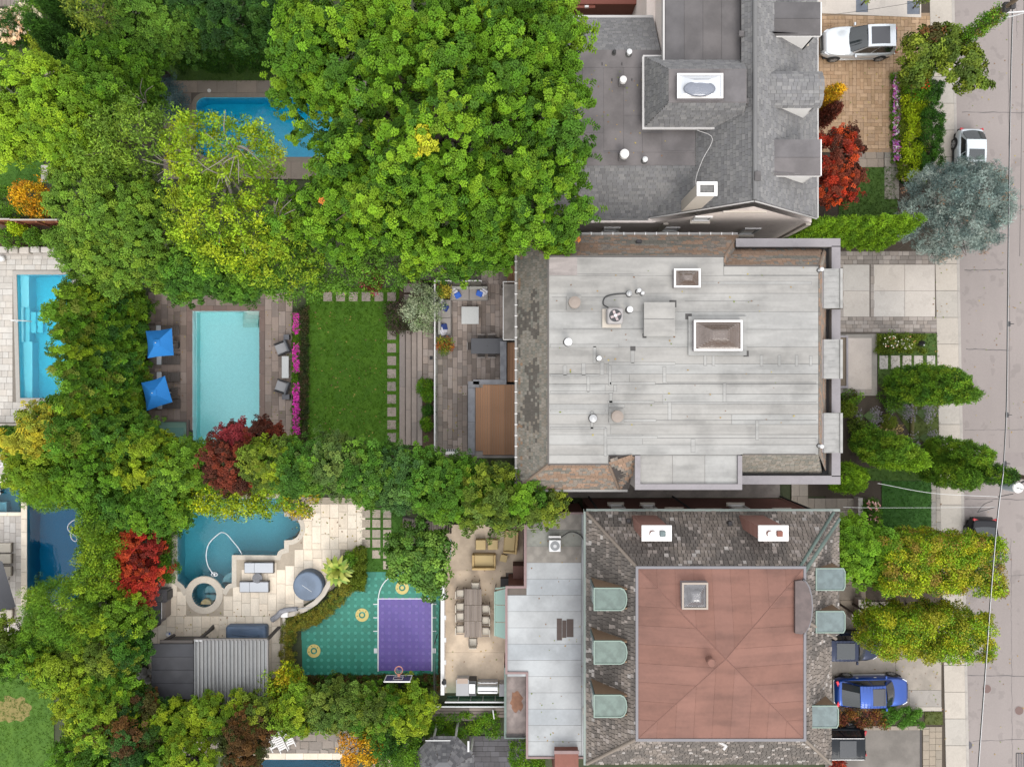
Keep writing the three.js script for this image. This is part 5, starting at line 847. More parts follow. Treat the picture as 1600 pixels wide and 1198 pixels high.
// a spray of separate leaves about the origin, facing mostly up its own y axis
function spray(n, rad, leaf, aspect, flat, upness, droop = 0.25) {
  const pos = [], uv = [];
  for (let i = 0; i < n; i++) {
    const c = unit().multiplyScalar(rad * Math.cbrt(R())); c.y *= flat;
    const nn = unit().addScaledVector(V(c.x * 0.6, upness, c.z * 0.6), 1).normalize(), d = unit().addScaledVector(c, 1.5 / rad); d.addScaledVector(nn, -d.dot(nn)).normalize();
    const s = nn.clone().cross(d), l = leaf * rr(0.7, 1.25), w = l * aspect / 2, at = (a, b, e) => c.clone().addScaledVector(d, a).addScaledVector(s, b).addScaledVector(nn, e);
    const A = at(-l / 2, 0, 0), B = at(l * 0.05, w, -w * droop), C = at(l / 2, 0, -l * droop * 0.5), D = at(l * 0.05, -w, -w * droop);
    for (const q of [A, D, C, A, C, B]) { pos.push(q.x, q.y, q.z); uv.push(0, 0); }
  }
  return geo(pos, uv);
}
// a rosette: leaves radiating from one shoot tip
function rosette(n, len, aspect, tiers) {
  const pos = [], uv = [];
  for (let k = 0; k < tiers; k++) for (let i = 0; i < n; i++) {
    const a = (i + 0.5 * k + rr(-0.25, 0.25)) / n * Math.PI * 2, l = len * rr(0.75, 1.15) * (1 - 0.12 * k), y = 0.1 * k - 0.05 + rr(-0.03, 0.03), tilt = 0.25 + 0.25 * k + rr(-0.2, 0.2), d = V(Math.cos(a) * Math.cos(tilt), Math.sin(tilt), Math.sin(a) * Math.cos(tilt)), s = V(-Math.sin(a), rr(-0.35, 0.35), Math.cos(a)).normalize(), w = l * aspect / 2;
    const at = (f, b, e) => V(0, y + e, 0).addScaledVector(d, f * l).addScaledVector(s, b), A = at(0.12, 0, 0), B = at(0.62, w, -0.02), C = at(1, 0, -0.3 * l), D = at(0.62, -w, -0.02), M = at(0.6, 0, 0.025);
    for (const q of [A, M, B, B, M, C, A, D, M, D, C, M]) { pos.push(q.x, q.y, q.z); uv.push(0, 0); }
  }
  return geo(pos, uv);
}
const SPRAY = {
  broad: [rosette(8, 0.26, 0.5, 3), 0.22], fine: [rosette(7, 0.25, 0.42, 3), 0.24], small: [spray(26, 0.28, 0.11, 0.6, 0.7, 0.5), 0.28],
  lace: [spray(20, 0.4, 0.17, 0.42, 0.5, 0.8), 0.4], tuft: [spray(22, 0.17, 0.075, 0.6, 0.8, 0.4), 0.17], cedar: [spray(26, 0.2, 0.15, 0.3, 1.0, 0.1, 0.05), 0.2], needle: [spray(34, 0.3, 0.2, 0.14, 0.6, 0.2, 0.02), 0.3], star: [rosette(6, 0.32, 0.5, 2), 0.28],
};
const PAL = {
  maple: [[0.09, 0.185, 0.016], [0.115, 0.22, 0.02], [0.065, 0.145, 0.016], [0.145, 0.245, 0.022], [0.05, 0.118, 0.018]],
  lime: [[0.22, 0.32, 0.023], [0.165, 0.27, 0.023], [0.29, 0.35, 0.025], [0.125, 0.22, 0.023]],
  limegreen: [[0.171, 0.239, 0.023], [0.114, 0.194, 0.021], [0.217, 0.274, 0.025]],
  light: [[0.15, 0.26, 0.025], [0.19, 0.3, 0.028], [0.11, 0.2, 0.022], [0.215, 0.32, 0.028]],
  mid: [[0.068, 0.154, 0.018], [0.091, 0.188, 0.021], [0.051, 0.12, 0.018], [0.108, 0.205, 0.021]],
  dark: [[0.024, 0.068, 0.022], [0.034, 0.088, 0.026], [0.018, 0.05, 0.018], [0.042, 0.1, 0.024]],
  darkgreen: [[0.03, 0.09, 0.014], [0.045, 0.12, 0.016], [0.022, 0.066, 0.014]],
  linden: [[0.057, 0.137, 0.025], [0.074, 0.165, 0.027], [0.043, 0.108, 0.023], [0.103, 0.194, 0.032]],
  hornbeam: [[0.2, 0.3, 0.02], [0.15, 0.26, 0.02], [0.28, 0.35, 0.022], [0.1, 0.18, 0.02], [0.34, 0.32, 0.025]],
  speckle: [[0.13, 0.22, 0.02], [0.095, 0.175, 0.018], [0.18, 0.25, 0.02], [0.07, 0.13, 0.016]],
  golden: [[0.31, 0.34, 0.016], [0.2, 0.27, 0.018], [0.4, 0.38, 0.016], [0.14, 0.22, 0.018], [0.36, 0.26, 0.02]],
  olive: [[0.12, 0.165, 0.03], [0.085, 0.125, 0.026], [0.16, 0.195, 0.032], [0.062, 0.095, 0.022]],
  red: [[0.36, 0.03, 0.022], [0.27, 0.022, 0.02], [0.43, 0.055, 0.025], [0.18, 0.02, 0.018]],
  redorange: [[0.36, 0.028, 0.03], [0.22, 0.018, 0.024], [0.4, 0.05, 0.03], [0.12, 0.016, 0.02]],
  burgundy: [[0.12, 0.025, 0.026], [0.085, 0.022, 0.024], [0.17, 0.032, 0.03], [0.06, 0.018, 0.02]],
  brownred: [[0.07, 0.035, 0.022], [0.05, 0.045, 0.02], [0.1, 0.045, 0.024], [0.035, 0.045, 0.016]],
  orange: [[0.5, 0.22, 0.012], [0.42, 0.17, 0.012], [0.55, 0.3, 0.014], [0.3, 0.2, 0.02]],
  cedar: [[0.085, 0.177, 0.021], [0.108, 0.211, 0.023], [0.063, 0.137, 0.019], [0.148, 0.228, 0.025]],
  cedardark: [[0.03, 0.085, 0.016], [0.042, 0.11, 0.018], [0.024, 0.065, 0.014]],
  cedarlime: [[0.125, 0.228, 0.016], [0.16, 0.274, 0.018], [0.091, 0.177, 0.016]],
  spruce: [[0.16, 0.21, 0.185], [0.21, 0.265, 0.235], [0.085, 0.125, 0.115], [0.26, 0.315, 0.275]],
  sprucedark: [[0.1, 0.17, 0.18], [0.13, 0.21, 0.21], [0.07, 0.13, 0.14]],
  box: [[0.05, 0.12, 0.016], [0.07, 0.15, 0.018]], boxolive: [[0.095, 0.13, 0.018], [0.12, 0.155, 0.022]],
  chartreuse: [[0.3, 0.38, 0.016], [0.24, 0.34, 0.016], [0.36, 0.42, 0.02]],
  variegated: [[0.3, 0.36, 0.2], [0.38, 0.43, 0.27], [0.2, 0.27, 0.12]], ivy: [[0.06, 0.15, 0.012], [0.09, 0.2, 0.014], [0.13, 0.22, 0.018]],
};
for (const [k, l] of Object.entries(PAL)) if (!/spruce|variegated/.test(k)) PAL[k] = l.map(([r, g, b]) => [r * 0.95, g * 1.0, b * 0.5]);
const up = V(0, 1, 0), qt = new THREE.Quaternion(), qs = new THREE.Quaternion(), mx = new THREE.Matrix4(), cc = new THREE.Color();
// where a crown's outline carries boughs: unit-space points with their outward direction
function outline(shape, i, n, A, B, C) {
  if (shape === 'box') { // upright faces and top of a clipped block
    const top = A * C, sx = B * C, sz = A * B, f = R() * (1.6 * top + 2 * sx + 2 * sz), a = ((i * 0.618034) % 1) * 2 - 1 + rr(-0.05, 0.05), b = ((i * 0.754878 + i * i * 0.0001) % 1) * 2 - 1;
    if (f < 1.6 * top) return [V(a, 1, b), V(0, 1, 0)]; const s = R() < 0.5 ? -1 : 1; return f < 1.6 * top + 2 * sz ? [V(a, b, s), V(0, 0.25, s)] : [V(s, b, a), V(s, 0.25, 0)];
  }
  const t = (i + 0.5) / n, ang = i * 2.399963 + rr(-0.3, 0.3);
  if (shape === 'cone') { const y = 1 - 2 * Math.pow(t, 0.62), r = (1 - (y + 1) / 2) * 0.97 + 0.03; return [V(r * Math.cos(ang), y, r * Math.sin(ang)), V(Math.cos(ang), 0.45, Math.sin(ang)).normalize()]; }
  if (shape === 'column') { const y = 1 - 2 * t, r = Math.pow(Math.max(0, 1 - Math.pow(Math.abs(y), 2.6)), 0.5) * (0.98 - 0.14 * y); return [V(r * Math.cos(ang), y, r * Math.sin(ang)), V(Math.cos(ang), 0.35, Math.sin(ang)).normalize()]; }
  const y = 1 - 1.5 * t, r = Math.sqrt(Math.max(0, 1 - y * y)), d = V(r * Math.cos(ang), y, r * Math.sin(ang)); return [d, d.clone()];
}
// blobs: [x, y, z, rx, ry, rz]; boughs (lobes) of leaf sprays cover them, so that clumps shade one another
function crown(parent, blobs, { leaf = 'broad', pal, bough = 0.9, cover = 1.5, shape = 'round', fill = 0.5, accent = null, jag = 0.25, name = 'crown', m = leafMat, wild = shape !== 'box' && leaf !== 'cedar' && leaf !== 'tuft', gaps = 0 }) {
  const [g, rad] = SPRAY[leaf], mats = [], cols = [], s = offs(parent), area = Math.PI * rad * rad * 0.75;
  const put = (p, d, c, k) => { qt.setFromUnitVectors(up, d); qs.setFromAxisAngle(up, rr(0, 6.283)); qt.multiply(qs); mx.compose(V(p.x - s.x, p.y - s.y, p.z - s.z), qt, V(k, k, k)); mats.push(mx.clone()); const j = rr(0.62, 1.3); cols.push([c[0] * j * rr(0.93, 1.07), c[1] * j, c[2] * j]); };
  for (const [x, y, z, a, b, c, pl] of blobs) {
    const P2 = pl || pal, mean = (a + b + c) / 3, L = Math.min(bough, mean * 0.8), surf = shape === 'box' ? 4 * (a * c + 2 * b * a + 2 * b * c) : 4 * Math.PI * Math.pow((Math.pow(a * b, 1.6) + Math.pow(a * c, 1.6) + Math.pow(b * c, 1.6)) / 3, 1 / 1.6) * (shape === 'cone' ? 0.6 : 0.8);
    const n = Math.max(5, Math.round(surf / (Math.PI * L * L) * (shape === 'box' ? 1.5 : 1.15)));
    for (let i = 0; i < n; i++) {
      if (gaps && vnoise(i * 0.37 + x * 3, i * 0.11 + z * 3, 4096, 91) < gaps) continue;
      const [u, d] = outline(shape, i, n, a, b, c), k = 1 - L / mean * 0.55 + jag * rr(-1, 0.8) * L / mean, r = L * (wild ? rr(0.45, 1.35) : rr(0.8, 1.1));
      const o = V(x + u.x * a * (shape === 'box' ? 1 : k), y + u.y * b * (shape === 'box' ? 1 : k), z + u.z * c * (shape === 'box' ? 1 : k));
      if (shape === 'box') o.addScaledVector(d, -L * 0.5);
      const col = pick(P2), col2 = pick(P2);
      const m2 = Math.max(3, Math.round(cover * 2 * Math.PI * r * r / area));
      const sq = wild ? V(rr(0.6, 1.25), rr(0.55, 1.1), rr(0.6, 1.25)) : V(1, 1, 1);
      for (let q = 0; q < m2; q++) { const e = unit().addScaledVector(d, 0.7).addScaledVector(up, 0.35).normalize(), ee = e.clone().multiply(sq).multiplyScalar(r * (wild ? (R() < 0.2 ? rr(1.0, 1.5) : rr(0.25, 1.02)) : rr(0.6, 1))), e2 = e.clone().addScaledVector(unit(), 0.45).normalize(); put(o.clone().add(ee), e2, accent && R() < accent[1] ? accent[0] : R() < 0.25 ? col2 : col, rr(0.75, 1.2)); }
    }
    const nf = Math.round(fill * surf / area * 0.5);
    for (let q = 0; q < nf; q++) { const e = unit(), k = rr(0.35, 0.72); if (shape === 'box') put(V(x + rr(-0.88, 0.88) * a, y + rr(-0.8, 0.85) * b, z + rr(-0.88, 0.88) * c), e.lerp(up, 0.5).normalize(), pick(P2), 1.2); else if (shape === 'cone') { const yy = rr(-0.9, 0.6), r0 = (1 - yy) / 2 * 0.6; put(V(x + e.x * a * r0, y + yy * b, z + e.z * c * r0), up, pick(P2), 1.1); } else put(V(x + e.x * a * k, y + e.y * b * k, z + e.z * c * k), e.lerp(up, 0.5).normalize(), pick(P2), 1.15); }
  }
  const im = new THREE.InstancedMesh(g, m, mats.length); im.name = name; im.userData.kind = 'stuff';
  mats.forEach((q, i) => { im.setMatrixAt(i, q); im.setColorAt(i, cc.setRGB(...cols[i])); });
  parent.add(im); return im;
}
// plan blob [u, v, h, radius across, radius down the plan, half height] -> metres
const blob = ([u, v, h, ru, rv, ry, pl]) => { const k = (EYE - h) / LENS; return [X(u, h), h, Z(v, h), ru * k, ry, rv * k, pl]; };
function tree(name, label, category, list, opt = {}) {
  const bl = list.map(blob), c = bl[0], base = opt.base ? P(...opt.base) : [c[0], c[2]], th = opt.trunk ?? 0.16 + 0.012 * (c[1] + c[4]), y0 = opt.y0 ?? 0;
  const t = thing(name, label, category, [base[0], y0, base[1]], opt.group);
  const bm = opt.bark || MT.bark, top = c[1] + (opt.shape === 'cone' || opt.shape === 'column' ? c[4] * 0.8 : 0), fork = Math.max(y0 + 0.3, c[1] - c[4] * 0.75);
  part(t, 'trunk', tube([[base[0], y0 - 0.15, base[1]], [base[0] + (c[0] - base[0]) * 0.4 + th * 0.4, (y0 + fork) / 2 + 0.1, base[1] + (c[2] - base[1]) * 0.4], [c[0], top, c[2]]], th, th * 0.3, 8), bm);
  const nb = opt.limbs ?? (opt.shape ? 0 : Math.min(8, 3 + Math.round(c[3])));
  for (let i = 0; i < nb; i++) { const a = i * 2.4 + rr(-0.4, 0.4), q = bl[i % bl.length], l = rr(0.55, 0.85), e = [q[0] + Math.cos(a) * q[3] * l, q[1] + q[4] * rr(0.05, 0.5), q[2] + Math.sin(a) * q[5] * l]; part(t, 'branch', tube([[c[0], fork + (c[1] - fork) * rr(0.2, 0.9), c[2]], [(c[0] + e[0]) / 2 + rr(-0.2, 0.2), (fork + e[1]) / 2 + 0.35, (c[2] + e[2]) / 2 + rr(-0.2, 0.2)], e], th * 0.42, 0.025, 6), bm); }
  crown(t, bl, opt);
  if (opt.deadwood) for (const [u, v, h, n, l] of opt.deadwood) { const [x, z] = P(u, v, h); for (let i = 0; i < n; i++) { const a = rr(0, 6.28), q = l * rr(0.5, 1); part(t, 'bare_branch', tube([[x, h - 1, z], [x + Math.cos(a) * q * 0.4, h - 0.2, z + Math.sin(a) * q * 0.4], [x + Math.cos(a + 0.3) * q, h + rr(0, 0.4), z + Math.sin(a + 0.3) * q]], 0.045, 0.012, 5), MT.barkPale); } }
  return t;
}
// an upright conifer that stands at (u, v) on the ground
function conifer(name, label, category, u, v, height, radius, opt = {}) {
  const [x, z] = P(u, v, opt.y0 ?? 0), y0 = opt.y0 ?? 0, t = thing(name, label, category, [x, y0, z], opt.group);
  part(t, 'trunk', tube([[x, y0 - 0.1, z], [x, y0 + height * 0.5, z], [x, y0 + height * 0.95, z]], 0.1 + radius * 0.06, 0.02, 7), MT.bark);
  crown(t, [[x, y0 + height * 0.52, z, radius, height * 0.5, radius * (opt.oval ?? 1)]], { shape: 'column', leaf: 'cedar', bough: 0.3, cover: 1.7, fill: 0.8, jag: 0.15, m: needleMat, ...opt });
  return t;
}
// a clipped hedge: box in plan units given at its top
function hedge(name, label, u0, v0, u1, v1, y0, y1, opt = {}) {
  const x0 = X(u0, y1), x1 = X(u1, y1), z0 = Z(v0, y1), z1 = Z(v1, y1), t = thing(name, label, opt.category || 'hedge', [(x0 + x1) / 2, y0, (z0 + z1) / 2], opt.group), L = opt.bough ?? 0.3;
  const long = Math.max(x1 - x0, z1 - z0), n = Math.max(2, Math.round(long / 0.9)), al = x1 - x0 > z1 - z0;
  for (let i = 0; i < n; i++) { const f = (i + 0.5) / n, x = al ? x0 + (x1 - x0) * f : (x0 + x1) / 2, z = al ? (z0 + z1) / 2 : z0 + (z1 - z0) * f; part(t, 'stem', tube([[x, opt.stemBase ?? y0 - 0.05, z], [x + 0.05, (y0 + y1) / 2, z], [x, y1 - 0.15, z]], opt.stem ?? 0.05, 0.015, 5), MT.bark); }
  crown(t, [[(x0 + x1) / 2, (y0 + y1) / 2, (z0 + z1) / 2, (x1 - x0) / 2, (y1 - y0) / 2, (z1 - z0) / 2]], { shape: 'box', leaf: 'small', bough: L, cover: 1.6, fill: 0.5, name: 'foliage', pal: PAL.box, ...opt });
  return t;
}
function bush(name, label, u, v, h, rpx, opt = {}) { // a rounded shrub whose middle is at height h
  const k = (EYE - h) / LENS, r = rpx * k, [x, z] = P(u, v, h), y0 = opt.y0 ?? 0, t = thing(name, label, opt.category || 'shrub', [x, y0, z], opt.group);
  for (let i = 0; i < 3; i++) part(t, 'stem', tube([[x, y0 - 0.05, z], [x + Math.cos(i * 2.1) * r * 0.3, (y0 + h) / 2, z + Math.sin(i * 2.1) * r * 0.3], [x + Math.cos(i * 2.1) * r * 0.5, h, z + Math.sin(i * 2.1) * r * 0.5]], 0.03, 0.01, 5), MT.bark);
  crown(t, [[x, h, z, r, Math.max(0.15, opt.ry ?? (h - y0) * 0.95), r * (opt.oval ?? 1)]], { leaf: 'small', bough: Math.min(0.35, r * 0.45), cover: 1.5, fill: 0.5, name: 'foliage', pal: PAL.mid, ...opt });
  return t;
}
// scattered flower heads over a plant
function blossoms(t, list, colors, size, name = 'blossom') {
  const g = spray(9, size, size * 1.3, 0.9, 0.5, 1.2), im = new THREE.InstancedMesh(g, leafMat, list.length), s = offs(t); im.name = name; im.userData.kind = 'stuff';
  list.forEach(([x, y, z], i) => { qs.setFromAxisAngle(up, rr(0, 6.28)); const k = rr(0.7, 1.3); mx.compose(V(x - s.x, y - s.y, z - s.z), qs, V(k, k, k)); im.setMatrixAt(i, mx); im.setColorAt(i, cc.setRGB(...pick(colors))); });
  t.add(im); return im;
}

// ---- trees of the north west gardens
tree('maple_tree', 'huge bright green maple overhanging the grey shingled house', 'tree', [[690, 205, 12, 175, 150, 3.2], [560, 90, 11.5, 120, 82, 2.6], [778, 80, 12, 100, 90, 2.8], [856, 200, 12, 66, 116, 2.6], [836, 328, 11.2, 80, 62, 2.4], [690, 335, 11, 130, 82, 2.6], [572, 302, 11, 84, 74, 2.4], [500, 340, 10, 80, 70, 2.2], [484, 110, 10.5, 46, 56, 2], [660, 20, 12, 140, 60, 2.6], [866, 40, 11, 34, 44, 2], [478, 62, 10.5, 36, 46, 2]],
  { pal: PAL.maple, bough: 0.8, cover: 0.9, fill: 0.45, jag: 0.9, gaps: 0.27, leaf: 'broad', trunk: 0.5, limbs: 16, accent: [[0.42, 0.15, 0.03], 0.0022], deadwood: [[905, 200, 12.5, 4, 1.6], [780, 300, 11.5, 4, 1.4], [745, 10, 12, 4, 1.6]] });
{ const t = scene.getObjectByName('maple_tree'); crown(t, [[500, 190, 9.5, 46, 44, 1.6], [455, 150, 9.6, 30, 26, 1.2], [540, 235, 9.5, 34, 30, 1.3]].map(blob), { pal: PAL.maple.slice(2), bough: 0.5, cover: 0.45, fill: 0.1, jag: 0.9, gaps: 0.3, name: 'lower_crown' }); crown(t, [blob([662, 214, 15.2, 12, 17, 0.5])], { pal: [[0.42, 0.4, 0.02], [0.3, 0.34, 0.02], [0.36, 0.38, 0.02]], bough: 0.32, cover: 0.8, fill: 0.1, jag: 0.9, name: 'yellow_leaves' }).userData.label = 'clump of bright yellow leaves'; }
tree('ash_tree', 'yellow green tree with thin bare twigs between two pools', 'tree', [[345, 262, 10, 82, 88, 2.2], [300, 235, 9.5, 48, 50, 1.8, PAL.golden.slice(0, 2)], [370, 350, 9.6, 88, 78, 2.2], [330, 330, 9.6, 62, 70, 2, PAL.limegreen], [440, 400, 9, 72, 48, 1.8, PAL.limegreen], [398, 240, 10, 40, 44, 1.8]], { pal: PAL.lime, leaf: 'lace', bough: 0.7, cover: 0.95, fill: 0.22, jag: 0.5, bark: MT.barkPale, limbs: 10, trunk: 0.3, deadwood: [[355, 225, 12, 9, 2.2], [262, 250, 10, 8, 1.5], [430, 345, 11, 7, 1.6], [335, 265, 12, 6, 1.6]] });
tree('locust_tree', 'broad pale green tree shading the small bright lawn', 'tree', [[62, 172, 9.5, 84, 74, 2], [112, 200, 9, 66, 60, 1.8], [18, 205, 9, 52, 42, 1.8], [150, 160, 8.6, 40, 38, 1.6, PAL.mid]], { pal: PAL.light, leaf: 'fine', bough: 0.7, cover: 1.35, fill: 0.5, jag: 0.45 });
tree('locust_tree', 'green feathery tree between the pale green tree and the blue spruce', 'tree', [[205, 210, 10, 56, 52, 1.8], [165, 235, 9.6, 48, 46, 1.7]], { pal: [[0.115, 0.2, 0.018], [0.145, 0.235, 0.02], [0.09, 0.165, 0.016]], leaf: 'lace', bough: 0.7, cover: 1.45, jag: 0.4 });
tree('elm_tree', 'mid green tree standing above the reddish timber fence', 'tree', [[158, 320, 8, 80, 66, 2], [210, 345, 7.6, 60, 58, 1.8], [138, 392, 7, 48, 40, 1.7], [190, 400, 7, 70, 52, 1.8]], { pal: [[0.1, 0.19, 0.018], [0.125, 0.22, 0.02], [0.075, 0.15, 0.016], [0.15, 0.24, 0.02]], leaf: 'fine', bough: 0.7, cover: 1.5, jag: 0.4 });
tree('oak_tree', 'green tree with dead grey twigs beside the blue spruce', 'tree', [[180, 110, 5, 64, 50, 2.2], [205, 134, 4.6, 32, 40, 1.8]], { pal: PAL.mid, leaf: 'fine', bough: 0.7, cover: 1.45, deadwood: [[185, 135, 7, 7, 1.3], [215, 150, 6.4, 6, 1.2]] });
tree('oak_tree', 'fresh green tree along the far side of the shaded lawn strip', 'tree', [[232, 30, 5.4, 74, 48, 2.4], [270, 50, 4.6, 50, 36, 2]], { pal: [[0.07, 0.15, 0.016], [0.09, 0.18, 0.018], [0.05, 0.115, 0.015]], leaf: 'fine', bough: 0.75, cover: 1.5 });
tree('linden_tree', 'dense dark bluish green tree beyond the half hidden pool', 'tree', [[372, 22, 5.6, 72, 50, 2.6], [318, 12, 5.2, 50, 42, 2.2], [430, 10, 5.6, 40, 40, 2.2]], { pal: PAL.dark, leaf: 'fine', bough: 0.6, cover: 1.7, jag: 0.2 });
tree('olive_shrub_tree', 'thin brownish green tree at the garden steps with hydrangeas', 'tree', [[142, 14, 9, 40, 30, 1.6]], { pal: PAL.olive, leaf: 'lace', bough: 0.6, cover: 1.1 });
conifer('cedar_tree', 'dark cone shaped cedar leaning over the hydrangeas, taller of two', 'tree', 150, 112, 7.6, 1.45, { pal: PAL.cedardark, shape: 'cone', bough: 0.35 });
conifer('cedar_tree', 'dark cone shaped cedar behind the taller cedar by the fence', 'tree', 150, 60, 8, 1.2, { pal: PAL.cedardark, shape: 'cone', bough: 0.35 });
conifer('blue_spruce', 'small rounded dark blue spruce beside the concrete pool deck', 'tree', 280, 170, 3.4, 1.0, { pal: PAL.sprucedark, leaf: 'needle', bough: 0.4, cover: 1.5 });
hedge('hedge', 'dark clipped hedge along the shaded lawn strip', 258, 70, 425, 88, 0.05, 2.2, { pal: PAL.darkgreen });
tree('shrub_tree', 'compact dark green shrub hugging the corner of the blue parasols', 'tree', [[330, 415, 6.5, 70, 38, 1.8], [385, 440, 6, 48, 26, 1.4], [300, 440, 6, 40, 26, 1.3]], { pal: PAL.linden, leaf: 'fine', bough: 0.6, cover: 1.5 });
tree('beech_tree', 'soft green tree arching over the shady end of the lawn', 'tree', [[520, 408, 7.5, 84, 42, 1.8], [600, 412, 7, 60, 34, 1.6], [460, 425, 7, 50, 40, 1.6], [690, 400, 7, 70, 30, 1.5]], { pal: [[0.085, 0.18, 0.016], [0.1, 0.21, 0.018], [0.065, 0.145, 0.016]], leaf: 'lace', bough: 0.6, cover: 1.35, jag: 0.4 });
tree('beech_tree', 'green tree beneath the maple, beside the timber strips of the house', 'tree', [[745, 392, 7.5, 62, 28, 1.5], [800, 375, 7.5, 40, 26, 1.4]], { pal: PAL.mid, leaf: 'fine', bough: 0.6, cover: 1.4 });

// ---- pyramidal hornbeams along the azure pool, and the green screen below them
for (let i = 0; i < 9; i++) {
  const v = 452 + i * 27, far = rr(-0.3, 0.3);
  conifer('hornbeam_tree', 'tall pointed hornbeam in the screen between the azure pool and the parasols', 'tree', 212 + rr(-8, 6), 590 + (v - 570) * 0.92, 9.4 + far, 1.2 + rr(-0.1, 0.2), { pal: i % 3 ? PAL.mid.concat([[0.13, 0.17, 0.02]]) : PAL.speckle, leaf: 'fine', shape: 'cone', bough: 0.42, cover: 1.3, jag: 0.5, m: leafMat, group: 'screen of pointed hornbeams' });
}
for (let i = 0; i < 9; i++) conifer('clipped_hornbeam', 'shorter dense hornbeam under the pointed screen by the parasols', 'tree', 216 + rr(-4, 4), 465 + i * 25, 5.2 + rr(-0.4, 0.4), 0.95, { pal: PAL.darkgreen.concat(PAL.mid), leaf: 'fine', shape: 'column', bough: 0.5, cover: 1.5, m: leafMat, group: 'dense lower hornbeams beside the parasols' });
tree('golden_tree', 'yellow tinged tree at the corner of the white stone deck', 'tree', [[62, 665, 7.5, 32, 26, 1.4], [30, 690, 7, 18, 12, 1]], { pal: [[0.36, 0.31, 0.02], [0.28, 0.28, 0.022], [0.16, 0.2, 0.02]], leaf: 'fine', bough: 0.5, cover: 1.2, jag: 0.5 });
const screen = [
  [105, 670, 4.6, 54, 44, PAL.mid, 'leafy green screen tree touching the yellow tinged tree'], [175, 680, 4, 60, 42, PAL.linden, 'dull green screen tree below the pointed hornbeams'], [75, 730, 4.6, 50, 40, PAL.limegreen, 'bushy yellow green tree overhanging the deep blue pool'], [150, 740, 4.6, 58, 44, PAL.mid, 'mid green screen tree beside the deep blue pool hose'],
  [225, 720, 4, 52, 44, PAL.limegreen, 'bright green tree beside the raised spa'], [285, 735, 4, 48, 40, [[0.1, 0.2, 0.014], [0.13, 0.24, 0.016], [0.075, 0.16, 0.014]], 'vivid green tree between the raised spa and the freeform pool'], [250, 790, 4, 46, 34, PAL.mid, 'green tree over the corner of the freeform pool'], [190, 795, 4, 44, 34, PAL.linden, 'dull green tree above the red maple']];
for (const [u, v, h, ru, rv, pal, label] of screen) tree('screen_tree', label, 'tree', [[u, v, h, ru, rv, 2.2], [u + 6, v + 2, h - 2, ru * 0.9, rv * 0.9, 1.6]], { pal, leaf: 'fine', bough: 0.65, cover: 1.5, jag: 0.4 });
for (let i = 0; i < 4; i++) bush('spiraea_bush', 'golden green bush dangling over the freeform pool edge', [318, 352, 385, 422][i], [778, 782, 783, 780][i], 3.6, [24, 22, 22, 26][i], { pal: PAL.golden.slice(0, 2).concat(PAL.limegreen), leaf: 'lace', bough: 0.45, ry: 1.4, group: 'golden bushes along the freeform pool' });
tree('plum_tree', 'burgundy leaved tree between the two pools', 'tree', [[366, 722, 5.5, 34, 46, 1.5], [412, 684, 5, 24, 26, 1.2], [372, 688, 5.2, 24, 24, 1.2, [[0.2, 0.025, 0.03], [0.25, 0.03, 0.035], [0.12, 0.022, 0.024]]]], { pal: PAL.burgundy, leaf: 'fine', bough: 0.5, cover: 1.35, jag: 0.4 });
tree('red_maple', 'bright red maple beside the grill counter', 'tree', [[215, 845, 3, 36, 38, 1.4], [212, 893, 2.8, 36, 34, 1.3], [220, 930, 2.6, 18, 15, 1.0, [[0.46, 0.07, 0.04], [0.4, 0.045, 0.03]]], [196, 830, 3, 18, 20, 1.1]], { pal: PAL.redorange, leaf: 'fine', bough: 0.5, cover: 1.35, jag: 0.5 });
hedge('hedge', 'low flowering hedge between the red maple and the freeform pool', 249, 800, 267, 906, 0.02, 1.1, { pal: PAL.mid, jag: 0.5 });

// ---- the row of trees between the lawn and the court
const midRow = [[430, 720, 6.5, 40, 42, PAL.olive.concat(PAL.limegreen)], [478, 728, 7, 46, 46, PAL.linden], [528, 722, 7, 48, 46, [[0.09, 0.15, 0.03], [0.12, 0.18, 0.035], [0.065, 0.115, 0.025]]], [578, 735, 7.2, 46, 50, PAL.linden], [625, 745, 7.2, 46, 52, [[0.055, 0.125, 0.025], [0.075, 0.15, 0.03], [0.04, 0.095, 0.022]]], [672, 750, 7.2, 46, 50, PAL.linden], [718, 765, 7.4, 48, 50, PAL.mid], [765, 775, 7.6, 52, 50, PAL.olive.concat([[0.09, 0.15, 0.024]])], [808, 772, 7.4, 46, 40, PAL.mid], [845, 782, 7, 34, 22, PAL.olive]];
const midLab = ['olive green tree touching the burgundy tree', 'dense green tree at the pool end of the lawn row', 'pale mottled tree in the row at the foot of the lawn', 'green tree at the foot of the stepping stones', 'deep green tree at the foot of the garden steps', 'dark green tree below the planting bed', 'green tree below the stone terrace, beside the court fence', 'olive tree overhanging the tan patio chairs', 'tree below the timber deck of the flat roofed house', 'olive tree end over the lane between the houses'];
midRow.forEach(([u, v, h, ru, rv, pal], i) => tree('row_tree', midLab[i], 'tree', [[u, v, h, ru, rv * 0.86, 1.9], [u - 4, v + 4, h - 2.2, ru * 0.95, rv * 0.8, 1.5]], { pal, leaf: 'fine', bough: 0.62, cover: 1.5, jag: 0.35, group: undefined }));
bush('golden_shrub', 'golden tipped shrub at the pool end of the lawn tree row', 470, 775, 3.4, 30, { pal: PAL.golden.slice(1), leaf: 'lace', bough: 0.45, ry: 1.5 });
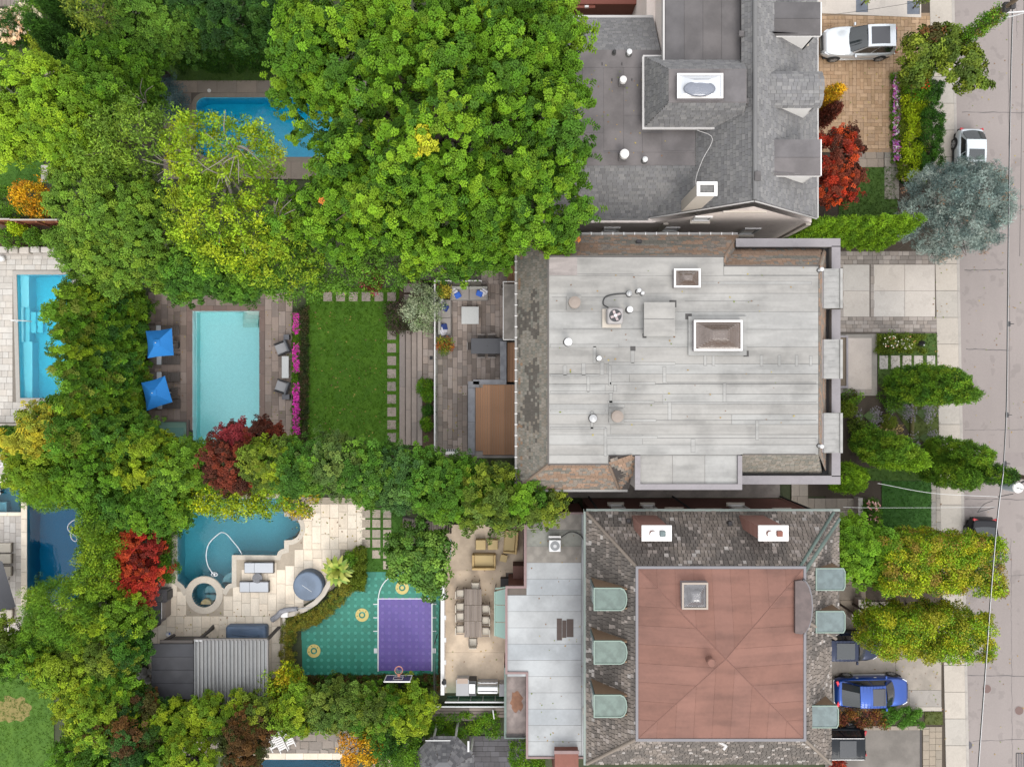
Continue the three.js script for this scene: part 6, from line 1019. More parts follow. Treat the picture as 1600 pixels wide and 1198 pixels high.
tree('fig_tree', 'loose leafy tree hanging over the top corner of the court', 'tree', [[645, 856, 4.6, 38, 36, 1.2], [668, 885, 4.4, 30, 36, 1.1], [630, 880, 4.2, 24, 26, 1], [680, 850, 4.6, 22, 22, 0.9], [676, 915, 4.2, 16, 18, 0.8]], { pal: [[0.09, 0.185, 0.022], [0.12, 0.22, 0.028], [0.065, 0.14, 0.02]], leaf: 'star', bough: 0.42, cover: 1.1, fill: 0.25, jag: 0.55, base: [690, 845] });
{ // the fountain grass / palm by the covered table
  const [x, z] = P(528, 890, 0.8), t = thing('palm_plant', 'arching yellow green palm beside the round covered table', 'palm', [x, 0, z]);
  part(t, 'pot', cyl(x, 0.05, 0.5, z, 0.28, 0.35), MT.terracotta);
  for (let i = 0; i < 60; i++) { const a = i * 2.4, l = rr(0.55, 1.15), hh = rr(0.3, 1.0), pos = [], uv = []; for (let k = 0; k < 5; k++) { const q = (f, sd) => { const r = l * f, y = 0.55 + hh * Math.sin(Math.min(1, f * 1.15) * Math.PI * 0.72), w = 0.15 * Math.sin(Math.PI * Math.min(1, f * 0.85 + 0.12)) + 0.01; return [x + Math.cos(a) * r - Math.sin(a) * w * sd, y, z + Math.sin(a) * r + Math.cos(a) * w * sd]; }; const A = q(k / 5, 1), B = q(k / 5, -1), C = q((k + 1) / 5, -1), D = q((k + 1) / 5, 1); for (const p of [A, B, C, A, C, D]) { pos.push(...p); uv.push(p[0], p[2]); } } part(t, 'frond', geo(pos, uv), [mat([0.2, 0.26, 0.03], { rough: 0.6 }), mat([0.12, 0.2, 0.02], { rough: 0.6 }), mat([0.28, 0.3, 0.05], { rough: 0.6 })][i % 3]); }
}
bush('flower_bush', 'small bush of white and pink flowers beside the palm', 548, 873, 0.6, 9, { pal: PAL.mid, y0: 0.05 });
for (const [q, l] of [[[552, 858, 568, 912], 'bent clipped hedge by the stepping stone grid'], [[535, 905, 568, 922], 'clipped hedge at the inner corner of the court']]) hedge('hedge', l, ...q, 0.05, 0.75, { pal: PAL.boxolive, leaf: 'tuft', bough: 0.2 });
{ // clipped hedge that follows the curved wall
  const t = thing('curved_hedge', 'brownish clipped hedge following the curved white wall beside the court', 'hedge', [X(480), 0, Z(975)]);
  const path = [[452, 1050], [452, 1022], [452, 995], [455, 974], [474, 968], [494, 960], [512, 949], [528, 934], [541, 917]], bl = path.map(([u, v]) => [X(u), 0.36, Z(v), 0.52, 0.4, 0.52]);
  path.forEach(([u, v]) => part(t, 'stem', tube([[X(u), 0, Z(v)], [X(u) + 0.03, 0.3, Z(v)], [X(u), 0.55, Z(v)]], 0.04, 0.015, 5), MT.bark));
  crown(t, bl, { pal: [[0.15, 0.16, 0.02], [0.11, 0.155, 0.02], [0.19, 0.17, 0.02]], leaf: 'tuft', bough: 0.22, cover: 1.5, name: 'foliage', fill: 0.6 });
}

// ---- the south side: hedges and trees under the court and pavilion
tree('golden_tree', 'golden yellow shrub at the corner of the ribbed metal roof', 'tree', [[442, 1066, 2.2, 26, 30, 1.1], [428, 1085, 2, 20, 16, 0.9], [456, 1054, 2.1, 16, 16, 0.8]], { pal: PAL.golden, leaf: 'lace', bough: 0.42, cover: 1.2, jag: 0.6 });
hedge('dark_hedge', 'dark clipped hedge along the foot of the basketball court', 478, 1060, 690, 1078, 0, 0.8, { pal: PAL.darkgreen.concat(PAL.brownred), leaf: 'tuft', bough: 0.25 });
const southRow = [[285, 1122, 3.2, 46, 28, PAL.limegreen, 'yellow green tree below the dark shed roof'], [345, 1112, 3.2, 48, 28, PAL.limegreen, 'yellow green tree under the ribbed metal roof edge'], [400, 1112, 3.2, 30, 26, PAL.olive, 'olive tree at the corner of the ribbed metal roof'], [468, 1108, 3.2, 42, 34, PAL.limegreen, 'fresh green tree beside the golden shrub'], [528, 1102, 3.2, 46, 34, [[0.09, 0.15, 0.02], [0.12, 0.17, 0.022], [0.065, 0.12, 0.018]], 'mottled green tree below the basketball court'], [590, 1106, 3.2, 46, 34, PAL.olive.concat(PAL.mid), 'dull green tree beneath the basketball hoop'], [640, 1108, 3.2, 34, 30, PAL.limegreen, 'green tree next to the wooden side steps']];
southRow.forEach(([u, v, h, ru, rv, pal, l]) => tree('south_tree', l, 'tree', [[u, v, h, ru, rv, 1.6], [u, v + 2, h - 1.4, ru * 0.9, rv * 0.9, 1.3]], { pal, leaf: 'fine', bough: 0.55, cover: 1.45, jag: 0.4 }));
tree('beech_tree', 'dark copper leaved tree above the flagstone patio', 'tree', [[382, 1160, 4, 34, 42, 1.7], [395, 1130, 3.8, 24, 20, 1.3]], { pal: PAL.brownred, leaf: 'fine', bough: 0.5, cover: 1.3 });
tree('beech_tree', 'dark copper leaved tree behind the dark shed', 'tree', [[205, 1130, 4, 52, 48, 2], [225, 1165, 3.8, 40, 36, 1.7]], { pal: PAL.brownred.concat(PAL.dark), leaf: 'fine', bough: 0.55, cover: 1.4 });
tree('orange_shrub', 'orange yellow autumn shrub by the flagstone patio', 'tree', [[562, 1166, 3, 32, 30, 1.2]], { pal: PAL.orange, leaf: 'lace', bough: 0.42, cover: 1.3, jag: 0.5 });
bush('green_bush', 'round green bush beside the orange autumn shrub', 632, 1165, 2.2, 20, { pal: PAL.mid }); bush('green_bush', 'dark bush along the foot of the orange autumn shrub', 605, 1145, 2.4, 26, { pal: PAL.darkgreen });
{ const t = bush('hydrangea_bush', 'hydrangea with cream pink heads at the foot of the round bush', 600, 1190, 1.2, 20, { pal: PAL.mid }); const l = []; for (let i = 0; i < 26; i++) { const a = rr(0, 6.28), r = Math.sqrt(R()) * 0.75; l.push([X(600, 1.2) + Math.cos(a) * r, 1.9 + rr(-0.1, 0.2), Z(1190, 1.2) + Math.sin(a) * r]); } blossoms(t, l, [[0.62, 0.5, 0.36], [0.6, 0.42, 0.34]], 0.12); }
hedge('ivy_hedge', 'glossy green ivy bank below the wooden side steps', 650, 1118, 778, 1150, 0, 1.0, { pal: PAL.ivy, leaf: 'small', bough: 0.3 });
bush('green_bush', 'leafy bush between the dark pavers and the brick stack', 822, 1180, 1.8, 26, { pal: PAL.ivy }); bush('green_bush', 'bush wedged against the octagonal pavilion roof', 652, 1180, 1.6, 14, { pal: PAL.ivy });
for (const [u, v, h, ru, rv, pal, l] of [[300, 1190, 5, 40, 24, PAL.limegreen, 'bright tree at the southern end beyond the copper tree'], [255, 1195, 4.5, 30, 20, PAL.mid, 'low green tree at the southern end by the copper tree'], [160, 1112, 4.4, 54, 50, PAL.limegreen, 'large fresh green tree beside the worn lawn'], [138, 1176, 4.4, 44, 38, PAL.mid, 'green tree at the southern corner of the worn lawn'], [180, 1190, 3.6, 60, 34, PAL.darkgreen, 'dark green tree south of the worn lawn']])
  tree('garden_tree', l, 'tree', [[u, v, h, ru, rv, 2]], { pal, leaf: 'fine', bough: 0.65, cover: 1.5, jag: 0.4 });
for (const [u, v, h, ru, rv, pal, l] of [[114, 1044, 4.4, 54, 38, PAL.limegreen, 'yellow green tree above the worn lawn'], [45, 1022, 4.4, 54, 28, PAL.mid, 'green tree below the cream loungers deck'], [5, 1005, 4.4, 40, 30, PAL.olive, 'olive tree at the end of the lounger deck'], [160, 1020, 3.6, 52, 50, PAL.olive, 'mottled olive tree beside the dark shed'], [165, 1075, 3.6, 50, 40, PAL.mid, 'green tree between the dark shed and the worn lawn'], [180, 960, 3.6, 52, 46, PAL.speckle, 'speckled green tree below the red maple'], [205, 1000, 3.6, 24, 30, PAL.darkgreen, 'dark tree next to the grill counter']])
  tree('garden_tree', l, 'tree', [[u, v, h, ru, rv, 2]], { pal, leaf: 'fine', bough: 0.65, cover: 1.45, jag: 0.4 });
tree('willow_tree', 'feathery weeping conifer overhanging the end of the deep blue pool', 'tree', [[98, 948, 5, 50, 44, 2], [72, 975, 4.4, 34, 28, 1.5], [120, 985, 4.6, 36, 30, 1.5]], { pal: PAL.cedar, leaf: 'needle', bough: 0.55, cover: 1.7, jag: 0.4, m: needleMat });
tree('willow_tree', 'feathery conifer overhanging the hose end of the deep blue pool', 'tree', [[85, 755, 4.5, 52, 38, 2], [60, 740, 4, 32, 26, 1.5]], { pal: PAL.cedarlime.concat(PAL.cedar), leaf: 'needle', bough: 0.55, cover: 1.5, jag: 0.4, m: needleMat });
for (const [v, l] of [[822, 'speckled hedge tree by the hose of the deep blue pool'], [860, 'speckled hedge tree beside the red maple crown'], [900, 'speckled hedge tree between the pool and the red maple foot']]) tree('hedge_tree', l, 'tree', [[157, v, 5, 27, 32, 1.7], [163, v + 2, 3, 27, 32, 1.6]], { pal: PAL.speckle, leaf: 'small', bough: 0.5, cover: 1.4, jag: 0.5 });
for (const [u, v, r, l] of [[6, 678, 11, 'dark clipped ball shrub in the walled bed by the garden chairs, farther from the wall'], [24, 680, 11, 'dark clipped ball shrub touching the yellow tinged tree'], [10, 692, 12, 'low clipped ball shrub in the walled bed beside the table'], [25, 693, 10, 'low clipped ball shrub in the walled bed by its corner']]) bush('ball_shrub', l, u, v, 0.9, r, { pal: PAL.box, leaf: 'tuft', bough: 0.2 });

// ---- front gardens
tree('red_maple', 'crimson maple in front of the grey shingled house', 'tree', [[1306, 250, 5, 30, 48, 1.5], [1300, 295, 4.6, 32, 26, 1.3], [1322, 222, 5, 16, 24, 1], [1322, 268, 4.8, 20, 20, 1, PAL.burgundy]], { pal: PAL.red.concat(PAL.burgundy), leaf: 'fine', bough: 0.42, cover: 0.85, fill: 0.15, jag: 0.8, base: [1318, 262], y0: 0.1 });
bush('orange_bush', 'orange leaved shrub against the wall above the crimson maple', 1289, 158, 2.5, 9, { pal: PAL.orange }); bush('burgundy_bush', 'dark burgundy shrub between the orange shrub and the crimson maple', 1290, 182, 2.2, 8, { pal: PAL.burgundy });
[[1222, 372], [1240, 371], [1259, 370], [1278, 369], [1297, 368.5], [1318, 369], [1340, 370], [1362, 371]].forEach(([u, v], i) => conifer('thuja_tree', 'bright green thuja in the row between the two front yards', 'tree', u, v + 3, 6.2 + rr(-0.4, 0.5), 0.78, { pal: PAL.cedarlime, bough: 0.26, shape: 'cone', jag: 0.35, group: 'thujas between the front yards', y0: 0.07 }));
{ // the big blue spruce by the kerb
  const [x, z] = P(1440, 348), t = thing('blue_spruce', 'large silvery blue spruce overhanging the street', 'tree', [x, 0, z]);
  part(t, 'trunk', tube([[x, -0.1, z], [x + 0.05, 4, z], [x, 7.4, z]], 0.24, 0.04, 8), MT.bark);
  for (let i = 0; i < 26; i++) { const y = 1.2 + i * 0.22, a = i * 2.4, r = Math.min(3.2, (8.4 - y) * 0.62); part(t, 'branch', tube([[x, y, z], [x + Math.cos(a) * r * 0.5, y + 0.12, z + Math.sin(a) * r * 0.5], [x + Math.cos(a) * r, y - 0.1, z + Math.sin(a) * r]], 0.05, 0.012, 5), MT.bark); }
  crown(t, [[x, 3.5, z, 3.15, 2.5, 2.95], [x, 5.5, z, 2.3, 2.1, 2.2]], { pal: PAL.spruce, leaf: 'needle', bough: 0.5, cover: 1.5, jag: 0.7, fill: 0.9, m: needleMat, accent: [[0.34, 0.2, 0.12], 0.02] });
}
conifer('cypress_tree', 'big columnar cypress leaning over the entrance stepping stones', 'tree', 1390, 600, 8.4, 1.08, { pal: PAL.cedar.concat([PAL.cedardark[1]]), y0: 0.07 });
conifer('cypress_tree', 'slim young cypress tucked against the big entrance cypress', 'tree', 1400, 613, 8.9, 0.5, { pal: PAL.cedar, bough: 0.26, y0: 0.07 });
conifer('cypress_tree', 'columnar cypress growing from the lavender bed', 'tree', 1334, 690, 7.5, 0.82, { pal: PAL.cedar, y0: 0.07 });
conifer('cypress_tree', 'second columnar cypress close behind the lavender bed cypress', 'tree', 1345, 702, 7.8, 0.7, { pal: PAL.cedarlime, y0: 0.07 });
conifer('cypress_tree', 'columnar cypress beside the sidewalk, beyond the faded grass strip', 'tree', 1446, 699, 6.9, 0.72, { pal: PAL.cedar, y0: 0.07 });
conifer('cypress_tree', 'columnar cypress at the corner of the deep green front lawn', 'tree', 1436, 730, 6.5, 0.74, { pal: PAL.cedar, y0: 0.07 });
conifer('cypress_tree', 'thin dark cypress tip leaning towards the utility pole', 'tree', 1462, 723, 8.0, 0.52, { pal: PAL.cedardark.concat(PAL.cedar), bough: 0.3, y0: 0.07, cover: 1.7 });
tree('yew_bush', 'bright green rounded yew at the house corner by the stone walk', 'shrub', [[1322, 746, 2.2, 28, 20, 1.6]], { pal: PAL.cedarlime, leaf: 'cedar', bough: 0.35, cover: 1.6, shape: 'round', m: needleMat, limbs: 2, y0: 0.07 });
tree('katsura_tree', 'vivid green leafy tree at the street corner of the slate house', 'tree', [[1352, 862, 4.6, 44, 40, 1.7], [1338, 838, 4.4, 28, 26, 1.3], [1378, 875, 4.4, 28, 36, 1.4]], { pal: [[0.12, 0.25, 0.014], [0.15, 0.29, 0.016], [0.09, 0.2, 0.014]], leaf: 'broad', bough: 0.55, cover: 1.4, base: [1345, 845], y0: 0.07 });
hedge('pleached_hedge', 'tall boxy hornbeam hedge beside the deep green lawn, yellow orange autumn tint', 1391, 848, 1569, 928, 3.4, 7.0, { pal: [...PAL.hornbeam, [0.24, 0.17, 0.03], [0.26, 0.24, 0.02]], leaf: 'small', bough: 0.42, cover: 2.0, stem: 0.09, stemBase: 0, jag: 0.4, fill: 3.5 });
hedge('pleached_hedge', 'tall boxy hornbeam hedge beside the dark blue car, yellow green', 1382, 968, 1552, 1030, 3.4, 7.0, { pal: [...PAL.hornbeam, [0.22, 0.23, 0.016], [0.26, 0.26, 0.018]], leaf: 'small', bough: 0.42, cover: 2.0, stem: 0.09, stemBase: 0, jag: 0.4, fill: 3.5 });
hedge('hedge', 'dark green clipped yew hedge along the sidewalk', 1446, 128, 1474, 260, 0.07, 1.5, { pal: PAL.darkgreen, leaf: 'tuft', bough: 0.28 });
hedge('hedge', 'chartreuse leafy hedge in front of the dark yew hedge', 1418, 154, 1446, 276, 0.07, 1.0, { pal: PAL.chartreuse, leaf: 'small', bough: 0.36, jag: 0.6 });
hedge('hedge', 'olive clipped edging between the flowers and the chartreuse hedge', 1408, 116, 1419, 276, 0.07, 0.6, { pal: PAL.boxolive, leaf: 'tuft', bough: 0.18 });
hedge('hedge', 'reddish brown barberry strip beside the blue car', 1311, 1112, 1384, 1134, 0.1, 0.75, { pal: [[0.18, 0.055, 0.025], [0.13, 0.035, 0.022], [0.24, 0.12, 0.02], [0.09, 0.07, 0.02]], leaf: 'small', bough: 0.28 });
hedge('hedge', 'rounded green boxwood strip at the street end of the barberry', 1384, 1111, 1442, 1135, 0.1, 0.8, { pal: [[0.06, 0.16, 0.014], [0.075, 0.185, 0.016]], leaf: 'tuft', bough: 0.26 });
lawn('grass_verge', 'small worn grass square at the end of the boxwood strip', PX([[1444, 1111], [1472, 1111], [1472, 1131], [1444, 1131]]), 0.12, turf([0.08, 0.1, 0.02]), 50);
bush('red_bush', 'dark red shrub at the foot of the asphalt driveway wall', 1310, 1194, 0.5, 10, { pal: PAL.redorange });
tree('street_tree', 'loose olive tree around the ivy covered utility pole', 'tree', [[1440, 85, 4.4, 32, 34, 1.1], [1500, 100, 5, 34, 24, 1.0], [1520, 128, 4.8, 24, 14, 0.7], [1480, 68, 5, 22, 20, 0.9], [1430, 110, 3.6, 22, 18, 0.9], [1462, 58, 5, 16, 12, 0.6, PAL.brownred]], { pal: PAL.olive, leaf: 'star', bough: 0.4, cover: 1.1, fill: 0.2, jag: 0.7, base: [1440, 118], y0: 0.07 });
for (const [u, v, h] of [[1347, 4, 2.4], [1428, 9, 2.4]]) tree('pit_tree', 'thin young tree standing in a square tree pit', 'tree', [[u + 12, v - 14, h + 1, 9, 8, 0.7]], { pal: PAL.olive, leaf: 'lace', bough: 0.3, cover: 0.7, base: [u, v + 3], trunk: 0.06, group: 'young trees in the tree pits' });
// lavender bed
for (const [u, v, r, l] of [[1325, 638, 13, 'large olive boxwood ball against the house wall'], [1388, 659, 10, 'olive boxwood ball in the middle of the lavender bed']]) bush('boxwood_ball', l, u, v, 0.55, r, { pal: PAL.boxolive, leaf: 'tuft', bough: 0.2, y0: 0.07 });
for (const [u, v, l] of [[1358, 650, 'purple flowering sage clump between the boxwood balls'], [1408, 641, 'small sage clump beside the mossy post'], [1440, 645, 'purple sage clump at the verge next to the entrance cypress'], [1446, 684, 'pale purple sage clump near the sidewalk cypress']]) {
  const [x, z] = P(u - 6, v, 0.3), t = thing('sage_plant', l, 'plant', [x, 0.07, z]), pos = [], uv = [], st = [];
  for (let i = 0; i < 130; i++) { const a = rr(-1.1, 1.1) + (R() < 0.2 ? Math.PI : 0), L = rr(0.5, 1.15), hh = rr(0.4, 0.9), ex = x + Math.cos(a) * L, ez = z + Math.sin(a) * L * 0.75, w = 0.015; pos.push(x, 0.08, z - w, x, 0.08, z + w, ex, hh, ez); uv.push(0, 0, 0, 0, 0, 0); st.push([ex, hh, ez]); if (R() < 0.8) st.push([x + (ex - x) * 0.82, 0.08 + (hh - 0.08) * 0.82, z + (ez - z) * 0.82]); }
  part(t, 'stalks', geo(pos, uv), mat([0.13, 0.2, 0.07], { rough: 0.8, side: THREE.DoubleSide })).userData.kind = 'stuff';
  blossoms(t, st, [[0.2, 0.18, 0.21], [0.25, 0.23, 0.25], [0.16, 0.14, 0.17]], 0.032, 'flower_spikes');
}
bush('rose_bush', 'green leafy shrub between the lavender and the porch', 1395, 625, 0.6, 16, { pal: PAL.mid, y0: 0.07 }); bush('dry_shrub', 'straw coloured dry shrub below the olive ball', 1388, 676, 0.4, 18, { pal: [[0.3, 0.22, 0.09], [0.22, 0.17, 0.08], [0.16, 0.15, 0.05]], leaf: 'lace', y0: 0.07 }); bush('low_shrub', 'grey green leafy shrub along the house by the lavender bed', 1340, 668, 0.5, 14, { pal: PAL.olive, y0: 0.07 }); bush('low_shrub', 'dark green ground shrub under the lavender bed cypress', 1352, 680, 0.5, 18, { pal: PAL.mid, y0: 0.07 }); bush('low_shrub', 'small shrub with seed heads against the house wall by the porch', 1330, 622, 0.45, 12, { pal: PAL.brownred.concat(PAL.mid), y0: 0.07 });
{ const t = single('mossy_post', 'mossy wooden post lying across the lavender bed', 'post', tube([[...[X(1423), 0.2, Z(630)]], [X(1423), 0.22, Z(660)], [X(1423), 0.2, Z(686)]], 0.13, 0.14, 8), mat([0.1, 0.09, 0.03], { rough: 1, map: [T.grit, 0.5] })); }
{ // entrance flower bed
  hedge('box_edging', 'clipped box edging around the white entrance flowers', 1373, 524, 1447, 549, 0.1, 0.42, { pal: PAL.boxolive, leaf: 'tuft', bough: 0.18 });
  for (const [u, v, l] of [[1387, 535, 'white rose bush beside the porch end of the box edging'], [1413, 535, 'white rose bush at the middle of the box edging']]) { const t = bush('rose_bush', l, u, v, 0.55, 12, { pal: PAL.olive, y0: 0.1 }), f = []; for (let i = 0; i < 30; i++) { const a = rr(0, 6.28), r = Math.sqrt(R()) * 0.5; f.push([X(u, 0.5) + Math.cos(a) * r, 0.95 + rr(-0.1, 0.15), Z(v, 0.5) + Math.sin(a) * r * 0.9]); } blossoms(t, f, [[0.75, 0.72, 0.66], [0.7, 0.66, 0.5], [0.6, 0.22, 0.15]], 0.036); }
  const t = thing('garden_lantern', 'black pyramidal garden lantern in the entrance bed', 'lantern', [X(1437), 0.1, Z(536)]); own(t, 'body', new THREE.ConeGeometry(0.3, 0.7, 4).rotateY(0.7).translate(0, 0.35, 0), MT.blackMetal); own(t, 'lens', cbox(0.05, 0.3, 0.16, 0.09, 0.22, 0.06), MT.grayMetal);
  const p = bush('flower_bush', 'pink flowering bush beside the low garden wall', 1361, 800, 0.6, 13, { pal: PAL.mid, oval: 1.7, y0: 0.1 }), f = []; for (let i = 0; i < 46; i++) f.push([X(1361, 0.7) + rr(-0.45, 0.45), 1.05 + rr(-0.1, 0.15), Z(800, 0.7) + rr(-0.8, 0.8)]); blossoms(p, f, [[0.6, 0.28, 0.24], [0.62, 0.4, 0.35], [0.55, 0.2, 0.2]], 0.06);
}
// flower borders
function border(name, label, u0, v0, u1, v1, y, n, colors, pal, size = 0.06, gaps = []) {
  const t = hedge(name, label, u0, v0, u1, v1, y, y + 0.32, { pal, leaf: 'tuft', bough: 0.16, category: 'flower bed', cover: 1.3 }), f = [];
  for (let i = 0; i < n; i++) { const a = R(), v = v0 + (v1 - v0) * R(); if (gaps.some(([p, q]) => v > p && v < q)) continue; f.push([X(u0 + (u1 - u0) * a, y + 0.4), y + 0.36 + rr(-0.05, 0.1), Z(v, y + 0.4)]); }
  blossoms(t, f, colors, size); return t;
}
border('flower_border', 'magenta flower border between the pool paving and the lawn hedge', 457.5, 489, 467.5, 678, 0.03, 900, [[0.6, 0.04, 0.36], [0.7, 0.07, 0.42], [0.5, 0.03, 0.3]], PAL.mid, 0.06, [[521, 536], [582, 598]]);
hedge('lawn_hedge', 'dark low hedge strip between the magenta flowers and the lawn', 468, 483, 478, 690, 0.02, 0.4, { pal: [[0.05, 0.06, 0.018], [0.035, 0.055, 0.016], [0.075, 0.055, 0.025]], leaf: 'tuft', bough: 0.18 });
border('flower_border', 'white and purple flower border along the clay paver driveway', 1396.5, 114, 1408, 250, 0.1, 420, [[0.62, 0.58, 0.55], [0.35, 0.1, 0.36], [0.5, 0.2, 0.45], [0.42, 0.08, 0.25]], PAL.mid, 0.055);
border('flower_border', 'short white flower strip at the end of the chartreuse hedge', 1410, 252, 1418, 282, 0.1, 60, [[0.6, 0.5, 0.4], [0.5, 0.2, 0.25]], PAL.darkgreen, 0.06);
bush('red_flower_bush', 'bush with scarlet flowers at the head of the chartreuse hedge', 1432, 138, 1.2, 14, { pal: PAL.ivy, y0: 0.07, accent: [[0.6, 0.03, 0.02], 0.1] });
// terrace and bed plants
for (const [u, v, r, l] of [[664, 603, 12, 'round clipped boxwood in the bed, next to the stone strip'], [669, 617, 10, 'boxwood ball touching the round clipped boxwood'], [668, 640, 8, 'small dark boxwood between the balls of the bed'], [666, 663, 10, 'round bright boxwood at the tree end of the bed']]) bush('boxwood_ball', l, u, v, 1.45, r, { pal: v === 640 ? PAL.darkgreen : PAL.ivy, leaf: 'tuft', bough: 0.2, y0: 1 });
bush('variegated_shrub', 'pale variegated shrub at the head of the garden steps', 661, 482, 1.9, 24, { pal: PAL.variegated, leaf: 'small', bough: 0.4, oval: 1.65, ry: 1.3, jag: 0.5, y0: 0.3 });
bush('smoke_bush', 'dark brownish purple shrub at the corner of the lawn', 627, 494, 1.1, 25, { pal: [[0.06, 0.045, 0.032], [0.045, 0.036, 0.028], [0.085, 0.055, 0.045], [0.04, 0.05, 0.02]], leaf: 'small', bough: 0.36, ry: 0.9, jag: 0.5 });
bush('red_flower_bush', 'magenta flowering shrub under the arching tree at the lawn end', 580, 440, 1.6, 12, { pal: PAL.burgundy.concat([[0.3, 0.03, 0.08]]) });
for (const [v, l] of [[454, 'red and yellow potted croton at the corner of the grey sofas'], [539, 'red and yellow potted croton at the free end of the grey sofas']]) {
  const [x, z] = P(694, v, 1.9), t = thing('potted_croton', l, 'potted plant', [x, 1.2, z]); part(t, 'pot', cyl(x, 1.21, 1.62, z, 0.27, 0.36, 18), mat([0.09, 0.085, 0.08], { rough: 0.7 }));
  crown(t, [[x, 1.9, z, 0.46, 0.38, 0.46]], { pal: [[0.3, 0.3, 0.02], [0.12, 0.2, 0.02], [0.36, 0.1, 0.02], [0.4, 0.34, 0.04], [0.08, 0.15, 0.02]], leaf: 'small', bough: 0.2, cover: 1.5, name: 'foliage' });
}
// north west corner: hydrangeas, orange shrub
{ const t = bush('hydrangea_bush', 'hydrangea covered in cream pink flower heads by the timber deck', 26, 46, 1.4, 22, { pal: PAL.darkgreen, oval: 1.2 }), f = []; for (let i = 0; i < 70; i++) { const a = rr(0, 6.28), r = Math.sqrt(R()) * 0.95; f.push([X(26, 1.6) + Math.cos(a) * r, 2.3 + rr(-0.3, 0.2), Z(46, 1.6) + Math.sin(a) * r * 1.25]); } blossoms(t, f, [[0.65, 0.48, 0.28], [0.62, 0.38, 0.22], [0.66, 0.55, 0.4]], 0.13);
  const t2 = bush('hydrangea_bush', 'hydrangea with few white heads at the foot of the cedars', 58, 28, 1.3, 20, { pal: PAL.mid, oval: 1.4 }), f2 = []; for (let i = 0; i < 26; i++) f2.push([X(58, 1.5) + rr(-0.8, 0.8), 2.2 + rr(-0.2, 0.2), Z(28, 1.5) + rr(-1.1, 1.1)]); blossoms(t2, f2, [[0.68, 0.6, 0.42]], 0.12); }
bush('golden_bush', 'yellow green mound of leaves beside the small table', 62, 60, 0.9, 18, { pal: [[0.26, 0.32, 0.02], [0.2, 0.27, 0.02]], oval: 1.3 }); bush('golden_bush', 'yellow green bush at the foot of the tall cedar', 108, 88, 1.2, 14, { pal: PAL.chartreuse, oval: 1.4 });
bush('green_bush', 'green bush beside the cream pink hydrangea', 6, 62, 1.2, 16, { pal: PAL.mid, oval: 1.5 });
bush('orange_bush', 'vivid orange shrub beside the small bright lawn', 54, 312, 1.6, 24, { pal: PAL.orange, leaf: 'lace', bough: 0.35, jag: 0.5 }); bush('green_bush', 'white speckled green bush next to the vivid orange shrub', 14, 315, 1.3, 24, { pal: PAL.mid });
for (const [u, v, r, l] of [[15, 372, 14, 'low green shrub above the pale stone wall'], [54, 370, 10, 'small dark shrub above the pale stone wall'], [28, 356, 8, 'small yellow green shrub under the reddish fence'], [86, 372, 12, 'leafy shrub at the covered end of the stone wall']]) bush('low_shrub', l, u, v, 0.8, r, { pal: r === 8 ? PAL.chartreuse : PAL.mid });

// short grass on the lawns, and leaf litter under the trees
for (const [pts, y, c, density, label] of lawns) {
  const xs = pts.map((p) => p[0]), zs = pts.map((p) => p[1]), x0 = Math.min(...xs), x1 = Math.max(...xs), z0 = Math.min(...zs), z1 = Math.max(...zs), n = Math.round((x1 - x0) * (z1 - z0) * density), list = [];
  for (let i = 0; i < n; i++) { const x = rr(x0, x1), z = rr(z0, z1); if (inside(pts, x, z)) list.push([x, z]); }
  const g = spray(9, 0.09, 0.09, 0.22, 0.35, 0.2, 0), im = new THREE.InstancedMesh(g, leafMat, list.length); im.name = numbered('grass'); tag(im, 'short grass blades on the ' + label.split(' ').slice(0, 8).join(' '), 'grass', null, 'stuff');
  list.forEach(([x, z], i) => { qs.setFromAxisAngle(up, rr(0, 6.28)); const k = rr(0.7, 1.3), j = rr(0.62, 1.0), wv = 0.85 + 0.3 * fbm(x * 0.8 + 50, z * 0.8 + 50, 512, 3, 12); mx.compose(V(x, y + 0.02, z), qs, V(k, k, k)); im.setMatrixAt(i, mx); im.setColorAt(i, cc.setRGB(c.r * j * wv * 1.1, c.g * j * wv * 1.05, c.b * j)); });
  scene.add(im);
}

{ // leaves that have blown onto lawns, paving, roofs and road
  const zones = [[prect(480, 455, 603, 690), 0.065, 160], [prect(415, 460, 456, 700), 0.075, 50], [prect(236, 460, 290, 655), 0.075, 60], [prect(450, 795, 560, 850), 0.09, 50], [prect(240, 950, 440, 998), 0.09, 60], [prect(690, 560, 728, 700, 1.2), 1.215, 30], [prect(700, 890, 785, 1050, 1), 1.01, 45], [prect(1510, 20, 1600, 1190), 0.014, 160], [prect(1280, 30, 1440, 230), 0.14, 70], [prect(1320, 1040, 1465, 1100), 0.14, 50], [prect(870, 410, 1270, 700, 10.5), 10.53, 60], [prect(920, 90, 1040, 250, 8.3), 8.31, 50], [prect(830, 810, 910, 1170, 4.5), 4.52, 45], [prect(1456, 20, 1480, 1180), 0.142, 90]], list = [];
  for (const [[x0, z0, x1, z1], y, n] of zones) for (let i = 0; i < n; i++) list.push([rr(x0, x1), y, rr(z0, z1)]);
  const g = spray(1, 0.02, 0.1, 0.7, 0.1, 6, 0.2), im = new THREE.InstancedMesh(g, leafMat, list.length); im.name = 'fallen_leaves'; tag(im, 'small fallen autumn leaves scattered over lawns, paving and roofs', 'leaves', null, 'stuff');
  list.forEach(([x, y, z], i) => { qs.setFromAxisAngle(up, rr(0, 6.28)); const k = rr(0.6, 1.3); mx.compose(V(x, y + 0.02, z), qs, V(k, k, k)); im.setMatrixAt(i, mx); im.setColorAt(i, cc.setRGB(...pick([[0.25, 0.16, 0.05], [0.3, 0.24, 0.06], [0.16, 0.09, 0.05], [0.12, 0.15, 0.03]]))); });
  scene.add(im);
}

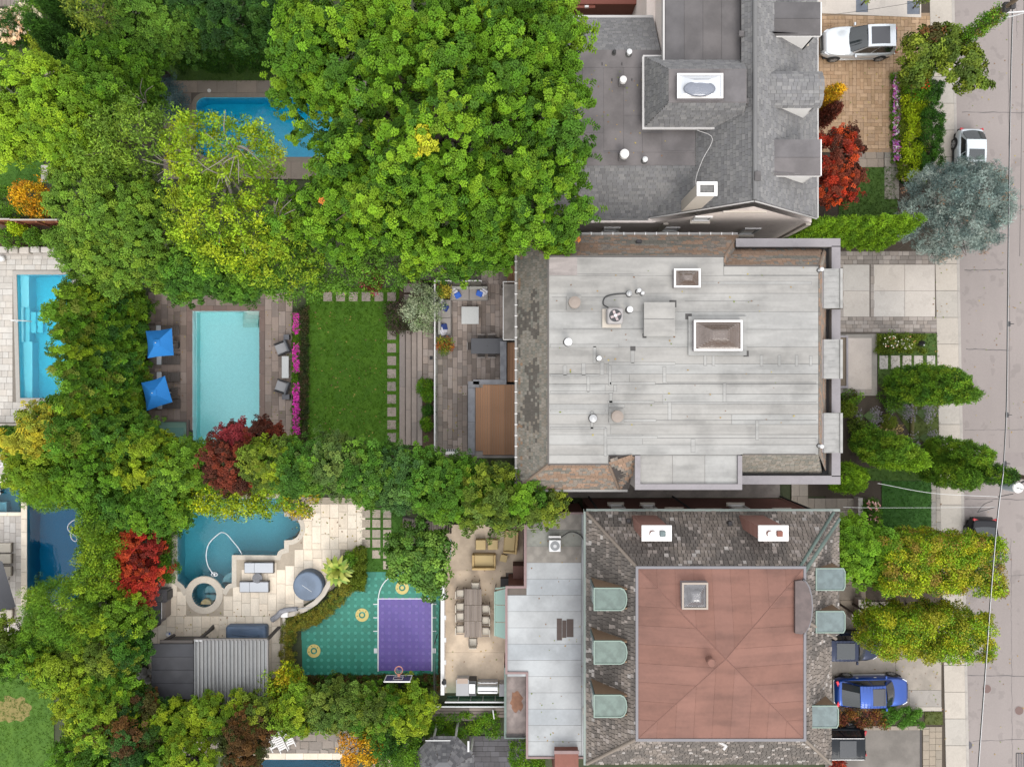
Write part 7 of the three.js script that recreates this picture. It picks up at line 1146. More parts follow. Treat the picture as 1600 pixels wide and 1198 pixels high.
// ---------------------------------------------------------------- basketball court
{
  const poly = PX([[569.6, 892.6], [688, 892.6], [684, 1053.8], [472.5, 1054], [471, 974], [501, 972], [543.5, 922], [569.6, 921]]), c = thing('basketball_court', 'green and purple modular tile basketball court', 'court', [X(590), 0, Z(980)]);
  part(c, 'base', prism(poly, 0, 0.05), MT.courtGreen[2]);
  const s = 0.46, x0 = X(471), z0 = Z(893), pu = [X(591), Z(935), X(675), Z(1047)], O = offs(c), kn = new THREE.CylinderGeometry(0.1, 0.115, 0.012, 12), tl = box(-0.5, 0.5, -0.5, 0.5, -0.5, 0.5);
  const tile = (cx, cz, sx, sz, purple) => { const o = new THREE.Mesh(tl, pick(purple ? MT.courtPurple : MT.courtGreen)); o.name = 'tile'; o.scale.set(sx - 0.006, 0.03, sz - 0.006); o.position.set(cx - O.x, 0.065 - O.y, cz - O.z); c.add(o); };
  const knobs = [[], []];
  for (let j = 0; j < 16; j++) for (let i = 0; i < 21; i++) {
    const ax = x0 + i * s, az = z0 + j * s, bx = ax + s, bz = az + s;
    const inP = (x, z) => x > pu[0] && x < pu[2] && z > pu[1] && z < pu[3];
    if (inside(poly, (ax + bx) / 2, (az + bz) / 2) && inside(poly, ax + 0.02, az + 0.05) && inside(poly, bx - 0.02, bz - 0.02) && inside(poly, ax + 0.02, bz - 0.02)) tile((ax + bx) / 2, (az + bz) / 2, s, s, false);
    if (inside(offsetPoly(poly, -0.05), bx, bz)) knobs[inP(bx, bz) ? 1 : 0].push([bx, bz]);
  }
  for (let j = 0; j < 10; j++) for (let i = 0; i < 8; i++) { const w = (pu[2] - pu[0]) / 8, d = (pu[3] - pu[1]) / 10, o = new THREE.Mesh(tl, MT.courtPurple[(i * 3 + j * 5) % 4]); o.name = 'purple_tile'; o.scale.set(w - 0.006, 0.03, d - 0.006); o.position.set(pu[0] + w * (i + 0.5) - O.x, 0.075 - O.y, pu[1] + d * (j + 0.5) - O.z); c.add(o); }
  knobs.forEach((l, k) => { const im = new THREE.InstancedMesh(kn, k ? MT.purpleKnob : MT.courtKnob, l.length); im.name = 'tile_pattern'; im.userData.kind = 'stuff'; l.forEach(([x, z], i) => { mx.makeTranslation(x - O.x, (k ? 0.094 : 0.084) - O.y, z - O.z); im.setMatrixAt(i, mx); }); c.add(im); });
  const y = 0.101, line = (u0, v0, u1, v1) => part(c, 'painted_line', box(X(u0), X(u1), y - 0.004, y, Z(v0), Z(v1)), MT.paintWhite);
  line(590, 934, 592, 1048); line(674, 934, 676, 1048); line(592.2, 934, 673.8, 935.4);
  for (const v of [942.5, 963.5, 984.5]) { line(583.5, v, 589.8, v + 1.4); line(676.2, v, 682, v + 1.4); } line(584.5, 1012, 591, 1019.5); line(675.5, 1012, 681, 1019.5);
  part(c, 'painted_arc', prism([...arc(X(633), Z(935), 1.83, Math.PI * 1.01, Math.PI * 1.99, 30), ...arc(X(633), Z(935), 1.77, Math.PI * 1.99, Math.PI * 1.01, 30)], y - 0.006, y), MT.paintWhite);
  for (const [u, v] of [[566, 960], [490.7, 1016], [628.6, 917.5]]) {
    const x = X(u), z = Z(v), circ = (r) => arc(x, z, r, 0, Math.PI * 2 * 27 / 28, 27), m = part(c, 'painted_ring', [prism(circ(0.45), y - 0.005, y + 0.002, [circ(0.225)]), prism(circ(0.12), y - 0.005, y + 0.002)], MT.paintYellow);
    const font = [[0.03, 0.11], [0.05, 0.09], [0.035, 0.12], [0.05, 0.1], [0.03, 0.1], [0.045, 0.11]]; // worn, no longer readable stencilled marks round the ring
    font.forEach(([w, l], i) => { const a = Math.PI * (0.72 + i * 0.21); part(m, 'worn_mark', rbox(0, 0, 0, l, 0.004, w, 0.001, 1).rotateY(-a + (i % 2 ? 0.5 : 0)).translate(x + Math.cos(a) * 0.34, y + 0.005, z + Math.sin(a) * 0.34), i % 2 ? MT.paintDark : mat([0.4, 0.16, 0.05], { rough: 0.7 })); });
  }
  const h = thing('basketball_hoop', 'basketball hoop with dark glass backboard at the court end', 'basketball hoop', [X(629), 0, Z(1088)]);
  const bx = X(622, 3.3), bz = Z(1060, 3.3), bw = 0.8;
  part(h, 'post', tube([[X(629), 0, Z(1092)], [X(628.5), 1.8, Z(1090)], [bx, 2.7, bz + 0.6]], 0.09, 0.07, 8), MT.blackMetal);
  part(h, 'support_arm', [bar([bx, 2.6, bz + 0.7], [bx - 0.5, 3.2, bz + 0.06], 0.025), bar([bx, 2.6, bz + 0.7], [bx + 0.5, 3.2, bz + 0.06], 0.025), bar([bx, 2.6, bz + 0.7], [bx - 0.45, 2.95, bz + 0.06], 0.025), bar([bx, 2.6, bz + 0.7], [bx + 0.45, 2.95, bz + 0.06], 0.025)], MT.blackMetal);
  part(h, 'backboard', cbox(bx, 3.3, bz, bw * 2, 0.95, 0.03), mat([0.035, 0.036, 0.06], { rough: 0.25 }));
  part(h, 'frame', [cbox(bx, 3.79, bz, bw * 2 + 0.08, 0.05, 0.07), cbox(bx, 2.81, bz, bw * 2 + 0.08, 0.05, 0.06), cbox(bx - bw - 0.01, 3.3, bz, 0.05, 0.94, 0.06), cbox(bx + bw + 0.01, 3.3, bz, 0.05, 0.94, 0.06)], MT.white);
  part(h, 'target_square', [cbox(bx, 3.5, bz - 0.022, 0.6, 0.04, 0.012), cbox(bx, 3.06, bz - 0.022, 0.6, 0.04, 0.012), cbox(bx - 0.29, 3.28, bz - 0.022, 0.04, 0.4, 0.012), cbox(bx + 0.29, 3.28, bz - 0.022, 0.04, 0.4, 0.012)], MT.white);
  part(h, 'rim', [clean(new THREE.TorusGeometry(0.25, 0.025, 8, 26).rotateX(Math.PI / 2).translate(bx, 3.05, bz - 0.42)), cbox(bx, 3.04, bz - 0.09, 0.16, 0.06, 0.16)], mat([0.52, 0.2, 0.13], { rough: 0.5 }));
  const net = []; for (let i = 0; i < 12; i++) { const a = i / 12 * Math.PI * 2, b = a + 0.5; net.push(bar([bx + Math.cos(a) * 0.24, 3.04, bz - 0.42 + Math.sin(a) * 0.24], [bx + Math.cos(b) * 0.15, 2.65, bz - 0.42 + Math.sin(b) * 0.15], 0.006, 4), bar([bx + Math.cos(a) * 0.24, 3.04, bz - 0.42 + Math.sin(a) * 0.24], [bx + Math.cos(a - 0.5) * 0.15, 2.65, bz - 0.42 + Math.sin(a - 0.5) * 0.15], 0.006, 4)); } part(h, 'net', net, MT.white);
  // curved white wall and fences round the court
  const wpath = [[440, 1052], [441, 1010], [443, 962]], w = thing('curved_wall', 'low white wall curving from the pavilion to the round covered table', 'wall', [X(470), 0, Z(960)]);
  part(w, 'cap', pbox(441, 962, 446, 1048, 0, 0.45), MT.cream); part(w, 'pier', pbox(438.5, 954, 449, 964.5, 0, 0.62), MT.white);
  const aw = [[449, 962], [466, 958], [483, 951], [498, 941], [510, 928], [519, 912], [522, 902]], L2 = aw.map(([u, v]) => P(u, v)), R2 = aw.map(([u, v], i) => P(u - 5 - i * 0.3, v - 6 + i * 0.4)).reverse();
  part(w, 'curved_section', prism([...L2, ...R2], 0, 0.45), MT.cream);
  const f = thing('timber_fence', 'weathered timber slat screen beside the loose leafy tree', 'fence', [X(668, 1), 0, Z(815, 1)]);
  for (let i = 0; i < 22; i++) { const u = 629 + i * 3.5, v = 808 + i * 0.45; part(f, 'slat', pbox(u, v, u + 3, v + 16, 0.9, 1.0), MT.oldWood[i % 5]); } part(f, 'rail', [bar([X(629, 1.1), 1.05, Z(808, 1.1)], [X(706, 1.1), 1.05, Z(818, 1.1)], 0.07, 5)], MT.darkWood);
  for (const u of [631, 668, 704]) part(f, 'post', pbox(u, 812 + (u - 631) * 0.13, u + 3, 815 + (u - 631) * 0.13, 0, 1.0), MT.darkWood);
}
// ---------------------------------------------------------------- the patio of the slate house
{
  const y = 1.0, p = paving('patio', 'tan stamped concrete patio behind the slate house', [X(755, y), 0, Z(955, y)], 'patio');
  const pm = vary([0.46, 0.365, 0.27], 3, 0.03, { rough: 0.85, map: [T.blot, 4] });
  part(p, 'retaining_wall', box(-4.5, 0.84, 0, y - 0.03, 9.4, 20.6), MT.joint);
  [[9.4, 12.4], [12.41, 15.2], [15.21, 17.9], [17.91, 20.6]].forEach(([a, b], i) => part(p, 'slab', box(-4.5, i < 1 ? 0.74 : -0.42, y - 0.03, y, a, b), pm[i % 3]));
  part(p, 'slab', box(-0.41, 0.74, y - 0.03, y - 0.002, 12.41, 12.6), pm[1]);
  const r = thing('patio_rail', 'white patio parapet above the basketball court', 'railing', [X(691, 1.9), 1, Z(980, 1.9)]);
  part(r, 'parapet', box(X(688.5, 1.8), X(694, 1.8), 0.1, 1.8, Z(874, 1.8), Z(1086, 1.8)), MT.white); for (let k = 0; k < 6; k++) part(r, 'bracket', cbox(X(695.5, 1.8), 1.75, Z(895 + k * 35, 1.8), 0.12, 0.06, 0.3), MT.grayMetal);
  part(r, 'upper_rail', [bar([X(704, 2), 2, Z(842, 2)], [X(704, 2), 2, Z(872, 2)], 0.05), bar([X(692, 2), 2, Z(872, 2)], [X(704, 2), 2, Z(872, 2)], 0.05)], MT.grayMetal);
  const nf = thing('court_net_fence', 'dark netting fence frame between the court and the patio', 'fence', [X(684), 0, Z(985)]);
  part(nf, 'frame', [bar([X(683.5), 0.05, Z(905)], [X(683.5), 2.2, Z(905)], 0.03), bar([X(683.5), 2.2, Z(905)], [X(683.5), 2.2, Z(1075)], 0.03), bar([X(683.5), 0.05, Z(1072)], [X(683.5), 2.2, Z(1075)], 0.03), bar([X(683.5), 1.1, Z(905)], [X(683.5), 1.1, Z(1075)], 0.02), bar([X(683.5), 0.05, Z(990)], [X(683.5), 2.2, Z(990)], 0.03)], MT.blackMetal);
  // dining set
  const tb = thing('dining_table', 'long weathered teak dining table on the tan patio', 'table', [X(739, 1.75), y, Z(958, 1.75)]);
  for (let k = 0; k < 3; k++) for (let i = 0; i < 7; i++) part(tb, 'plank', pbox(725.5 + i * 3.9, 920.3 + k * 25.3, 729.1 + i * 3.9, 945 + k * 25.3, 1.71, 1.75), MT.oldWood[(i * 2 + k) % 5]);
  for (const [u, v] of [[728, 924], [750, 924], [728, 992], [750, 992]]) part(tb, 'leg', cyl(X(u, 1.7), y, 1.71, Z(v, 1.7), 0.05), MT.oldWood[1]);
  const chair = (u, v, turn, label, proto) => {
    const c = thing('patio_chair', label, 'chair', [X(u, 1.5), y, Z(v, 1.5)], 'teak dining chairs with cream cushions'); c.rotation.y = turn;
    own(c, 'seat', rbox(0, 0.43, 0, 0.5, 0.06, 0.5, 0.02), MT.oldWood[2]); own(c, 'cushion', rbox(0, 0.49, 0, 0.46, 0.08, 0.46, 0.03), MT.cushionCream); own(c, 'backrest', rbox(-0.27, 0.72, 0, 0.06, 0.5, 0.5, 0.02), MT.cushionCream);
    for (const s of [-1, 1]) { own(c, 'armrest', rbox(0, 0.64, s * 0.27, 0.5, 0.04, 0.05, 0.01), MT.oldWood[1]); own(c, 'leg', cbox(0.22, 0.2, s * 0.26, 0.05, 0.42, 0.05), MT.oldWood[1]); own(c, 'leg', cbox(-0.24, 0.2, s * 0.26, 0.05, 0.42, 0.05), MT.oldWood[1]); }
  };
  const cl = 'teak patio chair with cream cushion at the dining table';
  for (const v of [927, 948, 963, 983]) chair(719, v, 0, cl); for (const v of [951, 969, 986]) chair(759, v, Math.PI, cl); chair(743, 915, -Math.PI / 2, cl); chair(739, 1003, Math.PI / 2, cl);
  // tan seating group
  const seat = (name, label, u, v, w, d, turn) => { const s = thing(name, label, name === 'armchair' ? 'armchair' : 'sofa', [X(u, 1.6), y, Z(v, 1.6)]); s.rotation.y = turn; own(s, 'base', rbox(0, 0.2, 0, w, 0.36, d, 0.05), MT.cushionTan); own(s, 'seat_cushion', rbox(0, 0.43, 0.06, w - 0.26, 0.14, d - 0.2, 0.06), mat([0.381, 0.286, 0.143], { rough: 0.9 })); own(s, 'backrest', rbox(0, 0.5, -d / 2 + 0.06, w, 0.62, 0.16, 0.06), MT.cushionTan); for (const q of [-1, 1]) own(s, 'armrest', rbox(q * (w / 2 - 0.06), 0.42, 0, 0.14, 0.44, d, 0.05), MT.cushionTan); };
  seat('loveseat', 'tan wicker loveseat above the teak dining table', 756, 878, 1.55, 0.95, Math.PI); seat('armchair', 'tan wicker loveseat against the house under the olive tree', 798, 847, 1.5, 0.9, -Math.PI / 2 - 0.08);
  for (const [u, v, l] of [[751, 851, 'tan square ottoman partly under the olive tree'], [770, 851, 'tan square ottoman beside the wall loveseat']]) { const o = thing('ottoman', l, 'ottoman', [X(u, 1.4), y, Z(v, 1.4)]); own(o, 'base', rbox(0, 0.17, 0, 0.68, 0.34, 0.68, 0.05), MT.cushionTan); own(o, 'cushion', rbox(0, 0.39, 0, 0.66, 0.12, 0.66, 0.05), mat([0.381, 0.286, 0.143], { rough: 0.9 })); }
  { const o = thing('side_table', 'small tan wicker side table between the two tan loveseats', 'table', [X(787, 1.4), y, Z(872, 1.4)]); o.rotation.y = -0.25; own(o, 'table_top', rbox(0, 0.42, 0, 0.46, 0.06, 0.46, 0.02), mat([0.381, 0.286, 0.143], { rough: 0.9 })); own(o, 'base', rbox(0, 0.2, 0, 0.38, 0.38, 0.38, 0.03), MT.cushionTan); }
  // outdoor kitchen
  const g = thing('gas_grill', 'stainless steel gas grill in the patio counter', 'grill', [X(762, 1.9), y, Z(1076, 1.9)]);
  const gx = X(762, 2), gz = Z(1077, 2); part(g, 'cabinet', cbox(gx, 1.45, gz, 1.32, 0.86, 0.6), MT.grayMetal); part(g, 'hood', clean(new THREE.CylinderGeometry(0.34, 0.34, 1.28, 22, 1, false, -Math.PI / 2, Math.PI).rotateZ(Math.PI / 2).rotateY(Math.PI).rotateX(0).translate(gx, 1.88, gz)), MT.steel); part(g, 'hood_plate', cbox(gx, 1.9, gz + 0.16, 1.24, 0.5, 0.1), MT.whiteMetal); part(g, 'front_panel', cbox(gx, 1.8, gz - 0.36, 1.3, 0.12, 0.12), MT.grayMetal); part(g, 'handle', bar([gx - 0.55, 2.0, gz - 0.4], [gx + 0.55, 2.0, gz - 0.4], 0.025), MT.steel);
  for (let k = 0; k < 4; k++) part(g, 'knob', cyl(gx - 0.4 + k * 0.27, 1.86, 1.9, gz - 0.37, 0.04), MT.blackMetal);
  const cn = thing('kitchen_counter', 'grey outdoor kitchen counter beside the stainless grill', 'counter', [X(722, 1.9), y, Z(1074, 1.9)]); part(cn, 'cabinet', pbox(713, 1063, 732, 1086, y, 1.84), MT.grayMetal); part(cn, 'worktop', pbox(712.5, 1062, 732.5, 1087, 1.84, 1.9), mat([0.22, 0.22, 0.225], { rough: 0.5 })); part(cn, 'side_shelf', pbox(714, 1060, 731, 1068, 1.9, 1.93), mat([0.25, 0.19, 0.15], { rough: 0.6 })); part(cn, 'worktop', pbox(780, 1069, 792, 1088, 1.84, 1.9), mat([0.2, 0.2, 0.21], { rough: 0.5 })); part(cn, 'cabinet', pbox(780.5, 1070, 791.5, 1087, y, 1.84), MT.grayMetal);
  const sb = thing('side_burner', 'small white lidded side burner next to the grill', 'burner', [X(737.5, 1.9), y, Z(1076, 1.9)]); part(sb, 'cabinet', pbox(732.7, 1064, 744, 1087, y, 1.86), MT.blackMetal); part(sb, 'lid', rbox(X(737.6, 1.95), 1.92, Z(1076, 1.95), 0.4, 0.1, 0.62, 0.03), MT.whiteMetal);
  const gr = thing('glass_rail', 'green tinted glass balustrade behind the grill', 'railing', [X(744, 1.5), y, Z(1092, 1.5)]);
  for (let k = 0; k < 5; k++) { part(gr, 'glass_panel', box(X(697 + k * 19.4, 1.9), X(714.5 + k * 19.4, 1.9), 1.04, 1.9, Z(1096, 1.9), Z(1096, 1.9) + 0.02), MT.glassGreen); part(gr, 'post', cbox(X(715.3 + k * 19.4, 1.9), 1.45, Z(1096, 1.9) + 0.01, 0.05, 0.95, 0.05), MT.grayMetal); }
  part(gr, 'top_rail', box(X(695, 1.95), X(794, 1.95), 1.9, 1.97, Z(1096, 1.95), Z(1098, 1.95)), MT.grayMetal);
  const ws = thing('wooden_steps', 'dark wooden side stairs below the glass balustrade', 'steps', [X(735), 0, Z(1113)]);
  for (let k = 0; k < 7; k++) part(ws, 'board', pbox(673 + (k > 3 ? 60 : 0), 1106 + (k % 4) * 5.2, k > 3 ? 790 : 778 - k * 4, 1110.4 + (k % 4) * 5.2, 0.5, 0.75 + (k > 3 ? 0.1 : 0)), MT.oldWood[k % 5]); part(ws, 'handrail', [bar([X(672, 1.4), 1.3, Z(1105, 1.4)], [X(792, 1.4), 1.3, Z(1105, 1.4)], 0.05), bar([X(770, 1.4), 1.3, Z(1110, 1.4)], [X(772, 1.4), 1.3, Z(1124, 1.4)], 0.04)], MT.whiteMetal);
  const lp = thing('wall_lantern', 'black lantern on the white patio parapet', 'lantern', [X(694, 2), 1.8, Z(1065, 2)]); own(lp, 'body', rbox(0, 0.22, 0, 0.2, 0.3, 0.2, 0.03), MT.blackMetal); own(lp, 'cap', clean(new THREE.ConeGeometry(0.18, 0.16, 6).translate(0, 0.44, 0)), MT.blackMetal); own(lp, 'base', cyl(0, 0, 0.07, 0, 0.12), MT.blackMetal);
  // octagonal pavilion roof and dark pavers in the far south
  const dp = paving('dark_paving', 'dark grey block paving around the octagonal pavilion', [X(775), 0, Z(1180)]); lay(dp, 'paver', [prect(733, 1149, 820, 1230)], 0.06, 0.06, 0.36, [0.36, 0.5, 0.62], 'x', MT.darkPaver);
  const pv = thing('octagonal_pavilion', 'octagonal pavilion with a dark grey shingle roof', 'pavilion', [X(693, 3), 0, Z(1200, 3)]), cx = X(693, 3), cz = Z(1203, 3), oct = Array.from({ length: 8 }, (_, i) => { const a = Math.PI / 8 + i * Math.PI / 4; return [cx + 2.05 * Math.cos(a), 2.5, cz + 2.05 * Math.sin(a)]; });
  for (let i = 0; i < 8; i++) { const a = oct[i], b = oct[(i + 1) % 8], m = Math.PI / 4 * (i + 1); const k = (p) => [cx + (p[0] - cx) * 0.35, 3.3, cz + (p[2] - cz) * 0.35]; slope(pv, [a, b, k(b), k(a)], [Math.cos(m), 1, Math.sin(m)], 0.17, 0.3, [[0.075, 0.074, 0.078], [0.095, 0.093, 0.097], [0.06, 0.059, 0.063], [0.115, 0.113, 0.115]]); part(pv, 'post', cyl(cx + (a[0] - cx) * 0.9, 0, 2.5, cz + (a[2] - cz) * 0.9, 0.08), MT.white); }
  part(pv, 'roof_cap', prism(oct.map((p) => [cx + (p[0] - cx) * 0.35, cz + (p[2] - cz) * 0.35]), 3.25, 3.32), mat([0.1, 0.1, 0.105], { rough: 0.8, map: [T.grit, 0.6] })); part(pv, 'flashing', cbox(X(684, 3), 2.95, Z(1157.5, 3), 1.6, 0.03, 0.06), MT.grayMetal); part(pv, 'flashing', cbox(X(732, 2.5), 2.6, Z(1166, 2.6), 0.12, 0.04, 0.7), MT.grayMetal);
}
// ---------------------------------------------------------------- pavilion, shed and furniture of the travertine deck
{
  const t = thing('pool_pavilion', 'open pool pavilion with a ribbed grey metal roof', 'pavilion', [X(360, 2.8), 0, Z(1050, 2.8)]);
  const y = 2.8, x0 = X(303.5, y), x1 = X(416.5, y), z0 = Z(1000, y), z1 = Z(1100, y), n = 19, w = (x1 - x0) / n;
  part(t, 'roof_deck', box(x0, x1, y - 0.14, y - 0.06, z0, z1), MT.rib[1]);
  for (let i = 0; i < n; i++) { const a = x0 + i * w; const q = [[a + w * 0.02, y - 0.05], [a + w * 0.1, y + 0.09], [a + w * 0.32, y + 0.09], [a + w * 0.42, y - 0.045], [a + w * 0.98, y - 0.05]], g = []; for (let k = 0; k < 4; k++) g.push(face([[q[k][0], q[k][1], z0], [q[k + 1][0], q[k + 1][1], z0], [q[k + 1][0], q[k + 1][1] - 0.02, z1], [q[k][0], q[k][1] - 0.02, z1]], [0, 1, 0])); part(t, 'metal_rib', g, MT.rib[i % 3]); }
  part(t, 'fascia', [box(x0 - 0.03, x1 + 0.04, y - 0.2, y + 0.03, z0 - 0.08, z0), box(x1 + 0.002, x1 + 0.08, y - 0.2, y - 0.02, z0, z1), box(x0, x1, y - 0.2, y + 0.02, z1 + 0.002, z1 + 0.06)], mat([0.13, 0.12, 0.115], { rough: 0.6 }));
  part(t, 'gutter', box(x0, x0 + 0.55, y + 0.03, y + 0.06, z0 - 0.02, z0 + 0.06), MT.grayMetal);
  for (const [px, pz] of [[x0 + 0.1, z0 + 0.1], [x1 - 0.1, z0 + 0.1], [x0 + 0.1, z1 - 0.1], [x1 - 0.1, z1 - 0.1]]) part(t, 'post', cbox(px, (y - 0.2) / 2, pz, 0.16, y - 0.2, 0.16), MT.darkWood);
  part(t, 'beam', [bar([x0 + 0.2, y - 0.12, z0 + 0.1], [X(333, 1.2), 1.2, Z(977, 1.2)], 0.09, 4), bar([x1 - 0.02, y - 0.2, z0 + 0.1], [X(437, 1.2), 1.2, Z(980, 1.2)], 0.09, 4)], MT.darkWood);
  const s = thing('garden_shed', 'low shed with a charcoal felt roof beside the ribbed pavilion', 'shed', [X(270, 2.6), 0, Z(1048, 2.6)]);
  const a0 = X(236, 2.6), a1 = X(302.3, 2.6); [[1006, 1026], [1026.5, 1046.5], [1047, 1067], [1067.5, 1092]].forEach(([a, b], i) => part(s, 'felt_sheet', box(a0, a1, 2.52, 2.6 - (i % 2) * 0.006, Z(a, 2.6), Z(b, 2.6)), MT.shed[i]));
  part(s, 'wall', box(a0 + 0.15, a1 - 0.1, 0, 2.5, Z(1015, 2.6), Z(1088, 2.6)), mat([0.1, 0.09, 0.085], { rough: 0.9 })); part(s, 'beam', [bar([X(252, 2.4), 2.45, Z(1004, 2.4)], [X(272, 1.3), 1.3, Z(992, 1.3)], 0.12, 4), cbox((a0 + a1) / 2 + 0.2, 2.48, Z(1003, 2.5), a1 - a0 - 0.6, 0.1, 0.25)], MT.darkWood);
  const hc = thing('covered_daybed', 'dark blue vinyl covered daybed under the pavilion edge', 'daybed', [X(383, 0.8), 0, Z(990, 0.8)]); part(hc, 'cover', rbox(X(383, 0.8), 0.42, Z(991, 0.8), 2.75, 0.75, 1.1, 0.22, 4), MT.coverDark); part(hc, 'fold', [bar([X(362, 0.8), 0.82, Z(991, 0.8)], [X(401, 0.8), 0.83, Z(994, 0.8)], 0.05), bar([X(401, 0.8), 0.82, Z(996, 0.8)], [X(413, 0.8), 0.7, Z(984, 0.8)], 0.03)], MT.coverDark);
  const rt = thing('covered_table', 'round table under a grey blue weather cover', 'table', [X(480, 0.8), 0, Z(916, 0.8)]); const tx0 = X(480, 0.8), tz0 = Z(916, 0.8);
  part(rt, 'cover', clean(new THREE.LatheGeometry([[0.001, 0.8], [0.5, 0.79], [0.88, 0.77], [0.97, 0.72], [0.99, 0.6], [1.0, 0.3], [1.04, 0.06]].map(([a, b]) => new THREE.Vector2(a, b)), 36).translate(tx0, 0.04, tz0)), MT.coverBlue); part(rt, 'drawstring', [bar([tx0 - 0.35, 0.845, tz0 - 0.1], [tx0 + 0.3, 0.845, tz0 + 0.35], 0.012, 5)], MT.cableWhite); part(rt, 'leg', cyl(tx0, 0.03, 0.7, tz0, 0.08), MT.blackMetal);
  const lounger = (u, v, label) => { const l = thing('cushioned_lounger', label, 'lounger', [X(u, 0.4), 0.07, Z(v, 0.4)]); own(l, 'frame', [cbox(0, 0.2, -0.36, 2.0, 0.06, 0.06), cbox(0, 0.2, 0.36, 2.0, 0.06, 0.06), cbox(0.98, 0.2, 0, 0.06, 0.06, 0.74), cbox(-0.98, 0.2, 0, 0.06, 0.06, 0.74)], MT.darkWood); own(l, 'backrest_cushion', rbox(-0.63, 0.31, 0, 0.66, 0.14, 0.68, 0.05), MT.cushionPale); own(l, 'seat_cushion', rbox(0.33, 0.3, 0, 1.26, 0.13, 0.68, 0.05), MT.cushionPale); for (const a of [-1, 1]) for (const b of [-1, 1]) own(l, 'leg', cbox(a * 0.94, 0.1, b * 0.33, 0.06, 0.2, 0.06), MT.darkWood); own(l, 'armrest', [cbox(0.7, 0.42, -0.42, 0.6, 0.05, 0.08), cbox(-0.7, 0.36, -0.4, 0.5, 0.05, 0.06)], MT.darkWood); };
  lounger(404, 887, 'pale blue cushioned lounger beside the freeform pool edge'); lounger(396.5, 917, 'pale blue cushioned lounger beside the round spa');
  { const o = thing('low_table', 'dark low round table between the pale blue loungers', 'table', [X(402, 0.4), 0.07, Z(903, 0.4)]); own(o, 'table_top', cyl(0, 0.32, 0.38, 0, 0.34, 0.34, 22), mat([0.12, 0.12, 0.13], { rough: 0.5, map: [T.blot, 0.5] })); own(o, 'base', cyl(0, 0, 0.32, 0, 0.2, 0.26, 16), MT.gutterDark); }
  { const o = thing('folded_parasol', 'closed grey parasol lying along the end of the curved wall', 'parasol', [X(444, 0.5), 0.07, Z(958, 0.5)]); const a = [X(424, 0.5), 0.35, Z(969, 0.5)], b = [X(442, 0.5), 0.7, Z(953, 0.5)], c2 = [X(466, 0.5), 0.75, Z(949, 0.5)]; part(o, 'canopy', tube([a, [(a[0] + b[0]) / 2, 0.5, (a[2] + b[2]) / 2 + 0.05], b, c2], 0.2, 0.15, 9, 14), mat([0.24, 0.24, 0.26], { rough: 0.9, map: [T.blot, 0.6], bump: [T.blot, 0.4, 0.06] })); part(o, 'pole', bar(c2, [X(486, 0.5), 0.75, Z(947, 0.5)], 0.03), MT.grayMetal); part(o, 'stand', cyl(X(442, 0.5), 0.07, 0.7, Z(953, 0.5), 0.05), MT.grayMetal); }
  { const o = thing('grill_counter', 'dark stone outdoor kitchen counter with built in grill beside the red maple', 'counter', [X(240, 0.9), 0.05, Z(955, 0.9)]); part(o, 'base', [pbox(231, 940, 250.5, 973, 0.05, 0.86), pbox(238, 922, 259, 941, 0.05, 0.86)], mat([0.14, 0.13, 0.13], { rough: 0.8 })); part(o, 'worktop', [pbox(230, 941, 251, 975, 0.86, 0.93), pbox(236, 921, 260, 940.6, 0.86, 0.93)], mat([0.06, 0.058, 0.062], { rough: 0.35 })); part(o, 'grill', pbox(252.5, 942, 258, 966, 0.1, 0.9), mat([0.2, 0.17, 0.15], { rough: 0.5, metal: 0.4 })); part(o, 'handle', bar([X(252, 0.95), 0.95, Z(941, 0.95)], [X(252, 0.95), 0.95, Z(967, 0.95)], 0.03), MT.steel); part(o, 'sink', cyl(X(249, 0.95), 0.93, 0.945, Z(935, 0.95), 0.2, 0.2, 20), MT.steel); part(o, 'fridge_door', pbox(254, 925, 261, 938, 0.1, 0.9), MT.blackMetal); part(o, 'tap', bar([X(252, 1), 0.93, Z(928, 1)], [X(252, 1), 1.15, Z(931, 1)], 0.02), MT.steel); }
  { const o = thing('kettle_grill_cover', 'long white lid on the side of the stone grill counter', 'lid', [X(228, 0.9), 0.05, Z(960, 0.9)]); part(o, 'lid', rbox(X(228, 0.9), 0.5, Z(960, 0.9), 0.34, 0.8, 1.05, 0.1), mat([0.294, 0.287, 0.287], { rough: 0.5 })); part(o, 'hinge', bar([X(231, 0.9), 0.88, Z(950, 0.9)], [X(231, 0.9), 0.88, Z(970, 0.9)], 0.03), MT.blackMetal); }
  { const o = thing('pool_float_bowl', 'small white bowl with a blue spot on the deck by the shed', 'bowl', [X(261, 0.4), 0.07, Z(992, 0.4)]); own(o, 'bowl', clean(new THREE.LatheGeometry([[0.001, 0.05], [0.12, 0.06], [0.2, 0.16], [0.19, 0.17], [0.11, 0.08], [0.001, 0.07]].map(([a, b]) => new THREE.Vector2(a, b)), 20)), MT.whiteMetal); own(o, 'spot', cyl(0.02, 0.075, 0.085, 0, 0.06, 0.05, 12), MT.pillowBlue); }
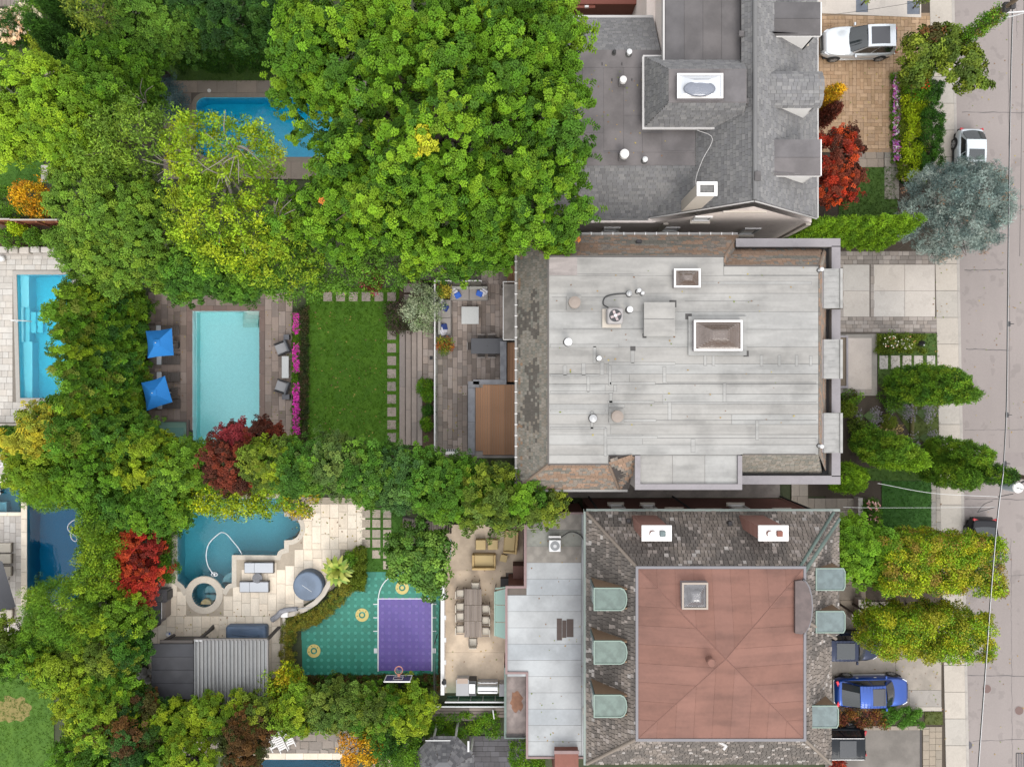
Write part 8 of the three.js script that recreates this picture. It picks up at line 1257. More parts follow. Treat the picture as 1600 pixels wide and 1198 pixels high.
  for (const [u, v, r, l] of [[232, 1020, 0.3, 'pale boulder against the charcoal shed wall, upper one'], [224, 1050, 0.42, 'large pale boulder in the rock pile by the shed'], [218, 1062, 0.34, 'rounded boulder in the rock pile under the tree'], [232, 1062, 0.28, 'small boulder touching the shed wall'], [236, 1048, 0.24, 'small flat boulder in the rock pile']]) { const g = new THREE.IcosahedronGeometry(r, 2), p = g.attributes.position; for (let i = 0; i < p.count; i++) { const q = V(p.getX(i), p.getY(i), p.getZ(i)), k = 0.8 + 0.4 * fbm(q.x * 3 + u, q.z * 3 + q.y * 2 + v, 512, 3, 15); p.setXYZ(i, q.x * k, q.y * k * 0.75, q.z * k); } g.computeVertexNormals(); single('boulder', l, 'boulder', clean(g).translate(X(u), r * 0.6, Z(v)), MT.boulder); }
  single('cleaner_hose', 'white cleaner hose curving through the freeform pool', 'hose', tube([[377, 866], [371, 856], [362, 845], [352, 834], [345, 832], [336, 838], [325, 850], [321, 866], [323, 882], [329, 893], [332, 897]].map(([u, v]) => [X(u), -0.08, Z(v)]), 0.035, 0.035, 6, 60), MT.hose);
  { const t2 = thing('pool_cleaner', 'white pool cleaner at the end of the curving hose', 'pool cleaner', [X(333.5), -0.1, Z(898)]); own(t2, 'frame', clean(new THREE.TorusGeometry(0.17, 0.03, 6, 16).rotateX(Math.PI / 2).scale(1.2, 1, 0.8)), MT.hose); own(t2, 'body', rbox(0, -0.02, 0.02, 0.14, 0.08, 0.2, 0.03), MT.whiteMetal); }
  single('cleaner_hose', 'white looped hose floating in the deep blue pool', 'hose', tube([[127, 811], [116, 812], [107, 818], [104, 825], [108, 832], [116, 837], [119, 842], [117, 846], [111, 843], [109, 836], [114, 829], [122, 824], [128, 823]].map(([u, v]) => [X(u), -0.08, Z(v)]), 0.035, 0.035, 6, 70), MT.hose);
  single('pool_step_stone', 'grey boulder planter at the end of the freeform pool', 'boulder', prism(arc(...P(466, 798), 0.55, 0, Math.PI * 1.9, 14).map(([x, z], i) => [x, z + (i % 3) * 0.06]), 0.02, 0.4), mat([0.2, 0.2, 0.215], { rough: 0.8, map: [T.blot, 0.8] }));
}
// ---------------------------------------------------------------- parasols, loungers and chairs round the turquoise pool
{
  const parasol = (corners, label) => {
    const y = 2.35, c = corners.reduce((s, p) => [s[0] + p[0] / 4, s[1] + p[1] / 4], [0, 0]), cx = X(c[0], y), cz = Z(c[1], y), t = thing('parasol', label, 'parasol', [cx, 0.06, cz], null);
    const cs = PX(corners, y), top = [cx, y + 0.5, cz], pos = [], uv = [], N = 8;
    for (let k = 0; k < 4; k++) { const A = cs[k], B = cs[(k + 1) % 4]; // sagging panels between the ribs
      const q = (i, j) => { const f = i / N, s = j / N, ex = A[0] + (B[0] - A[0]) * s, ez = A[1] + (B[1] - A[1]) * s, sag = 1 - 0.045 * f * Math.sin(Math.PI * s), x = cx + (ex - cx) * f * sag, z = cz + (ez - cz) * f * sag; return [x, top[1] - 0.5 * f - 0.07 * f * Math.sin(Math.PI * s) + 0.03 * Math.sin(Math.PI * f), z]; };
      const g = []; for (let i = 0; i < N; i++) for (let j = 0; j < N; j++) for (const [a, b] of [[0, 0], [0, 1], [1, 1], [0, 0], [1, 1], [1, 0]]) { const p = q(i + a, j + b); g.push(...p); uv.push(p[0], p[2]); } pos.push(g); }
    pos.forEach((g) => part(t, 'canopy_panel', geo(g, g.map((_, i) => i).filter((i) => i % 3 === 0).flatMap((i) => [g[i], g[i + 2]])), Object.assign(MT.canvasBlue, { side: THREE.DoubleSide })));
    cs.forEach(([x, z]) => part(t, 'rib', bar([cx, y + 0.45, cz], [x, y - 0.04, z], 0.015, 5), MT.grayMetal));
    part(t, 'pole', cyl(cx, 0.06, y + 0.5, cz, 0.03), MT.whiteMetal); part(t, 'finial', [cyl(cx, y + 0.5, y + 0.62, cz, 0.06, 0.02, 10)], MT.white); part(t, 'vent_cap', clean(new THREE.ConeGeometry(0.3, 0.14, 4).rotateY(0.8).translate(cx, y + 0.52, cz)), MT.canvasBlue); part(t, 'stand', cyl(cx, 0.06, 0.16, cz, 0.3, 0.28, 20), MT.gutterDark);
  };
  parasol([[227, 517], [268, 512.5], [271, 555], [230, 559.5]], 'blue square parasol standing straight beside the pool'); parasol([[220, 598], [257, 587], [269, 628], [228.6, 642]], 'blue square parasol turned askew by the raised spa');
  const lounger = (u, v, label) => { const l = thing('wicker_lounger', label, 'lounger', [X(u, 0.35), 0.06, Z(v, 0.35)]); own(l, 'frame', rbox(0, 0.2, 0, 1.95, 0.1, 0.66, 0.04), MT.wicker); for (let k = 0; k < 8; k++) own(l, 'slat', rbox(-0.15 + k * 0.14, 0.27, 0, 0.11, 0.03, 0.62, 0.01), MT.wicker); own(l, 'backrest', rbox(0, 0, 0, 0.72, 0.05, 0.62, 0.02).rotateZ(-0.35).translate(-0.58, 0.38, 0), MT.wicker); own(l, 'towel', rbox(-0.35, 0.36, 0, 0.32, 0.1, 0.68, 0.05), MT.cushionPale); for (const a of [-1, 1]) for (const b of [-1, 1]) own(l, 'leg', cbox(a * 0.85, 0.08, b * 0.28, 0.06, 0.16, 0.06), MT.wicker); };
  lounger(256, 516, 'dark wicker lounger on the maple side of the straight parasol'); lounger(257, 562, 'dark wicker lounger between the two blue parasols, beside the straight one'); lounger(257, 589, 'dark wicker lounger half under the askew parasol'); lounger(258, 631, 'dark wicker lounger between the askew parasol and the raised spa');
  for (const [v, l] of [[541, 'small dark slatted table beside the straight parasol'], [613, 'small dark slatted table beside the askew parasol']]) { const t = thing('slatted_table', l, 'table', [X(273, 0.4), 0.06, Z(v, 0.4)]); for (let k = 0; k < 5; k++) own(t, 'slat', cbox(0, 0.4, -0.3 + k * 0.15, 0.44, 0.03, 0.12), MT.wicker); for (const a of [-1, 1]) for (const b of [-1, 1]) own(t, 'leg', cbox(a * 0.18, 0.19, b * 0.28, 0.05, 0.38, 0.05), MT.wicker); }
  const arm = (u, v, turn, label) => { const c = thing('pool_armchair', label, 'armchair', [X(u, 0.5), 0.06, Z(v, 0.5)]); c.rotation.y = turn; own(c, 'base', rbox(0, 0.18, 0, 0.82, 0.24, 0.84, 0.04), MT.gutterDark); own(c, 'seat_cushion', rbox(-0.06, 0.37, 0, 0.72, 0.14, 0.66, 0.05), MT.cushionGray); own(c, 'backrest', rbox(0.4, 0.48, 0, 0.12, 0.5, 0.84, 0.04), mat([0.1, 0.105, 0.115], { rough: 0.8 })); for (const s of [-1, 1]) own(c, 'armrest', rbox(0, 0.42, s * 0.4, 0.84, 0.3, 0.08, 0.03), MT.gutterDark); };
  arm(440, 543.5, 0.38, 'grey cushioned armchair with a dark cube table, at the maple end'); arm(440, 604, -0.32, 'grey cushioned armchair facing the pool at the tree row end');
  for (const [u, v, w, d, l] of [[447, 526.5, 0.38, 0.36, 'dark cube side table touching the lone end armchair'], [446, 620, 0.5, 0.34, 'dark cube side table beside the tree row armchair']]) { const t = thing('cube_table', l, 'table', [X(u, 0.5), 0.06, Z(v, 0.5)]); own(t, 'body', rbox(0, 0.2, 0, w * 0.9, 0.38, d * 0.9, 0.02), MT.gutterDark); own(t, 'table_top', rbox(0, 0.42, 0, w, 0.05, d, 0.015), mat([0.09, 0.09, 0.1], { rough: 0.6 })); }
  { const t = thing('marble_bench', 'white marble low table between the grey armchairs', 'table', [X(445.5, 0.45), 0.06, Z(573.5, 0.45)]); own(t, 'table_top', rbox(0, 0.4, 0, 0.47, 0.08, 1.48, 0.02), MT.marble); for (const s of [-1, 1]) own(t, 'leg', cbox(0, 0.18, s * 0.55, 0.34, 0.36, 0.1), MT.white); }
  single('pool_valve', 'small white pool skimmer lid in the concrete deck', 'lid', cyl(X(327), 0.06, 0.09, Z(142), 0.13, 0.12, 18), MT.white);
}
// ---------------------------------------------------------------- terrace furniture
{
  const y = 1.2, sofa = (label, cx, cz, w, d, turn, pil) => {
    const s = thing('outdoor_sofa', label, 'sofa', [cx, y, cz]); s.rotation.y = turn;
    own(s, 'base', rbox(0, 0.16, 0, w, 0.26, d, 0.03), mat([0.2, 0.19, 0.18], { rough: 0.8 })); for (let k = 0; k < 2; k++) { own(s, 'seat_cushion', rbox(-w / 4 + k * w / 2, 0.37, 0.07, w / 2 - 0.02, 0.16, d - 0.2, 0.05), MT.cushion); own(s, 'back_cushion', rbox(-w / 4 + k * w / 2, 0.52, -d / 2 + 0.12, w / 2 - 0.03, 0.34, 0.18, 0.05), mat([0.33, 0.32, 0.29], { rough: 0.95, map: [T.fine, 0.7] })); }
    for (const q of [-1, 1]) own(s, 'armrest', rbox(q * (w / 2 - 0.03), 0.34, 0, 0.08, 0.4, d, 0.03), mat([0.2, 0.19, 0.18], { rough: 0.8 }));
    pil.forEach(([px, pz, m, a, tilt]) => { const o = thing('throw_pillow', { w: 'white throw pillow on the ', b: 'bright blue throw pillow on the ', n: 'navy throw pillow on the ' }[m] + label.split(' ').slice(0, 6).join(' '), 'pillow', [0, 0, 0], 'throw pillows on the grey sofas'); const g = rbox(0, 0, 0, 0.42, 0.14, 0.42, 0.065, 4); own(o, 'cover', g, { w: MT.pillowWhite, b: MT.pillowBlue, n: MT.pillowNavy }[m]); own(o, 'piping', clean(new THREE.TorusGeometry(0.2, 0.012, 4, 4).rotateX(Math.PI / 2).rotateY(Math.PI / 4).scale(1.02, 1, 1.02)), { w: MT.cushionGray, b: MT.pillowNavy, n: MT.pillowNavy }[m]); const p = V(px, 0.55, pz).applyAxisAngle(up, turn); o.position.set(cx + p.x, y + p.y, cz + p.z); o.rotation.set(0, turn + a, 0, 'YXZ'); o.rotation.x = tilt; });
  };
  sofa('grey two seat sofa along the house end of the white railing', (X(704, 1.6) + X(762, 1.6)) / 2, Z(458, 1.6), 2.45, 0.92, 0, [[-1.02, -0.12, 'w', 0.6, 0.9], [-0.86, 0.02, 'w', 0.55, 0.8], [-0.74, 0.15, 'b', 0.5, 0.7], [1.02, -0.1, 'w', -0.6, 0.9], [0.86, 0.0, 'w', -0.5, 0.8], [0.68, 0.04, 'b', -0.4, 0.7]]);
  sofa('grey two seat sofa between the two potted crotons', X(694.5, 1.6), Z(496, 1.6), 2.3, 0.88, Math.PI / 2, [[0.98, -0.14, 'w', -0.5, 0.9], [0.8, 0.0, 'w', -0.3, 0.7], [0.62, 0.08, 'n', -0.5, 0.6], [-0.62, 0.0, 'n', 0.2, 0.6], [-0.8, 0.0, 'w', 0.3, 0.7], [-0.98, -0.08, 'w', 0.4, 0.8]]);
  { const t = thing('coffee_table', 'square white marble coffee table before the grey sofas', 'table', [X(734.5, 1.6), y, Z(492.5, 1.6)]); own(t, 'table_top', rbox(0, 0.38, 0, 1.14, 0.07, 1.14, 0.015), MT.marble); own(t, 'base', cbox(0, 0.17, 0, 1.0, 0.34, 1.0), mat([0.5, 0.5, 0.48], { rough: 0.7 })); }
  { const t = thing('slate_dining_table', 'dark slate dining table on the raised terrace', 'table', [X(761, 1.95), y, Z(540.5, 1.95)]); own(t, 'table_top', rbox(0, 0.74, 0, 2.1, 0.05, 1.02, 0.02), MT.slateTable); own(t, 'parasol_hole', cyl(0.02, 0.766, 0.77, 0, 0.04, 0.04, 12), MT.blackMetal); for (const a of [-1, 1]) for (const b of [-1, 1]) own(t, 'leg', cbox(a * 0.95, 0.36, b * 0.44, 0.07, 0.72, 0.07), MT.gutterDark);
    for (const [dx, dz, turn] of [[-0.4, -0.62, 0], [0.3, -0.62, 0], [-0.4, 0.62, Math.PI], [0.3, 0.62, Math.PI], [-1.16, 0, Math.PI / 2]]) { const c = thing('terrace_chair', 'dark framed mesh chair pushed under the slate dining table', 'chair', [X(761, 1.95) + dx, y, Z(540.5, 1.95) + dz], 'chairs at the slate dining table'); c.rotation.y = turn; own(c, 'seat', rbox(0, 0.44, 0.12, 0.5, 0.04, 0.46, 0.015), MT.wicker); own(c, 'backrest', rbox(0, 0.68, -0.12, 0.5, 0.4, 0.04, 0.015), MT.wicker); own(c, 'top_rail', rbox(0, 0.88, -0.13, 0.52, 0.04, 0.05, 0.015), MT.cushion); for (const a of [-1, 1]) for (const b of [-1, 1]) own(c, 'leg', cbox(a * 0.22, 0.21, 0.12 + b * 0.2, 0.03, 0.42, 0.03), MT.gutterDark); } }
  { const t = thing('terrace_heater', 'white topped slatted box at the tree end of the terrace', 'heater', [X(706, 1.6), y, Z(706, 1.6)]); own(t, 'body', cbox(0, 0.22, 0, 0.8, 0.44, 0.3), MT.gutterDark); own(t, 'lid', cbox(0, 0.47, 0.06, 0.82, 0.06, 0.2), MT.white); for (let k = 0; k < 6; k++) own(t, 'slat', cbox(-0.33 + k * 0.13, 0.46, -0.12, 0.05, 0.04, 0.16), MT.grayMetal); }
  single('floor_vent', 'small black drain cover in the bed path', 'drain', pbox(671, 556, 676, 562, 1.04, 1.06), MT.gutterDark);
}
// ---------------------------------------------------------------- west gardens: loungers, chairs, wall, fence, deck
{
  for (const [v, l, tw] of [[856, 'cream lounger at the spa end of the pale stone deck', 0], [873, 'cream lounger second from the square spa', 0], [893, 'cream lounger partly under the grey parasol', 0], [960, 'cream lounger beyond the grey parasol', 0]]) { const t = thing('cream_lounger', l, 'lounger', [X(-6 + (v > 950 ? 2 : 0), 0.4), 0.06, Z(v, 0.4)]); own(t, 'frame', cbox(0, 0.17, 0, 1.9, 0.08, 0.64), MT.oldWood[0]); own(t, 'seat_cushion', rbox(0.3, 0.28, 0, 1.3, 0.14, 0.64, 0.05), MT.cushionCream); own(t, 'head_cushion', rbox(-0.66, 0.32, 0, 0.58, 0.14, 0.64, 0.05), MT.cushionCream); for (const a of [-1, 1]) own(t, 'leg', cbox(a * 0.85, 0.07, 0, 0.06, 0.14, 0.6), MT.oldWood[0]); }
  { const t = thing('grey_parasol', 'large charcoal grey parasol over the cream loungers', 'parasol', [X(-22, 2.4), 0.06, Z(915, 2.4)]), y = 2.4, c = [X(-25, y), Z(920, y)], oct = [[3, 877], [24, 948], [-20, 962], [-75, 940], [-80, 890], [-40, 868]].map(([u, v]) => P(u, v, y)); oct.forEach((a, i) => { const b = oct[(i + 1) % 6]; part(t, 'canopy_panel', face([[a[0], y, a[1]], [b[0], y, b[1]], [c[0], y + 0.7, c[1]]], [0, 1, 0]), Object.assign(MT.canvasGray, { side: THREE.DoubleSide })); part(t, 'rib', bar([a[0], y - 0.02, a[1]], [c[0], y + 0.66, c[1]], 0.015, 5), MT.grayMetal); }); part(t, 'pole', cyl(c[0], 0.06, y + 0.75, c[1], 0.04), MT.grayMetal); }
  { const t = thing('garden_sofa', 'weathered wooden garden seat by the square spa', 'chair', [X(6, 0.5), 0.06, Z(728, 0.5)]); own(t, 'seat', rbox(0, 0.35, 0.1, 1.0, 0.12, 1.1, 0.04), mat([0.3, 0.27, 0.25], { rough: 0.9 })); own(t, 'backrest', rbox(0.05, 0.55, -0.55, 1.0, 0.4, 0.1, 0.03), MT.oldWood[2]); own(t, 'throw_blanket', [rbox(0.15, 0.46, -0.1, 0.8, 0.05, 0.12, 0.02).rotateY(0.6), rbox(0.1, 0.47, -0.1, 0.8, 0.05, 0.12, 0.02).rotateY(-0.5)], MT.pillowWhite); own(t, 'armrest', rbox(0.5, 0.5, 0, 0.1, 0.3, 1.1, 0.03), MT.oldWood[2]); for (const a of [-1, 1]) own(t, 'leg', cbox(a * 0.4, 0.14, 0.3, 0.08, 0.3, 0.08), MT.oldWood[2]); }
  single('bed_wall', 'low pale garden wall between the clipped ball shrubs', 'wall', [pbox(-30, 662, 34, 665, 0, 0.5), pbox(-30, 677, 30, 680, 0, 0.4)], MT.cream);
  const sw = thing('stone_wall', 'dry stone wall of big pale blocks above the white deck', 'wall', [X(40), 0, Z(390)]); for (let k = 0; k < 7; k++) { const u = -22 + k * 17; part(sw, 'stone', rbox(X(u + 8, 0.5), 0.28, Z(390 + rr(-1, 1), 0.5), 0.68 + rr(-0.08, 0.06), 0.55, 0.44 + rr(-0.06, 0.06), 0.07, 2), MT.paleStone[k % 6]); } part(sw, 'footing', pbox(-24, 394, 100, 399, 0, 0.12), MT.paleStone[0]);
  structure('sloped_bed', pbox(-30, 346, 100, 386, -0.01, 0.1), MT.mulch, 'mulch bed between the reddish fence and the stone wall', 'bed');
  const f = thing('red_fence', 'reddish timber fence above the mulch bed', 'fence', [X(40), 0, Z(344)]); for (let k = 0; k < 16; k++) { const u = -20 + k * 8, sk = (k > 10 ? (k - 10) * 0.6 : 0); part(f, 'board', box(X(u, 1.7), X(u + 7.6, 1.7), 0.05, 1.7 - (k % 2) * 0.02, Z(343, 1.7) - sk * 0.02, Z(343, 1.7) + 0.05), MT.fenceRed[k % 4]); } part(f, 'cap', [box(X(-20, 1.75), X(14, 1.75), 1.7, 1.76, Z(341, 1.75), Z(343.2, 1.75)), box(X(14.2, 1.75), X(108, 1.75), 1.7, 1.75, Z(342, 1.75), Z(344.2, 1.75))], MT.paleStone[1]); for (let k = 0; k < 4; k++) part(f, 'post', box(X(-10 + k * 32, 1.7), X(-7 + k * 32, 1.7), 0, 1.69, Z(345, 1.7), Z(347, 1.7)), MT.fenceRed[1]);
  const d = paving('timber_deck', 'weathered grey timber deck beside the hydrangeas', [X(20), 0, Z(3)], 'deck'); for (let k = 0; k < 13; k++) part(d, 'board', box(X(-30 + k * 6.5), X(-24 + k * 6.5), 0.2, 0.4, Z(-20), Z(14)), MT.oldWood[k % 5]);
  { const t = thing('garden_table', 'small black framed glass table below the cedars', 'table', [X(92, 0.8), 0, Z(86, 0.8)]); own(t, 'frame', [cbox(-0.25, 0.7, 0, 0.05, 0.04, 0.9), cbox(0.25, 0.7, 0, 0.05, 0.04, 0.9), cbox(0, 0.7, -0.3, 0.5, 0.04, 0.05), cbox(0, 0.7, 0.44, 0.5, 0.04, 0.05)], MT.blackMetal); own(t, 'table_top', cbox(0, 0.69, 0, 0.46, 0.01, 0.86), MT.glassClear); for (const a of [-1, 1]) for (const b of [-1, 1]) own(t, 'leg', cbox(a * 0.25, 0.35, b * 0.42, 0.04, 0.7, 0.04), MT.blackMetal); }
  const gp = paving('garden_path', 'short stone path beside the small black table', [X(80), 0, Z(85)], 'path'); lay(gp, 'slab', [prect(68, 56, 98, 118)], 0.05, 0.06, 0.5, [0.6, 0.8], 'z', vary([0.28, 0.22, 0.17], 3, 0.15, stoneOpt)); lay(gp, 'slab', [prect(64, 258, 75, 285)], 0.06, 0.06, 0.45, [0.5], 'z', MT.paleStone);
  { const t = thing('diving_rail', 'white handrail reaching over the azure pool steps', 'handrail', [X(20), 0, Z(502)]); part(t, 'rail', tube([[X(27), 0.05, Z(502)], [X(27.5), 0.7, Z(502)], [X(33), 0.85, Z(502)], [X(46), 0.35, Z(502)], [X(47), -0.1, Z(502)]], 0.04, 0.04, 8, 26), MT.white); part(t, 'flange', cyl(X(27), 0.06, 0.1, Z(502), 0.09), MT.steel); }
  single('garden_globe', 'white globe lamp at the corner of the white stone deck', 'lamp', clean(new THREE.SphereGeometry(0.2, 20, 14).translate(X(2, 0.3), 0.28, Z(404, 0.3))), MT.white);
  for (const [u, v, a, l] of [[423, 1158, 0.5, 'white slatted lounger on the flagstones, beside the copper tree'], [437, 1160, 0.45, 'white slatted lounger between two others on the flagstones'], [450, 1152, 0.4, 'white slatted lounger on the flagstones, farther from the copper tree']]) { const t = thing('white_lounger', l, 'lounger', [X(u, 0.35), 0.05, Z(v, 0.35)]); t.rotation.y = a; own(t, 'frame', [cbox(-0.25, 0.3, 0, 0.05, 0.05, 1.5), cbox(0.25, 0.3, 0, 0.05, 0.05, 1.5)], MT.white); for (let k = 0; k < 8; k++) own(t, 'slat', cbox(0, 0.33, -0.6 + k * 0.15, 0.5, 0.02, 0.11), MT.white); own(t, 'backrest', cbox(0, 0, 0, 0.5, 0.03, 0.5).rotateX(0.7).translate(0, 0.52, -0.85), MT.white); for (const q of [-1, 1]) for (const z of [-1, 1]) own(t, 'leg', cbox(q * 0.25, 0.15, z * 0.6, 0.05, 0.3, 0.05), MT.white); }
  for (const [u, v, a, l] of [[312, 1161, -0.5, 'thin white rail on the shaded flagstones by the copper tree'], [350, 1150, -0.4, 'short white rail beneath the yellow green tree']]) single('pool_rail', l, 'rail', bar([X(u - 7), 0.5, Z(v + 4)], [X(u + 8), 0.5, Z(v - 4)], 0.04), MT.white);
}
// ---------------------------------------------------------------- poles and wires
{
  const [x, z] = P(1440, 112), t = thing('utility_pole', 'ivy covered wooden utility pole at the clay paver driveway', 'pole', [x, 0, z]);
  part(t, 'pole', cyl(x, 0, 10.6, z, 0.16, 0.11, 12), MT.pole); const blobs = []; for (let k = 0; k < 9; k++) blobs.push([x + rr(-0.06, 0.06), 1.2 + k * 0.82, z + rr(-0.06, 0.06), 0.5 - k * 0.016, 0.62, 0.5 - k * 0.016]);
  crown(t, blobs, { pal: [...PAL.ivy, ...PAL.mid, [0.16, 0.12, 0.02]], leaf: 'small', bough: 0.24, cover: 1.3, name: 'ivy', fill: 0.5 });
  part(t, 'bracket', [cbox(x, 8.6, z, 0.3, 0.2, 0.5), cbox(x + 0.1, 9.0, z, 0.24, 0.14, 0.6)], MT.gutterDark); part(t, 'lamp_arm', [tube([[x, 7.9, z], [x + 1.4, 8.5, z + 0.15], [x + 3.2, 8.9, z - 0.1]], 0.045, 0.035, 6), tube([[x, 7.2, z], [x + 0.8, 7.7, z + 0.1], [x + 1.6, 8.5, z + 0.12]], 0.04, 0.03, 6)], MT.whiteMetal);
  const [x2, z2] = P(1488, 725), s = thing('utility_pole', 'wooden utility pole with a grey transformer beside the cypresses', 'pole', [x2, 0, z2]);
  part(s, 'pole', cyl(x2, 0, 10.2, z2, 0.17, 0.12, 12), MT.pole); const tx1 = X(1592, 7.9), tz1 = Z(762, 7.9), tr = part(s, 'transformer', cyl(tx1, 6.7, 7.85, tz1, 0.29, 0.29, 24), mat([0.3, 0.33, 0.36], { rough: 0.5 })); part(tr, 'lid', [cyl(tx1, 7.85, 7.93, tz1, 0.31, 0.28, 24)], MT.white); part(tr, 'bushing', [cyl(tx1 - 0.1, 7.93, 8.15, tz1, 0.04, 0.025, 8), cyl(tx1 + 0.1, 7.93, 8.15, tz1 + 0.05, 0.04, 0.025, 8)], MT.grayMetal); part(s, 'bracket', [bar([x2, 7.5, z2], [tx1, 7.5, tz1], 0.05), bar([x2, 6.9, z2], [tx1, 6.9, tz1], 0.05), bar([X(1560, 7), 7, Z(776, 7)], [X(1582, 7), 7.1, Z(771, 7)], 0.025)], MT.gutterDark);
  const wire = (pts, label, r = 0.03, m = MT.cable) => single('overhead_cable', label, 'cable', tube(pts.map(([u, v, h]) => [X(u, h), h, Z(v, h)]), r, r, 6, 50), m, 'overhead cables along the street');
  wire([[1584, -30, 7.9], [1580, 120, 7.4], [1577, 300, 7.1], [1575, 480, 7.1], [1573, 640, 7.3], [1568, 740, 7.6]], 'black cable bundle strung between the two utility poles', 0.035);
  wire([[1568, 740, 7.6], [1560, 800, 7.5], [1551, 900, 7.3], [1540, 1050, 7.2], [1526, 1240, 7.1]], 'black cable bundle running south from the transformer pole', 0.035);
  wire([[1585, -30, 8.0], [1581, 120, 7.47], [1578, 300, 7.18], [1576, 480, 7.18], [1574, 640, 7.38], [1568.6, 740, 7.7]], 'pale messenger wire strung between the two utility poles', 0.006, MT.cableWhite);
  wire([[1568.6, 740, 7.7], [1560.8, 800, 7.58], [1551.8, 900, 7.38], [1541, 1050, 7.28], [1527, 1240, 7.18]], 'pale messenger wire running south from the transformer pole', 0.012, MT.cableWhite);
  wire([[1601, -20, 8.2], [1597, 200, 7.9], [1594, 400, 7.8]], 'thin wire above the far side of the street', 0.012);
  wire([[1556, 792, 7.4], [1450, 793, 6.4], [1350, 793, 6.1], [1318, 792, 6.3]], 'pale service wire reaching the slate house', 0.006, MT.cableWhite); wire([[1560, 776, 7.2], [1455, 770, 5.6], [1372, 755, 5.0]], 'pale service wire slanting over the deep green lawn', 0.012, MT.cableWhite);
  wire([[1556, 792, 7.35], [1540, 797, 7.1], [1528, 800, 7.0]], 'short black jumper cable below the transformer', 0.02); wire([[1552, 782, 7.2], [1538, 788, 7.0], [1528, 800, 6.9]], 'curved black jumper cable below the transformer', 0.016);
  wire([[1290, 24, 4.2], [1345, 17, 5.2], [1420, 5, 6.6], [1470, -6, 7.6]], 'thin wire crossing the white concrete strip', 0.012);
  for (const [u, v, h, l] of [[1577, 506, 7.05, 'black cable clamp on the bundle by the driveway'], [1574, 648, 7.25, 'black cable clamp on the bundle by the lavender'], [1571, 724, 7.5, 'black splice box on the bundle by the transformer']]) { const g = thing('cable_clamp', l, 'clamp', [X(u, h), h - 0.1, Z(v, h)]); own(g, 'body', rbox(0, 0.1, 0, 0.14, 0.14, 0.3, 0.03), MT.blackMetal); own(g, 'loop', clean(new THREE.TorusGeometry(0.14, 0.015, 5, 12).translate(0.12, 0.12, 0)), MT.cable); }
}

